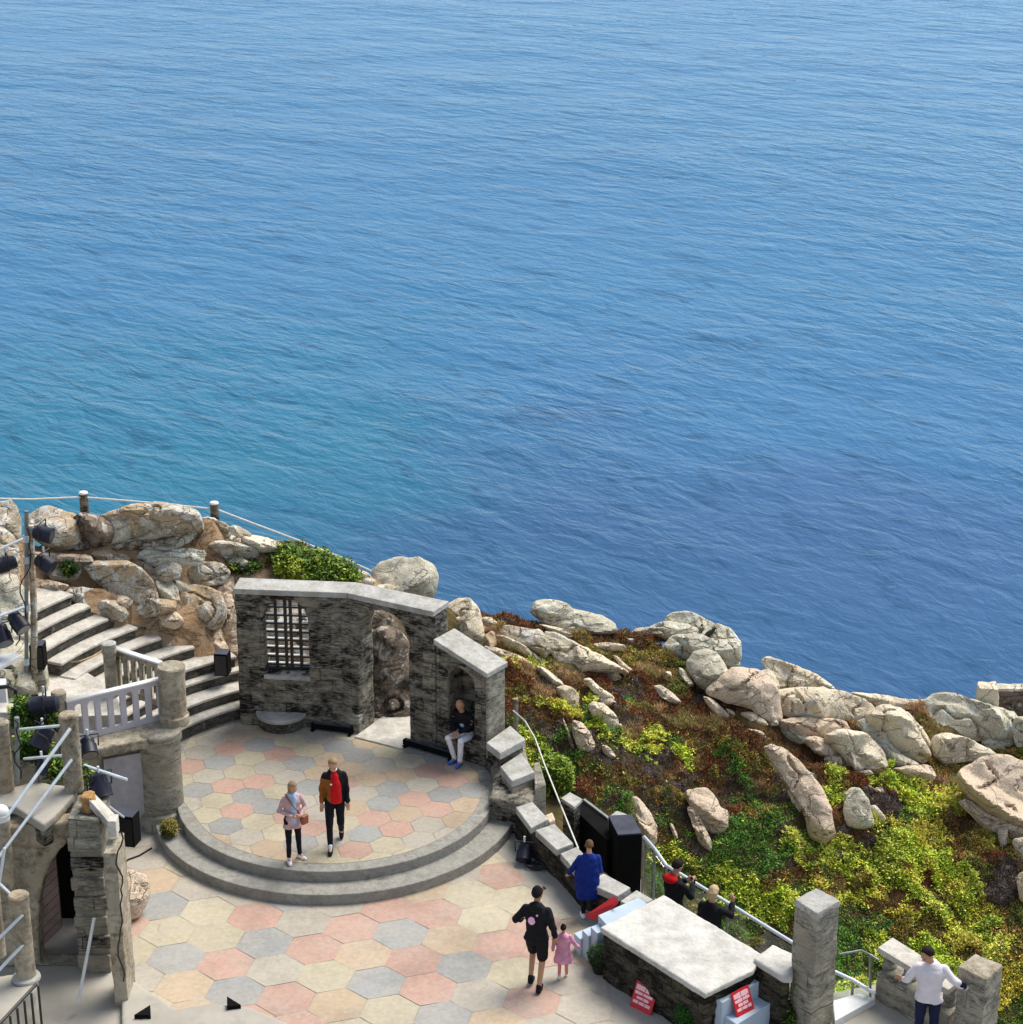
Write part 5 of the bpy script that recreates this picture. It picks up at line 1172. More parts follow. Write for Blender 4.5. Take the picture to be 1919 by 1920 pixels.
def balustrade(name, A, B, z0, z1, nop, label, m, thick=.06):
    Mx, L = wall_M(A, B); hgt = z1 - z0
    root = empty(name, ((A[0] + B[0]) / 2, (A[1] + B[1]) / 2, z0), label, 'balustrade', 'pierced balustrade panels')
    mg = .07; pitch = (L - 2 * mg) / nop; ops = []
    for i in range(nop):
        cx = mg + pitch * (i + .5); hw = pitch * .29
        ops.append(arch(cx - hw, cx + hw, z0 + .09, z1 - .10, 8))
    link('panel', slab_mesh([[(0, z0), (L, z0), (L, z1 - .03), (0, z1 - .03)]] + ops, thick, Mx), m, root)
    link('top_rail', slab_mesh([[(-.01, z1 - .03), (L + .01, z1 - .03), (L + .01, z1), (-.01, z1)]], thick + .05, Mx, .006), M['white'], root)
    return root
b0_, b1_ = P(131, 1392, LZ), P(312, 1347, LZ)
balustrade('balustrade', b0_, b1_, LZ + .002, 1.98, 7, 'pale lavender pierced balustrade panel standing on the ledge in front', M['lav'])
r0_, r1_ = P(214, 1213, 2.0), P(300, 1241, 2.0)
balustrade('balustrade', r0_, r1_, 1.225, 2.0, 5, 'pierced balustrade panel behind, running from the slim post to the round pier', M['column'])
pp = P(204, 1208, 2.12)
pr_ = empty('stone_post', (pp.x, pp.y, 1.22), 'slim round stone post at the head of the rear balustrade', 'post', 'slim round stone posts')
link('shaft', bm_mesh(lathe_bm(pp, [(.10, 1.22), (.10, 1.95), (.115, 1.97), (.12, 2.10), (.10, 2.12)], 28)), M['column'], pr_)
link('cap', bm_mesh(lathe_bm(pp, [(.118, 2.121), (.118, 2.14), (.09, 2.155)], 28)), M['coping'], pr_)

# ------------------------------------------------------------------ right side: path, kiosk, glass fence, pillars
pathp = [(.55, 27.1), (1.0, 28.2), (2.1, 27.6), tuple(P(1212, 1565, -.2))[:2], tuple(P(1250, 1620, -.45))[:2], tuple(P(1492, 1768, -.45))[:2], (5.2, 22.9), (4.6, 21.6), (3.6, 22.0), (1.2, 24.2), (.5, 25.6)]
tag(link('path', bm_mesh(prism_bm(pathp, -4.6, -1.5)), M['terrace']), 'sunken path between the parapet and the glass fence', None, None, 'structure')
ki = empty('black_kiosk', tuple(P(1170, 1560, -1.5)), 'black painted box with a sloping slate-grey lid beside the glass fence', 'kiosk')
kp = W2([(1141, 1534), (1185, 1532), (1204, 1565), (1159, 1568)], -.2)
bm = prism_bm([kp[3], kp[2], kp[1], kp[0]], -1.5, [-.20, -.20, -.20, -.20]); bmesh.ops.recalc_face_normals(bm, faces=bm.faces)
link('cabinet', bm_mesh(bm), M['black'], ki)
bm = prism_bm([kp[3], kp[2], kp[1], kp[0]], -.195, [-.17, -.17, -.15, -.15]); bmesh.ops.recalc_face_normals(bm, faces=bm.faces); link('lid', bm_mesh(bevel_bm(bm, .005)), M['slate'], ki)
prism('back_board', W2([(1141, 1532), (1157, 1520), (1188, 1531)], -.17), -1.5, -.17, M['coping'], ki, .004)
sc_ = empty('black_screen', tuple(P(1110, 1520, -1.5)), 'low black screen wall between the capped post and the black kiosk', 'screen')
prism('panel', W2([(1072, 1512), (1094, 1500), (1145, 1536), (1158, 1566), (1138, 1575)], -.42), -1.6, -.42, M['black'], sc_, .004)
prism('trim', W2([(1094, 1499), (1097, 1497), (1142, 1531), (1140, 1534)], -.38), -.6, -.38, M['galv_dull'], sc_, 0)
cpz = empty('capped_post', tuple(P(1072, 1500, -1.6)), 'short square stone post with a pale cap in front of the scrub', 'post')
prism('cap', W2([(1052, 1496), (1069, 1485), (1093, 1498), (1077, 1513)], -.15), -.21, -.15, M['coping'], cpz, .01)
prism('shaft', W2([(1056, 1498), (1069, 1489), (1089, 1499), (1077, 1511)], -.15), -1.7, -.212, M['wall'], cpz, .01)

gl = NT('fence_glass'); gl.b.inputs['Transmission Weight'].default_value = 1; gl.out((.82, .93, .88), .02, .5); gl.b.inputs['IOR'].default_value = 1.1
M['glass'] = gl.m
ts_ = gl.new('ShaderNodeBsdfTransparent'); ts_.inputs[0].default_value = (.90, .96, .92, 1)
gs_ = gl.new('ShaderNodeBsdfGlossy'); gs_.inputs['Roughness'].default_value = .03; gs_.inputs[0].default_value = (.9, .95, .93, 1)
mx_ = gl.new('ShaderNodeMixShader'); mx_.inputs[0].default_value = .07
gl.l.new(ts_.outputs[0], mx_.inputs[1]); gl.l.new(gs_.outputs[0], mx_.inputs[2]); gl.l.new(mx_.outputs[0], gl.n['Material Output'].inputs[0])

def glass_fence(label, pts, zb, posts=True, rr=.028, loc_=None):
    """pts: rail points (Vectors with their own heights)"""
    root = empty('glass_fence', (pts[0].x, pts[0].y, zb), label, 'fence', 'steel and glass fences')
    link('top_rail', bm_mesh(tube_bm(pts, rr, 10)), M['galv'], root)
    for A, B in zip(pts, pts[1:]):
        L = (B - A).length; n = max(1, round(L / 1.05))
        for i in range(n):
            a = A.lerp(B, i / n); b = A.lerp(B, (i + 1) / n); d = (b - a).normalized() * .05
            bm = bmesh.new(); q = [a + d, b - d]
            vs = [bm.verts.new((q[0].x, q[0].y, zb + .06)), bm.verts.new((q[1].x, q[1].y, zb + .06)), bm.verts.new((q[1].x, q[1].y, q[1].z - .07)), bm.verts.new((q[0].x, q[0].y, q[0].z - .07))]
            f = bm.faces.new(vs); r = bmesh.ops.extrude_face_region(bm, geom=[f]); nn = f.normal.copy()
            bm.normal_update(); bmesh.ops.translate(bm, verts=[v for v in r['geom'] if isinstance(v, bmesh.types.BMVert)], vec=Vector((d.y, -d.x, 0)).normalized() * .012)
            link('glass_pane', bm_mesh(bm), M['glass'], root)
            link('post', bm_mesh(tube_bm([(a.x, a.y, zb), (a.x, a.y, a.z - .02)], .02, 8)), M['galv_dull'], root)
    return root
glass_fence('long glass fence with a pale steel top rail behind the large slab', [P(1207, 1568, -.1), P(1228, 1592, -.28), P(1250, 1623, -.45), P(1365, 1693, -.45), P(1492, 1771, -.45)], -1.5)
gf = glass_fence('short glass fence with a steel rail right of the tall square pillar', [P(1565, 1822, -.05), P(1600, 1838, -.08), P(1642, 1864, -.15)], -.75)
hr = empty('handrail', tuple(P(1632, 1870, FZ)), 'thin steel handrail on an upright beside the white landing', 'handrail')
link('rail', bm_mesh(tube_bm([P(1575, 1789, .35), P(1615, 1782, .4), P(1632, 1790, .4), P(1648, 1800, .36)], .016, 8)), M['galv_dull'], hr)
link('upright', bm_mesh(tube_bm([P(1632, 1872, FZ), P(1632, 1792, .38)], .018, 8)), M['galv_dull'], hr)
prism_ = prism('white_step', W2([(1562, 1876), (1610, 1862), (1642, 1872), (1566, 1914)], FZ + .1), FZ - .1, FZ + .1, M['white'], None, .01)
tag(prism_, 'white painted landing at the foot of the tall square pillar', 'step')

def pillar(name, quad, z, zb, label, m, capm, group=None, seed=1, k=None):
    w_ = W2(quad, z); c_ = (sum(p[0] for p in w_) / 4, sum(p[1] for p in w_) / 4)
    root = empty(name, (*c_, zb), label, 'pillar', group)
    sh_ = [(c_[0] + (p[0] - c_[0]) * .985, c_[1] + (p[1] - c_[1]) * .985) for p in w_]
    link('shaft', erode(bm_mesh(prism_bm(sh_, zb, z - .012)), .026, .010, 7, seed), m, root)
    link('cap', erode(bm_mesh(prism_bm(w_, z - .10, z)), .02, .005, 7, seed + 1), capm, root)
    return root
pillar('square_pillar', [(1490, 1686), (1532, 1713), (1577, 1688), (1531, 1664)], 1.5, FZ, 'tall square stone pillar to the right of the large slab', M['wall_light'], M['coping'], 'square stone pillars', 81)
pillar('square_pillar', [(1796, 1812), (1850, 1838), (1882, 1808), (1829, 1788)], .88, FZ, 'shorter square pillar with a warm pale top at the lower right corner', M['wall_light'], M['column'], 'square stone pillars', 83)
rb = empty('stone_balustrade', tuple(P(1700, 1850, FZ)), 'stone balustrade with a pale coping beside the man in the pale sweatshirt', 'balustrade')
prism('coping', W2([(1646, 1776), (1674, 1757), (1802, 1838), (1778, 1856)], .42), .33, .42, M['tread'], rb, .012)
link('base_wall', erode(bm_mesh(prism_bm(W2([(1643, 1822), (1674, 1802), (1805, 1880), (1778, 1904)], .05), FZ - .02, .05)), .03, .012, 6, 91), M['wall_light'], rb)
for u, v in ((1668, 1812), (1706, 1835), (1745, 1858), (1780, 1880)):
    c_ = P(u, v, .05); link('baluster', bm_mesh(lathe_bm(c_, [(.10, .04), (.10, .09), (.085, .12), (.085, .28), (.10, .30), (.10, .331)], 20)), M['wall_light'], rb)

# ruin on the far right skyline
rw_ = empty('ruined_wall', tuple(PY(1850, 1335, 34.4)), 'roofless pale masonry corner on the skyline at the right edge', 'wall')
def YZ(pts, y): return [PY(u, v, y) for u, v in pts]
y_ = 34.35
tl, tr, bl = PY(1836, 1290, y_), PY(1875, 1292, y_ - .1), PY(1836, 1345, y_)
link('wall_section', erode(bm_mesh(prism_bm([(tl.x, y_), (tr.x, y_ - .1), (tr.x + .03, y_ + .3), (tl.x + .03, y_ + .35)], bl.z - .3, tl.z)), .03, .02, 6, 95), M['rock_pale'], rw_)
tb = PY(1836, 1288, y_ + .3); te = PY(1960, 1288, y_ + .3)
link('wall_section', erode(bm_mesh(prism_bm([(tb.x + .1, y_ + .2), (te.x, y_ + .2), (te.x, y_ + .5), (tb.x + .1, y_ + .5)], bl.z - .3, tb.z)), .03, .02, 6, 96), M['rock_grey'], rw_)
prism('dark_interior', [(tr.x + .02, y_ + .12), (te.x, y_ + .12), (te.x, y_ + .16), (tr.x + .02, y_ + .16)], bl.z - .3, PY(1880, 1296, y_ + .12).z, M['rock_dark'], rw_, 0)  # thin dark sheet put in for the dark interior of the ruin
# rope along the cliff edge
def post(u, v0, v1, y, label):
    b = PY(u, v1, y); t_ = PY(u, v0, y); root = empty('rope_post', (b.x, b.y, b.z - .15), label, 'post', 'round posts of the cliff-edge rope')
    link('shaft', bm_mesh(lathe_bm(b, [(.082, b.z - .15), (.078, t_.z - .02), (.06, t_.z)], 20)), M['wall'], root)
    link('cap', bm_mesh(lathe_bm(b, [(.08, t_.z - .018), (.085, t_.z), (.07, t_.z + .02)], 20)), M['white'], root)
    return t_
p1_ = post(160, 924, 967, 33.6, 'left round post carrying the white rope, against the sea')
p2_ = post(404, 943, 980, 33.9, 'right round post carrying the white rope, against the sea')
rp_ = [PY(-40, 934, 33.0), PY(60, 936, 33.3), PY(152, 932, 33.55), PY(168, 933, 33.6), PY(290, 943, 33.8), PY(398, 954, 33.9), PY(412, 957, 33.9), PY(480, 983, 34.3), PY(560, 1013, 34.6), PY(640, 1045, 34.8), PY(735, 1088, 34.6)]
tag(link('rope', bm_mesh(tube_bm(rp_, .016, 6)), M['rope'], None), 'thin white rope strung between the round posts above the sea', 'rope')
b_ = rp_[-1]; lr = empty('ground_lamp', (b_.x, b_.y - .1, b_.z - .1), 'small disc-topped lamp on a stalk where the rope ends', 'lamp')
link('disc', bm_mesh(lathe_bm((b_.x, b_.y - .1), [(.09, PY(738, 1073, b_.y).z), (.10, PY(738, 1073, b_.y).z + .02), (.08, PY(738, 1073, b_.y).z + .03)], 20)), M['white'], lr)
link('stalk', bm_mesh(tube_bm([(b_.x, b_.y - .1, b_.z - .25), (b_.x, b_.y - .1, PY(738, 1073, b_.y).z)], .015, 8)), M['galv_dull'], lr)
# wire from the niche wall down to the parapet
wp = P(965, 1375, -.3)
wr = empty('wire_post', (wp.x + .05, wp.y, wp.z - .5), 'white pipe post behind the end of the niche wall', 'post')
link('pipe', bm_mesh(tube_bm([wp + Vector((.03, 0, -.4)), P(964, 1310, .35) + Vector((.03, 0, 0))], .045, 10)), M['column'], wr)
tag(link('wire', bm_mesh(tube_bm([P(962, 1332, .25), P(985, 1352, .05), P(1004, 1385, -.1), P(1020, 1430, -.2), P(1040, 1480, -.25), P(1060, 1530, -.25), P(1085, 1592, -.2)], .012, 6)), M['rope'], None), 'taut pale wire running down from the niche wall past the lime bush', 'wire')
# ------------------------------------------------------------------ people
M['skin'] = plain('skin', (.50, .27, .18), .55, .35, .08, 9, bump=.1)
M['skin2'] = plain('skin_tan', (.42, .22, .13), .55, .35, .08, 9, bump=.1)
M['eye'] = plain('eyes', (.02, .015, .012), .3, .5, .1, 9, bump=0)
M['lip'] = plain('lips', (.38, .12, .10), .5, .3, .1, 9, bump=0)
def cloth(name, c, var=.22): return plain(name, c, .85, .15, var, 11, 0, .35, 60)
CM = dict(black=cloth('black_cloth', (.010, .010, .013)), pinkc=cloth('dusty_pink_cloth', (.50, .33, .34)), blue=cloth('royal_blue_cloth', (.008, .024, .17)), ltblue=cloth('light_blue_cloth', (.34, .50, .68)),
          red=cloth('red_cloth', (.50, .010, .012)), brown=cloth('rust_brown_cloth', (.24, .085, .018)), white=cloth('white_cloth', (.80, .78, .80), .06), pink=cloth('pink_raincoat', (.62, .28, .40)),
          sweat=cloth('pale_mauve_cloth', (.66, .62, .66), .08), navy=cloth('navy_cloth', (.012, .018, .05)), shoe_b=cloth('blue_shoe', (.05, .13, .50)), pinkl=cloth('pink_tights', (.70, .24, .22)), leather=plain('brown_leather', (.26, .07, .035), .5, .4, .2, 20),
          hair_d=cloth('dark_hair', (.018, .012, .010)), hair_b=cloth('blond_hair', (.50, .36, .20)), hair_m=cloth('mousy_hair', (.28, .19, .11)), hair_br=cloth('brown_hair', (.14, .08, .04)), pinkp=plain('pink_print', (.80, .42, .66), .7, .2, .1, 9), cream=cloth('cream_cloth', (.72, .66, .60), .06))

LOCAL[0] = True
class Fig:
    def __init__(s, h, T, Hd): s.k = h / 1.75; s.T = T; s.H = Hd; s.bm = bmesh.new()
    def cone(s, pts, rr, seg=12):
        pts = [Vector(p) * s.k for p in pts]; rr = [r * s.k for r in rr]
        tube_bm(pts, rr, seg, s.bm)
        for p, r in zip(pts, rr): ell_bm(p, (r, r, r), None, s.bm, 12, 8)
        return s
    def ell(s, c, r, M_=None, rot=None):
        c = Vector(c)
        if M_ is not None: c = M_ @ c; rt = (M_.to_3x3() @ rot) if rot is not None else M_.to_3x3()
        else: rt = rot
        ell_bm(c * s.k, [x * s.k for x in r], rt, s.bm, 18, 12); return s
    def loft(s, rings, M_=None, seg=24):
        """rings (x,y,z,rx,ry) low to high"""
        L = []
        for x, y, z, rx, ry in rings:
            L.append([])
            for k in range(seg):
                a = 2 * PI * k / seg; p = Vector((x + rx * math.cos(a), y + ry * math.sin(a), z))
                if M_ is not None: p = M_ @ p
                L[-1].append(s.bm.verts.new(p * s.k))
        for a, b in zip(L, L[1:]):
            for k in range(seg): s.bm.faces.new((a[k], a[(k + 1) % seg], b[(k + 1) % seg], b[k]))
        s.bm.faces.new(L[0][::-1]); s.bm.faces.new(L[-1]); return s
    def done(s, vox=.011, wr=.0, seed=1, sm=2):
        me = bpy.data.meshes.new('f'); bmesh.ops.recalc_face_normals(s.bm, faces=s.bm.faces); s.bm.to_mesh(me); s.bm.free(); s.bm = bmesh.new()
        m = eval_mods(me, [('REMESH', dict(mode='VOXEL', voxel_size=vox * s.k)), ('SMOOTH', dict(factor=.5, iterations=sm))])
        if wr:
            V = vcoords(m); N = vnormals(m)
            V += N * (wr * s.k * (fbm(V * [9, 9, 5] / s.k, 3, seed) + .6 * np.sin(V[:, 2] / s.k * 30 + 3 * fbm(V * 4 / s.k, 2, seed + 4))))[:, None]
            set_coords(m, V)
        m.polygons.foreach_set('use_smooth', [True] * len(m.polygons)); m.materials.clear(); return m

def person(loc, rz, h, label, arms, legs, feet, top, hem, topm, legm, leg_end, shoem, hairm, hair='short', lean=0, bow=0, yaw=0, pelvis=(0, 0, .93), skin='skin', flare=.0, twist=0, bulk=1.0, group='visitors on the terrace', extra=None):
    """facing -Y before rz. arms: [(elbow, wrist)] for -x,+x ; legs: [(knee, ankle, toe)]"""
    root = empty('person', loc, label, 'person', group, R(rz))
    pv = Vector(pelvis)
    T = Matrix.Translation(pv) @ Matrix.Rotation(R(twist), 4, 'Z') @ Matrix.Rotation(R(lean), 4, 'X') @ Matrix.Translation(Vector((0, 0, -.93)))
    neck = Vector((0, .005, 1.47))
    Hd = T @ Matrix.Translation(neck) @ Matrix.Rotation(R(yaw), 4, 'Z') @ Matrix.Rotation(R(bow), 4, 'X') @ Matrix.Translation(-neck)
    f = Fig(h, T, Hd); sk = M[skin]
    # body: one continuous skin
    f.loft([(0, 0, .86, .11, .08), (0, 0, .95, .145, .10), (0, 0, 1.08, .12, .085), (0, 0, 1.25, .145, .10), (0, 0, 1.38, .15, .09), (0, 0, 1.45, .08, .06)], T)
    shl = [T @ Vector((sx * .150 * bulk, 0, 1.372)) for sx in (-1, 1)]
    nb_, nt_ = T @ Vector((0, .01, 1.42)), Hd @ Vector((0, -.005, 1.56)); f.cone([nb_, nt_], [.055, .05])
    f.ell((0, -.012, 1.655), (.074, .092, .108), Hd).ell((0, -.035, 1.60), (.055, .062, .062), Hd)
    f.ell((0, -.108, 1.635), (.013, .018, .022), Hd)
    for sx in (-1, 1): f.ell((sx * .076, .0, 1.64), (.010, .020, .030), Hd)
    wr_ = []
    for i, sx in enumerate((-1, 1)):
        e, w_ = Vector(arms[i][0]), Vector(arms[i][1])
        f.cone([shl[i], e, w_], [.050, .038, .026])
        d = (w_ - e).normalized(); d = (d + Vector((0, 0, -.15))).normalized() if len(arms[i]) < 3 else Vector(arms[i][2]).normalized()
        side = d.cross(Vector((0, 1, 0))); side = side.normalized() if side.length > .2 else Vector((1, 0, 0))
        up_ = side.cross(d).normalized(); pc = w_ + d * .05
        for t_ in (-.024, -.008, .008, .024): f.cone([w_ + d * .02 + side * t_ * .6, w_ + d * .09 + side * t_], [.015, .012], 8)
        inw = -up_ * .02
        for t_, ln_ in ((-.028, .060), (-.010, .072), (.010, .068), (.028, .054)):
            a = w_ + d * .09 + side * t_; b = a + d * ln_ * .5 + inw * .3; c = b + d * ln_ * .42 + inw
            f.cone([a, b, c], [.0105, .0095, .008], 8)
        th = w_ + d * .03 - side * .03 * sx; f.cone([th, th - side * .022 * sx + d * .03, th - side * .026 * sx + d * .058 + inw * .5], [.014, .011, .009], 8)
    hp = [pv + Matrix.Rotation(R(twist), 3, 'Z') @ Vector((sx * .085, 0, -.02)) for sx in (-1, 1)]
    for i in (0, 1):
        kn, an, to = [Vector(q) for q in legs[i]]
        f.cone([hp[i], kn, an], [.078, .052, .036]); f.cone([an, to], [.034, .028])
    me = f.done(.0095, 0, sm=1)
    body = link('body', me, sk, root)
    V = None
    # face
    f.bm = bmesh.new()
    for sx in (-1, 1): ell_bm((Hd @ Vector((sx * .030, -.094, 1.662))) * f.k, [.011 * f.k, .007 * f.k, .006 * f.k], Hd.to_3x3(), f.bm, 10, 8)
    link('eyes', bm_mesh(f.bm), M['eye'], body, True); f.bm = bmesh.new()
    ell_bm((Hd @ Vector((0, -.094, 1.598))) * f.k, [.022 * f.k, .007 * f.k, .006 * f.k], Hd.to_3x3(), f.bm, 10, 8); link('mouth', bm_mesh(f.bm), M['lip'], body, True); f.bm = bmesh.new()
    # hair
    if hair != 'bald':
        hb_ = []
        f.ell((0, .012, 1.678), (.085, .098, .102), Hd)
        if hair == 'long': f.ell((0, .045, 1.60), (.088, .065, .15), Hd); f.ell((-.06, -.005, 1.58), (.030, .055, .11), Hd); f.ell((.06, -.005, 1.58), (.030, .055, .11), Hd)
        if hair == 'mid': f.ell((0, .035, 1.62), (.098, .085, .12), Hd)
        if hair == 'bun': f.ell((0, .05, 1.76), (.045, .045, .045), Hd)
        m = f.done(.009, .011, 3)
        bm = bmesh.new(); bm.from_mesh(m); Hi = Hd.inverted(); kill = []
        for v in bm.verts:
            p = Hi @ (v.co / f.k)
            if p.y < -.062 and p.z < 1.700 and abs(p.x) < .072: kill.append(v)
            elif hair == 'short' and p.z < 1.615: kill.append(v)
        bmesh.ops.delete(bm, geom=kill, context='VERTS'); bm.to_mesh(m); bm.free()
        link('hair' if hair != 'cap' else 'cap', m, hairm, root)
        if hair == 'cap':
            f.ell((0, -.105, 1.695), (.065, .06, .010), Hd); link('cap_peak', f.done(.008), hairm, root)
    # trousers
    g = .016
    for i in (0, 1):
        kn, an, to = [Vector(q) for q in legs[i]]
        if leg_end == 'ankle': f.cone([hp[i], kn, an + (kn - an) * .02], [.098, .064, .050])
        elif leg_end == 'tight': f.cone([hp[i], kn, an + (kn - an) * .05], [.092, .058, .045])
        elif leg_end == 'knee':
            f.cone([hp[i], hp[i].lerp(kn, .85)], [.105, .088])
    f.loft([(0, 0, .84, .10, .08), (0, 0, .93, .160, .115), (0, 0, 1.03, .150, .105)], T)
    link('trousers' if leg_end != 'knee' else 'shorts', f.done(.012, .004, 5), legm, root)
    # shoes
    for i in (0, 1):
        kn, an, to = [Vector(q) for q in legs[i]]
        d = (to - an); dn = d.normalized(); hl = an - Vector((dn.x, dn.y, 0)) * .03
        low = Vector((0, 0, -.018))
        f.cone([hl + Vector((0, 0, -.030)), an.lerp(to, .5) + low * 1.2, to], [.042, .046, .037], 12)
        f.cone([an + Vector((0, 0, .035)), an + Vector((0, 0, -.03))], [.043, .046])
        link('shoe', f.done(.010), shoem, root)
    # top garment
    b = bulk; z0 = hem; wz = .16 * b + flare
    rings = [(0, 0, z0, wz + .01, .115 * b + flare * .7), (0, 0, (z0 + 1.05) / 2, .152 * b + flare * .5, .118 * b + flare * .4), (0, 0, 1.08, .145 * b + flare * .25, .112 * b), (0, 0, 1.27, .172 * b, .122 * b), (0, 0, 1.365, .165 * b, .108 * b), (0, 0, 1.415, .130 * b, .092 * b), (0, 0.005, 1.47, .075, .068)]
    f.loft(rings, T)
    for i, sx in enumerate((-1, 1)):
        e, w_ = Vector(arms[i][0]), Vector(arms[i][1])
        f.cone([shl[i], e, e.lerp(w_, .92)], [.058 * b, .052 * b, .042 * b])
    if top == 'hood': f.ell((0, .075, 1.45), (.10, .07, .085), T)
    if top == 'scarf_hood': f.ell((0, .05, 1.47), (.11, .09, .07), T)
    m = f.done(.012, .010, 7)
    if isinstance(topm, (list, tuple)):
        for q in topm[0]: m.materials.append(q)
        Ti = T.inverted()
        for p in m.polygons: p.material_index = topm[1](Ti @ (p.center / f.k))
        link('jacket', m, topm[0], root)
    else: link({'coat': 'coat', 'hood': 'hooded_top', 'cape': 'cape'}.get(top, 'top'), m, topm, root)
    if extra: extra(root, f, T, Hd)
    return root

def gp(u, v, z): return tuple(P(u, v, z))
HANG = [((-.215, .04, 1.11), (-.225, -.06, .87)), ((.215, .03, 1.11), (.225, -.04, .87))]
STAND = [((-.10, -.01, .49), (-.10, .02, .075), (-.115, -.13, .035)), ((.10, -.01, .49), (.10, .02, .075), (.115, -.13, .035))]

def part(root, f, name, m):
    link(name, f.done(.010), m, root)
def ex1(root, f, T, Hd):
    f.loft([(0, -.02, .88, .10, .12), (0, -.03, 1.1, .075, .12), (0, -.035, 1.3, .06, .12), (0, -.03, 1.42, .07, .09)], T); part(root, f, 'shirt', CM['ltblue'])
    f.ell((0, -.03, 1.46), (.095, .09, .05), T); f.ell((.02, -.10, 1.36), (.06, .05, .11), T); part(root, f, 'scarf', CM['ltblue'])
    bm = box_bm(Vector((.20, -.15, .93)) * f.k, Vector((.16, .08, .19)) * f.k, Matrix.Rotation(R(25), 3, 'Z')); bg_ = link('shoulder_bag', bm_mesh(bevel_bm(bm, .02)), CM['leather'], root)
    link('strap', bm_mesh(tube_bm([T @ Vector((-.13, 0, 1.47)) * 1.0, T @ Vector((-.05, -.15, 1.32)), T @ Vector((.08, -.155, 1.12)), Vector((.18, -.16, 1.0))], .012, 6)), CM['leather'], bg_)
    for v in bg_.children[0].data.vertices: v.co *= f.k
person(gp(552, 1613, 0), 22, 1.33, "woman in a dusty pink coat and pale blue scarf at the stage edge", [((-.25, .02, 1.13), (-.06, -.20, 1.06), (1, -.2, 0)), ((.25, .0, 1.14), (.10, -.20, 1.05), (-1, -.3, .1))],
       [((-.10, -.03, .49), (-.11, -.03, .075), (-.13, -.19, .035)), ((.10, -.01, .49), (.13, .05, .075), (.20, -.08, .035))], None, 'coat', .74, CM['pinkc'], CM['black'], 'tight', CM['white'], CM['hair_m'], 'long', bow=22, yaw=12, flare=.02, extra=ex1)

def jk(p):
    if p.z > 1.33 or p.x > .035: return 1
    return 0
def ex2(root, f, T, Hd):
    f.loft([(0.02, -.035, .88, .115, .125), (0.02, -.04, 1.05, .105, .120), (0.02, -.04, 1.27, .105, .122), (0.01, -.03, 1.40, .085, .10), (0, -.01, 1.47, .065, .07)], T); part(root, f, 'shirt', CM['red'])
    f.ell((0, -.045, 1.50), (.062, .055, .040), T); part(root, f, 'collar', CM['cream'])
    f.ell((-.05, -.168, 1.27), (.024, .008, .022), T); part(root, f, 'badge', CM['white'])
    f.cone([(-.095, -.275, .085), (-.095, -.27, .14)], [.040, .038]); part(root, f, 'sock', CM['white'])
person(gp(631, 1584, 0), 4, 1.50, 'man in a red shirt and open rust-brown and black jacket walking on the stage', HANG,
       [((-.10, -.17, .50), (-.095, -.26, .080), (-.10, -.40, .035)), ((.09, -.06, .47), (.09, .26, .17), (.09, .17, .05))], None, 'jacket', .86, ([CM['brown'], CM['black']], jk), CM['black'], 'ankle', CM['black'], CM['hair_m'], 'short', bow=32, yaw=-4, bulk=1.06, extra=ex2)

q_ = loc(MC, (n0 + n1_) / 2, 0, -.12); nz_ = MC.col[2]
def ex3(root, f, T, Hd):
    f.ell((.03, -.118, 1.22), (.055, .012, .05), T); part(root, f, 'print', CM['ltblue'])
person((q_.x, q_.y, 0), math.degrees(math.atan2(nz_.x, -nz_.y)) + 6, 1.52, 'bald man in a black top and white trousers sitting in the wall niche', [((-.24, -.10, .80), (-.05, -.34, .66), (.6, -.6, -.3)), ((.24, -.10, .80), (.06, -.34, .66), (-.6, -.6, -.3))],
       [((-.14, -.42, .54), (-.07, -.30, .085), (-.10, -.45, .04)), ((.14, -.42, .54), (.08, -.36, .085), (.10, -.51, .04))], None, 'top', .90, CM['black'], CM['white'], 'ankle', CM['shoe_b'], None, 'bald', lean=16, bow=8, yaw=15, pelvis=(0, 0, .50), skin='skin2', extra=ex3)

def ex4(root, f, T, Hd):
    f.ell((.045, .140, 1.25), (.060, .016, .072), T); f.ell((-.035, .128, 1.345), (.020, .020, .022), T); part(root, f, 'back_print', CM['pinkp'])
person(gp(1006, 1852, FZ), 166, 1.55, 'man in black cap, black hoodie with pink print and black shorts, walking away', [((-.25, .03, 1.14), (-.27, -.06, .90)), ((.31, .05, 1.18), (.27, -.16, 1.08))],
       [((-.09, -.01, .50), (-.07, .14, .085), (-.07, -.02, .045)), ((.10, -.20, .52), (.10, -.04, .12), (.10, -.19, .045))], None, 'hood', .86, CM['black'], CM['black'], 'knee', CM['black'], CM['black'], 'cap', bow=5, yaw=-28, skin='skin2', bulk=1.12, flare=.01, extra=ex4)
person(gp(1056, 1834, FZ), 172, .84, 'toddler in a pink raincoat walking beside the man in the black cap', [((-.28, .0, 1.20), (-.42, -.05, 1.04)), ((.26, .0, 1.15), (.30, -.06, .92))],
       [((-.09, -.04, .49), (-.09, -.10, .075), (-.09, -.22, .035)), ((.10, .0, .49), (.10, .09, .085), (.10, -.04, .035))], None, 'coat', .55, CM['pink'], CM['pinkl'], 'tight', CM['cream'], CM['hair_d'], 'bun', bulk=1.25, flare=.07, yaw=-20)
def ex6(root, f, T, Hd):
    f.loft([(0, .02, .50, .25, .18), (.03, .02, .8, .26, .17), (.03, .01, 1.12, .25, .16), (0, 0, 1.32, .20, .13), (0, 0, 1.46, .09, .08)], T)
    m = f.done(.012, .010, 17); link('cape', m, CM['blue'], root)
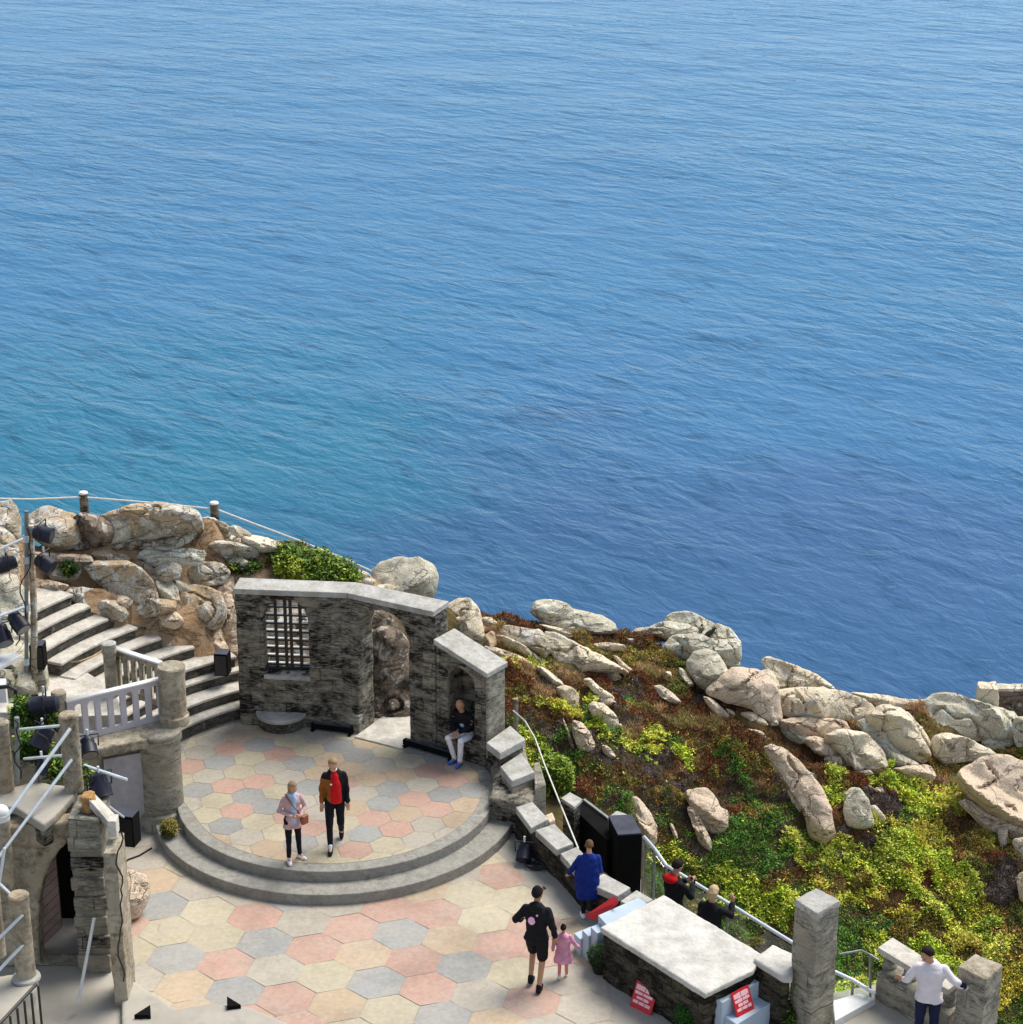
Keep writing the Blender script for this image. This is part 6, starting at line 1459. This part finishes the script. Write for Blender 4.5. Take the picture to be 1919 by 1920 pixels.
person(gp(1103, 1720, FZ), 186, 1.24, 'person in a long royal blue cape leaning one arm on the parapet cap stones', [((-.22, .03, 1.10), (-.20, -.15, .95)), ((.30, -.04, 1.16), (.38, -.14, .97))], STAND, None, 'top', .70, CM['blue'], CM['black'], 'tight', CM['white'], CM['hair_br'], 'short', bulk=1.2, bow=6, yaw=-8, extra=ex6)
def ex7(root, f, T, Hd):
    f.ell((0, .085, 1.46), (.13, .10, .075), T); f.ell((0, -.06, 1.40), (.07, .07, .04), T); part(root, f, 'hood', CM['red'])
    link('phone', bm_mesh(box_bm(Vector((0, -.38, 1.27)) * f.k, (.15, .012, .075))), M['black'], root)
b7 = P(1266, 1616, .10)
person((b7.x, b7.y, -1.5), 128, 1.62, 'dark-haired man in a black jacket with red hood, holding a phone by the glass', [((-.24, -.14, 1.16), (-.07, -.33, 1.24), (.5, -.5, .3)), ((.24, -.14, 1.16), (.07, -.33, 1.24), (-.5, -.5, .3))], STAND, None, 'top', .84, CM['black'], CM['navy'], 'ankle', CM['black'], CM['hair_d'], 'short', bow=18, bulk=1.15, extra=ex7)
b8 = P(1336, 1666, .03)
person((b8.x, b8.y, -1.5), 150, 1.55, 'blond person in a black coat leaning on the glass fence rail', [((-.30, -.12, 1.25), (-.24, -.30, 1.38), (.3, -.3, .6)), ((.24, -.10, 1.14), (.14, -.28, 1.06))], STAND, None, 'coat', .60, CM['black'], CM['black'], 'tight', CM['black'], CM['hair_b'], 'mid', bow=16, bulk=1.12, flare=.05)
def ex9(root, f, T, Hd):
    f.cone([(.40, -.005, 1.17), (.46, .02, 1.12)], [.050, .046]); part(root, f, 'sleeve_mark', CM['navy'])
b9 = P(1742, 1866, .50)
person((b9.x, b9.y, FZ), -12, 1.60, 'man in a pale mauve sweatshirt looking down, arms spread along the stone balustrade', [((-.30, -.02, 1.17), (-.34, .12, 1.06), (-.5, .3, 0)), ((.33, -.05, 1.22), (.50, .06, 1.08), (.4, .3, -.3))], STAND, None, 'top', .86, CM['sweat'], CM['navy'], 'ankle', CM['black'], CM['hair_d'], 'short', bow=30, yaw=-42, bulk=1.18, skin='skin2', extra=ex9)

LOCAL[0] = False
# the bird on the outcrop
p_ = PY(1331, 1193, hit(1300, 1215).y - .15)
br = empty('bird', tuple(p_), 'black crow-like bird perched on the lichened outcrop against the sea', 'bird', None, R(0))
f = Fig(1.75, None, None)
f.ell((p_.x, p_.y, p_.z + .06), (.10, .055, .06), None, Matrix.Rotation(R(-38), 3, 'Y')); f.cone([(p_.x + .05, p_.y, p_.z + .11), (p_.x + .09, p_.y - .01, p_.z + .17)], [.035, .030]); f.cone([(p_.x - .07, p_.y, p_.z + .02), (p_.x - .18, p_.y, p_.z - .05)], [.035, .014])
f.cone([(p_.x + .01, p_.y - .01, p_.z + .01), (p_.x + .01, p_.y - .01, p_.z - .07)], [.010, .008])
link('body', f.done(.008), M['iron'], br)
f.cone([(p_.x + .115, p_.y - .02, p_.z + .17), (p_.x + .15, p_.y - .03, p_.z + .165)], [.010, .004]); link('beak', f.done(.004), M['iron'], br)
# ------------------------------------------------------------------ left-hand structures, lamps and loose things
def vpier(name, quad, z0, z1, label, cat, m, capm=None, seed=5, vox=.03, group=None):
    w_ = W2(quad, z1); c_ = (sum(p[0] for p in w_) / len(w_), sum(p[1] for p in w_) / len(w_))
    r = empty(name, (*c_, z0), label, cat, group)
    link('masonry', erode(bm_mesh(prism_bm(w_, z0, z1 - .05)), vox, .014, 6, seed), m, r)
    if capm: link('cap', erode(bm_mesh(prism_bm([(c_[0] + (p[0] - c_[0]) * 1.04, c_[1] + (p[1] - c_[1]) * 1.04) for p in w_], z1 - .14, z1)), .026, .007, 7, seed + 1), capm, r)
    return r
# arched masonry wall with the dark opening
yA = 23.35
def PA(u, v, y=yA): q = PY(u, v, y); return (q.x, q.z)
aw = empty('arched_wall', (PY(100, 1828, yA).x, yA, FZ), 'rough stone wall with a tall dark arched opening at the lower left', 'wall')
MxA = Matrix(((1, 0, 0, 0), (0, 0, -1, yA), (0, 1, 0, 0), (0, 0, 0, 1)))
outer = [PA(-80, 1560), PA(30, 1550), PA(100, 1545), PA(146, 1540), PA(146, 1700), (PA(146, 1700)[0], FZ), (PA(-80, 1700)[0], FZ)]
hole = [PA(139, 1578), PA(131, 1578), PA(112, 1594), PA(95, 1618), PA(82, 1648), PA(74, 1690), PA(72, 1760)]
hole += [(hole[-1][0], FZ + .02), (hole[0][0], FZ + .02)]
link('masonry', erode(slab_mesh([outer, hole], .30, MxA @ Matrix.Translation((0, 0, -.15))), .03, .014, 5, 101), M['column'], aw)
xl, xr = PA(40, 1700)[0], PA(139, 1700)[0]
link('inner_wall', bm_mesh(box_bm(((xl + xr) / 2 - .1, yA + 1.3, .65), (xr - xl + .3, .1, 2.1))), M['black'], aw)  # black colour stands for the deep shadow inside the opening
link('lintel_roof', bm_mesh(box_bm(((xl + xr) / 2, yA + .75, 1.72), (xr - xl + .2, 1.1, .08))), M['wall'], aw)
link('side_wall', bm_mesh(box_bm((xr + .04, yA + .72, .65), (.08, .8, 2.05))), M['black'], aw)  # also black, to paint the shadow strip beside the planks
dl, dr_ = PY(60, 1700, yA + .42), PY(113, 1700, yA + .55)
bm = bmesh.new(); n_pl = 9; vz0 = FZ + .12; vz1 = PY(90, 1615, yA + .5).z
for i in range(n_pl):
    za = vz0 + (vz1 - vz0) * i / n_pl; zb_ = vz0 + (vz1 - vz0) * (i + .93) / n_pl; sk_ = .16
    q = [(dl.x, dl.y, za - sk_), (dr_.x, dr_.y, za + sk_), (dr_.x, dr_.y, zb_ + sk_), (dl.x, dl.y, zb_ - sk_)]
    vs = [bm.verts.new(p) for p in q] + [bm.verts.new((p[0], p[1] + .04, p[2])) for p in q]
    for fc in ((0, 1, 2, 3), (7, 6, 5, 4), (0, 4, 5, 1), (1, 5, 6, 2), (2, 6, 7, 3), (3, 7, 4, 0)): bm.faces.new([vs[k] for k in fc])
link('plank_door', bm_mesh(bm), M['wood'], aw)

SZ = 2.0
pf = empty('stone_platform', tuple(P(80, 1500, SZ)), 'flat paved stone platform carrying the small round columns at the left', 'platform')
link('slab', erode(bm_mesh(prism_bm(W2([(-60, 1500), (2, 1485), (60, 1464), (144, 1476), (138, 1491), (102, 1530), (80, 1546), (27, 1511), (-60, 1520)], SZ), SZ - .13, SZ)), .028, .008, 6, 111), M['terrace'], pf)
link('body', erode(bm_mesh(prism_bm(W2([(-60, 1500), (2, 1488), (60, 1468), (140, 1480), (134, 1491), (98, 1528), (80, 1538), (30, 1508), (-60, 1516)], SZ), SZ - .42, SZ - .12)), .035, .016, 5, 112), M['wall'], pf)
for q_, zz, lb in (([(22, 1578), (30, 1556), (89, 1566), (63, 1592)], 1.45, 'upper projecting stone step below the platform'), ([(20, 1616), (34, 1602), (70, 1610), (58, 1632)], 1.12, 'lower projecting stone step below the platform')):
    o = prism('stone_step', W2(q_, zz), zz - .2, zz, M['terrace'], None, .015); tag(o, lb, 'step', 'projecting steps under the platform')

def rcol(u, v0, v1, hw, zb, label, m=None, base=True, dome=False, flange=False, group='small round stone columns at the left', name='stone_column'):
    b = P(u, v1, zb); t_ = PY(u, v0, b.y); r = hw / F * (b.y * cT - (b.z - H) * sT)
    root = empty(name, (b.x, b.y, zb), label, 'column', group)
    bm = lathe_bm(b, [(r * 1.02, zb), (r, zb + .1), (r * .97, t_.z - .14), (r * 1.03, t_.z - .12), (r * 1.05, t_.z - .02), (r * .9, t_.z)], 28)
    me = bm_mesh(bm); smooth_by_angle(me); link('shaft', me, m or M['column'], root)
    if dome:
        me = bm_mesh(ell_bm((b.x, b.y, t_.z + r * .5), (r * 1.05, r * 1.05, r * 1.0))); link('dome', me, M['white'], root, True)
        link('collar', bm_mesh(lathe_bm(b, [(r * 1.08, t_.z - .05), (r * 1.1, t_.z + .03), (r * 1.0, t_.z + .05)], 24)), M['white'], root)
    if flange: link('flange', bm_mesh(lathe_bm(b, [(r * 1.45, zb), (r * 1.4, zb + .03), (r * 1.05, zb + .05)], 28)), M['coping'], root)
    return b, t_
B_b, B_t = rcol(140, 1338, 1480, 17.5, SZ, 'mottled round column at the right end of the stone platform')
C_b, C_t = rcol(11, 1352, 1480, 17, SZ, 'rust-stained round column on the platform at the left frame edge')
A_b, A_t = rcol(118, 1296, 1392, 13.5, 1.25, 'slender round column beside the left end of the lavender balustrade')
E_b, E_t = rcol(17, 1530, 1680, 15, .9, 'round column with a white dome on top, below the platform', dome=True)
F_b, F_t = rcol(50, 1676, 1834, 18.5, .55, 'nearest round column with a flanged foot, beside the black iron railing', flange=True)
G_b, G_t = rcol(-4, 1655, 1790, 16, .75, 'round column cut by the left frame edge beside the nearest one')
link('cap_disc', bm_mesh(lathe_bm(F_b, [(.11, F_t.z + .001), (.125, F_t.z + .012), (.10, F_t.z + .03)], 24)), M['white'], None) if False else None

# foreground ledge with the iron railing
fl = empty('ledge_block', tuple(P(30, 1870, .5)), 'mottled stone ledge at the bottom left corner', 'ledge')
link('block', erode(bm_mesh(prism_bm(W2([(-60, 1836), (30, 1824), (72, 1832), (66, 1852), (0, 1925), (-60, 1990)], .54), FZ - .3, .54)), .035, .012, 6, 121), M['terrace'], fl)
ir = empty('iron_railing', tuple(P(30, 1900, .54)), 'black iron railing in the bottom left corner', 'railing')
ra, rb_ = P(68, 1846, .62), P(-12, 1932, .62)
link('top_rail', bm_mesh(tube_bm([ra, rb_], .022, 8)), M['iron'], ir)
la, lb_ = Vector((ra.x + .02, ra.y - .02, -.25)), Vector((rb_.x + .02, rb_.y - .02, -.25))
for k in range(7):
    a = ra.lerp(rb_, k / 6); link('baluster', bm_mesh(tube_bm([(a.x + .03, a.y - .02, -.3), (a.x + .03, a.y - .02, .61)], .016, 6)), M['iron'], ir)
link('bottom_rail', bm_mesh(tube_bm([la + Vector((.01, 0, 0)), lb_ + Vector((.01, 0, 0))], .018, 8)), M['iron'], ir)

# tall masonry pier and its pale board
pr2 = empty('stone_pier', tuple(P(170, 1828, FZ)), 'tall dark coursed stone pier at the lower left, topped by a sloping pale stone', 'pier')
xa, xb = PY(141, 1700, 23.2).x, PY(200, 1700, 23.2).x; zt = PY(170, 1535, 23.2).z
link('masonry', erode(bm_mesh(prism_bm([(xa, 23.2), (xb, 23.2), (xb, 23.9), (xa, 23.9)], FZ - .1, zt)), .028, .018, 6, 131), M['drum'], pr2)
for k in range(7):
    zc = FZ + .2 + k * .30
    link('course', erode(bm_mesh(box_bm(((xa + xb) / 2 + (.015 if k % 2 else -.01), 23.19, zc), (xb - xa + .03, .06, .20))), .02, .008, 8, 140 + k), M['wall'] if k % 2 else M['drum'], pr2)
s0, s1, s2, s3 = PY(166, 1497, 23.35), PY(178, 1487, 23.7), PY(222, 1532, 23.5), PY(212, 1550, 23.1)
bm = bmesh.new(); vs = [bm.verts.new(p) for p in (s0, s1, s2, s3)] + [bm.verts.new(p - Vector((0, 0, .14))) for p in (s0, s1, s2, s3)]
for fc in ((0, 1, 2, 3), (7, 6, 5, 4), (0, 4, 5, 1), (1, 5, 6, 2), (2, 6, 7, 3), (3, 7, 4, 0)): bm.faces.new([vs[k] for k in fc])
bmesh.ops.recalc_face_normals(bm, faces=bm.faces); link('sloping_cap', bm_mesh(bevel_bm(bm, .02)), M['tread'], pr2)
q0 = PY(152, 1505, 23.4)
link('rusty_block', erode(bm_mesh(box_bm((q0.x + .08, 23.45, q0.z - .05), (.15, .2, .30))), .022, .03, 8, 151), M['rust'], pr2)
bd = empty('pale_board', tuple(PY(212, 1900, 22.35)), 'tall narrow pale wall end standing before the stone pier', 'wall')
x0_, x1_ = PY(200, 1700, 22.4).x, PY(227, 1700, 22.4).x
link('face', erode(bm_mesh(prism_bm([(x0_, 22.4), (x1_, 22.4), (x1_, 22.95), (x0_, 22.95)], -1.5, PY(210, 1600, 22.4).z)), .028, .01, 6, 161), M['column'], bd)
link('white_head', bm_mesh(bevel_bm(box_bm(((x0_ + x1_) / 2, 22.75, PY(210, 1566, 22.5).z), ((x1_ - x0_) * .6, .2, .24)))), M['tread'], bd)
tag(link('white_tube', bm_mesh(tube_bm([PY(177, 1722, 22.6), PY(147, 1880, 22.3)], .022, 8)), M['white']), 'white tube leaning in front of the stone pier', 'tube', 'pale scaffold tubes')

def tube(u0, v0, y0, u1, v1, y1, r, label, m='galv'):
    tag(link('scaffold_tube', bm_mesh(tube_bm([PY(u0, v0, y0), PY(u1, v1, y1)], r, 10)), M[m]), label, 'tube', 'pale scaffold tubes')
yb_, ye_ = B_b.y - .16, E_b.y - .14
tube(132, 1366, yb_, 14, 1530, ye_, .024, 'upper long diagonal tube from the platform column to the white-domed column')
tube(135, 1424, yb_, -6, 1612, ye_ - .2, .022, 'lower long diagonal tube under the upper one at the platform')
tube(34, 1368, C_b.y + .3, 121, 1360, B_b.y + .2, .020, 'upper horizontal tube behind the platform columns')
tube(45, 1423, C_b.y + .3, 122, 1416, B_b.y + .2, .020, 'lower horizontal tube behind the platform columns')
tube(158, 1435, 24.0, 239, 1462, 23.8, .022, 'short tube sloping right from the platform column, carrying a lamp')
tube(-10, 1648, 22.5, 34, 1690, 21.9, .020, 'tube sloping down to the head of the nearest column')
tube(-10, 1768, 21.5, 43, 1715, 21.6, .022, 'upper tube crossing the nearest column')
tube(-10, 1828, 21.4, 44, 1771, 21.6, .022, 'lower tube crossing the nearest column')
tube(9, 1590, 22.3, -2, 1660, 22.2, .020, 'steep tube at the left edge beside the white-domed column')
tube(32, 1345, C_b.y - .05, 32, 1468, C_b.y - .05, .035, 'upright dull tube beside the left platform column', 'galv_dull')
tube(0, 1155, 28.0, 46, 1138, 28.2, .022, 'short white arm tube low on the lamp mast')
tube(-5, 1032, 28.0, 44, 1010, 28.2, .020, 'short white arm tube high on the lamp mast')
tube(150, 1395, 24.6, 152, 1500, 24.4, .02, 'dull upright tube behind the platform column', 'galv_dull')

# lamp mast
mb = P(50, 1296, 1.24); mt = PY(50, 958, mb.y)
ms = empty('lamp_mast', tuple(mb), 'thin steel mast carrying theatre lamps left of the steps', 'mast')
link('pole', bm_mesh(tube_bm([mb, mt], .032, 10)), M['galv_dull'], ms)
link('timber', bm_mesh(tube_bm([mb + Vector((.12, .05, 0)), PY(64, 1150, mb.y + .05), PY(58, 985, mb.y + .05)], [.06, .055, .05], 8)), M['rock_lich'], ms)
for v in (1010, 1050, 1140, 1240): link('clamp', bm_mesh(tube_bm([PY(50, v - 6, mb.y), PY(50, v + 6, mb.y)], .05, 10)), M['galv'], ms)

def lamp(u, v, y, ang, tilt, L, r, label, hookv=None, axis=1):
    """theatre lamp: round can pointing along direction (ang in plan, tilt down)"""
    c = PY(u, v, y); d = Vector((math.cos(R(ang)) * math.cos(R(tilt)), math.sin(R(ang)) * math.cos(R(tilt)), -math.sin(R(tilt))))
    root = empty('spotlight', tuple(c), label, 'stage light', 'dark theatre spotlights')
    a, b = c - d * L / 2, c + d * L / 2
    me = bm_mesh(tube_bm([a, a + d * .03, a + d * L * .45, a + d * L * .47, b - d * .02, b], [r * .55, r * .82, r * .86, r, r, r * 1.04], 20)); smooth_by_angle(me, 40); link('housing', me, M['navy'], root)
    link('lens', bm_mesh(tube_bm([b + d * .001, b + d * .006], r * .85, 20)), M['lens'], root)
    s = d.cross(Vector((0, 0, 1))).normalized(); up = Vector((0, 0, 1))
    pts = [c + s * (r + .02), c + s * (r + .03) + up * (r + .06), c - s * (r + .03) + up * (r + .06), c - s * (r + .02)]
    link('yoke', bm_mesh(tube_bm(pts, .012, 6)), M['iron'], root)
    tt = c + up * (r + .06); link('clamp', bm_mesh(tube_bm([tt, tt + up * .09], .018, 8)), M['galv'], root)
    return root
ym = mb.y - .1
lamp(80, 1001, ym, -10, 12, .30, .13, 'spotlight at the top right of the lamp mast')
lamp(84, 1056, ym, -20, 25, .30, .13, 'spotlight on the right of the mast, second from the top')
lamp(14, 1057, ym, 200, 10, .30, .13, 'spotlight on the left of the mast just above the rock face')
lamp(34, 1166, ym - .2, -40, 35, .34, .13, 'spotlight pointing down right, halfway down the mast')
lamp(4, 1190, ym - .2, -60, 40, .34, .14, 'spotlight half cut by the left frame edge')
lamp(84, 1322, 25.2, 185, 6, .40, .14, 'large spotlight above the leafy planter')
lamp(82, 1382, 24.7, 230, 50, .32, .14, 'spotlight hung on the tubes between the platform columns')
lamp(166, 1400, 25.0, -70, 35, .28, .12, 'spotlight tucked behind the right platform column')
lamp(187, 1474, 23.9, -60, 55, .32, .15, 'spotlight hung from the short sloping tube beside the door panel')
lamp(80, 1438, 24.4, 250, 60, .22, .09, 'small dark lamp low behind the platform tubes')

def speaker(u0, u1, v0, v1, zb, label, rz=0, dep=.25, y=None):
    b = P((u0 + u1) / 2, v1, zb) if y is None else PY((u0 + u1) / 2, v1, y); t_ = PY((u0 + u1) / 2, v0, b.y)
    wd = (u1 - u0) / F * (b.y * cT - (b.z - H) * sT)
    root = empty('loudspeaker', (b.x, b.y + dep / 2, b.z), label, 'loudspeaker', 'black outdoor loudspeakers')
    hh = t_.z - b.z; ro = Matrix.Rotation(R(rz), 3, 'Z'); c = Vector((b.x, b.y + dep / 2, b.z + hh / 2))
    link('cabinet', bm_mesh(bevel_bm(box_bm(c, (wd, dep, hh), ro), .012)), M['black'], root)
    link('top_panel', bm_mesh(box_bm(c + Vector((0, 0, hh / 2 + .004)), (wd * .94, dep * .92, .012), ro)), M['slate'], root)
    link('grille', bm_mesh(box_bm(c - ro @ Vector((0, dep / 2 + .003, 0)), (wd * .86, .01, hh * .88), ro)), M['iron'], root)
speaker(58, 84, 1212, 1256, 1.6, 'loudspeaker standing on a stone block beside the lamp mast')
o = vpier('stone_block', [(58, 1256), (86, 1256), (88, 1240), (60, 1240)], 1.0, 1.6, 'rough stone block under the loudspeaker by the mast', 'block', M['rock_grey'], None, 171)
speaker(404, 430, 1228, 1268, .66, 'loudspeaker on the steps against the left end of the arch wall', -8)
speaker(218, 258, 1532, 1588, None, 'loudspeaker mounted high beside the stone pier, facing the stage', -14, .24, 24.6)
link_ = tag(link('bracket', bm_mesh(tube_bm([PY(172, 1496, 23.9), PY(205, 1512, 24.3), PY(232, 1532, 24.6)], .018, 8)), M['galv']), 'bent steel bracket reaching from the pier to the loudspeaker', 'bracket')

# white sheet, bent pipe and block at the left edge
o = prism('white_sheet', W2([(-50, 1268), (0, 1251), (39, 1229), (30, 1222), (-50, 1236)], 2.0), 1.94, 2.0, M['white'], None, .005); tag(o, 'white sheet edge jutting in from the left frame edge', 'panel')
o = prism('painted_board', W2([(-50, 1290), (10, 1284), (12, 1272), (-50, 1272)], 1.9), 1.3, 1.9, M['white'], None, .005); tag(o, 'upright white panel under the white sheet', 'panel')
tag(link('bent_pipe', bm_mesh(tube_bm([PY(-15, 1290, 25.6), PY(18, 1287, 25.6), PY(29, 1293, 25.6), PY(31, 1312, 25.6)], .03, 10)), M['cable']), 'black bent pipe at the left edge above the round column', 'pipe')
vpier('stone_block', [(-20, 1330), (24, 1330), (28, 1312), (-20, 1312)], 2.0, 2.25, 'pale stone block at the left edge under the bent pipe', 'block', M['tread'], None, 181)
# backing wall and planter behind the platform
bw = vpier('backing_wall', [(-60, 1345), (110, 1330), (112, 1300), (-60, 1305)], -.3, 1.55, 'low rough wall behind the platform columns', 'wall', M['wall_light'], None, 185, .04)
yq = 25.3
bush('planter_shrub', 'bright leafy shrub behind the large spotlight and platform columns', [bb(50, 1332, yq, (.22, .2, .16)), bb(45, 1355, yq - .1, (.16, .2, .16)), bb(95, 1352, yq, (.18, .2, .10)), bb(60, 1400, 24.8, (.25, .2, .2)), bb(100, 1440, 24.6, (.16, .15, .16)), bb(160, 1455, 24.5, (.08, .1, .18))], LIME + GRN, 1700, (.05, .11), 'bushes')
bush('moss_clump', 'olive mossy clump at the foot of the round pier', [bb(317, 1553, P(317, 1568, -.17).y, (.13, .13, .13))], OLV, 700, (.02, .04), None, cat='moss', stem=False)

# clipped balls in pots, signs, cables
def ball(u, v, r, zb, label, pot_r=.13, seed=1):
    c = PY(u, v, P(u, v + 30, zb).y); root = empty('potted_shrub', (c.x, c.y, zb), label, 'potted shrub', 'clipped round shrubs in dark pots')
    rg = np.random.default_rng(seed); d = rg.normal(0, 1, (900, 3)); d /= np.linalg.norm(d, axis=1)[:, None]
    V, F4, C = tufts(np.array(c)[None] + d * r * rg.uniform(.75, 1, (900, 1)), None, 4, (.015, .035), (.010, .016), (-.5, 1.4), [(.03, .10, .012), (.05, .15, .02), (.02, .05, .01)], seed)
    link('crown', npmesh('crown', V, F4, C), M['leaf'], root)
    link('pot', bm_mesh(lathe_bm(c, [(pot_r * .7, zb), (pot_r, c.z - r * .7), (pot_r * 1.1, c.z - r * .7 + .03), (pot_r, c.z - r * .7 + .035)], 24)), M['pot'], root)
ball(1126, 1792, .17, FZ, 'clipped round shrub in a dark pot at the left corner of the large slab', seed=3)
ball(1287, 1903, .15, FZ, 'clipped round shrub in a dark pot before the right corner of the large slab', seed=4)
bush('low_plant', 'dark green leafy plants between the corner block and the tall pillar', [bb(1468, 1880, P(1468, 1905, FZ).y, (.10, .1, .22)), bb(1475, 1905, P(1475, 1925, FZ).y, (.08, .1, .12))], GRN, 420, (.05, .1), 'small plants near the large slab')

def sign(u, v, z, rz, label, w_=.35, h_=.36, tilt=24, seed=1):
    c = P(u, v, z); root = empty('red_sign', (c.x, c.y, z - .02), label, 'sign', 'red lettered signs', R(rz))
    rg = random.Random(seed)
    Mx = Matrix.Rotation(R(90 - tilt), 4, 'X')
    o = bpy.data.objects.new('board', bm_mesh(bevel_bm(box_bm(Mx @ Vector((0, h_ / 2, 0)), (w_, h_, .02), Mx.to_3x3()), .004))); o.data.materials.append(M['red']); COL.objects.link(o); o.parent = root
    o2_ = bpy.data.objects.new('back_leg', bm_mesh(box_bm(Vector((0, .20, h_ * .36)), (w_ * .9, .015, h_ * .78), Matrix.Rotation(R(-24), 3, 'X')))); o2_.data.materials.append(M['red']); COL.objects.link(o2_); o2_.parent = root
    rows = [(.80, .085, .86, 2), (.60, .05, .86, 2), (.43, .045, .60, 2), (.26, .05, .84, 3)]
    for fy, hh, wf, nw_ in rows:
        bm = bmesh.new(); xw = -wf * w_ / 2; tot = wf * w_; parts_ = [rg.uniform(.7, 1.3) for _ in range(nw_ * 3)]; sm_ = sum(parts_)
        for j, pp_ in enumerate(parts_):
            ww = tot * pp_ / sm_; gap = .012 if j % 3 == 2 else -.002
            box_bm(Mx @ Vector((xw + (ww - gap) / 2, fy * h_, .0125 + .0002 * (j % 2))), (max(.005, ww - gap), hh * .9 * rg.uniform(.75, 1), .003), Mx.to_3x3(), bm); xw += ww
        o3 = bpy.data.objects.new('text_line', bm_mesh(bm)); o3.data.materials.append(M['pinkw']); COL.objects.link(o3); o3.parent = o
sign(1201, 1893, FZ + .01, -42, 'red sign with pale lettering standing on the floor against the large slab', seed=2)
sign(1399, 1898, -.01, 40, 'red sign with pale lettering standing on the right blue steps', .32, .33, seed=5)
sb = P(1130, 1712, .05); rb2 = empty('red_board', tuple(sb), 'plain red board leaning between the caped person and the parapet', 'board')
vs_ = [P(1098, 1716, .05), P(1122, 1722, .05), P(1160, 1690, .42), P(1152, 1680, .42)]
bm = bmesh.new(); v4 = [bm.verts.new(p) for p in vs_] + [bm.verts.new(p - Vector((0, 0, .03))) for p in vs_]
for fc in ((0, 1, 2, 3), (7, 6, 5, 4), (0, 4, 5, 1), (1, 5, 6, 2), (2, 6, 7, 3), (3, 7, 4, 0)): bm.faces.new([v4[k] for k in fc])
bmesh.ops.recalc_face_normals(bm, faces=bm.faces); link('face', bm_mesh(bm), M['red'], rb2)

lamp(984, 1598, P(984, 1615, FZ).y, -100, 40, .26, .12, 'spotlight lying on the paving at the foot of the parapet')
rgc = random.Random(3); pts = []
for k in range(150):
    a = k * .42; r_ = .12 + .05 * math.sin(k * .37); cc = P(1005, 1628, FZ)
    pts.append((cc.x + .0014 * k + r_ * 1.15 * math.cos(a) + rgc.uniform(-.02, .02), cc.y + .0007 * k + r_ * .75 * math.sin(a), FZ + .02 + .045 * (.5 + .5 * math.sin(k * .9))))
tag(link('cable', bm_mesh(tube_bm(pts, .013, 6)), M['cable']), 'heap of coiled black cable on the paving beside the parapet', 'cable')
tag(link('cable', bm_mesh(tube_bm([P(285, 1590, FZ + .015), P(262, 1604, FZ + .015), P(240, 1612, FZ + .015), P(228, 1625, FZ + .015)], .014, 6)), M['cable']), 'black cable on the paving below the high loudspeaker', 'cable')
tag(link('hose', bm_mesh(tube_bm([P(80, 1247, 1.245), P(120, 1243, 1.30), P(150, 1240, 1.47), P(175, 1230, 1.47), P(195, 1218, 1.5)], .012, 6)), plain('tan_hose', (.45, .30, .14))), 'tan hose lying across the steps', 'hose')
# low kerb wall in the foreground
kw_ = empty('kerb_wall', tuple(P(330, 1900, FZ)), 'low grey concrete kerb wall at the bottom of the view with two small dark openings', 'wall')
link('body', erode(bm_mesh(prism_bm(W2([(228, 1822), (300, 1872), (330, 1892), (400, 1880), (470, 1888), (560, 1925), (560, 2000), (228, 2000)], FZ + .10), FZ - .05, FZ + .10)), .03, .006, 6, 191), M['terrace'], kw_)
for pts_ in ([(426, 1868), (452, 1884), (426, 1887)], [(252, 1903), (282, 1884), (283, 1903)]):
    prism('dark_wedge', W2(pts_, FZ + .16), FZ + .09, FZ + .16, M['black'], kw_, 0)

for k, (pts_, lb) in enumerate((([(50, 990), (62, 1040), (40, 1100), (48, 1160), (30, 1210)], 'black cable hanging loosely down the lamp mast'), ([(84, 1340), (70, 1372), (100, 1400), (62, 1425), (90, 1452)], 'black cable looping between the lamps behind the platform tubes'),
                     ([(158, 1436), (172, 1452), (166, 1480), (186, 1500), (180, 1530)], 'black cable dropping from the short sloping tube'), ([(228, 1560), (222, 1620), (232, 1680), (222, 1760), (232, 1840)], 'thin black cable running down beside the pale wall end'),
                     ([(28, 1350), (38, 1380), (30, 1420), (40, 1460)], 'black cable wound round the upright dull tube'))):
    y_k = (mb.y - .12, 24.5, 23.8, 22.3, C_b.y - .15)[k]
    P_ = [PY(u, v, y_k) for u, v in pts_]; S_ = []
    for i in range(len(P_) - 1):
        for q in range(5): S_.append(P_[i].lerp(P_[i + 1], q / 5) + Vector((.03 * math.sin(i * 5 + q * 1.3), 0, 0)))
    S_.append(P_[-1]); tag(link('cable', bm_mesh(tube_bm(S_, .011, 6)), M['cable']), lb, 'cable')
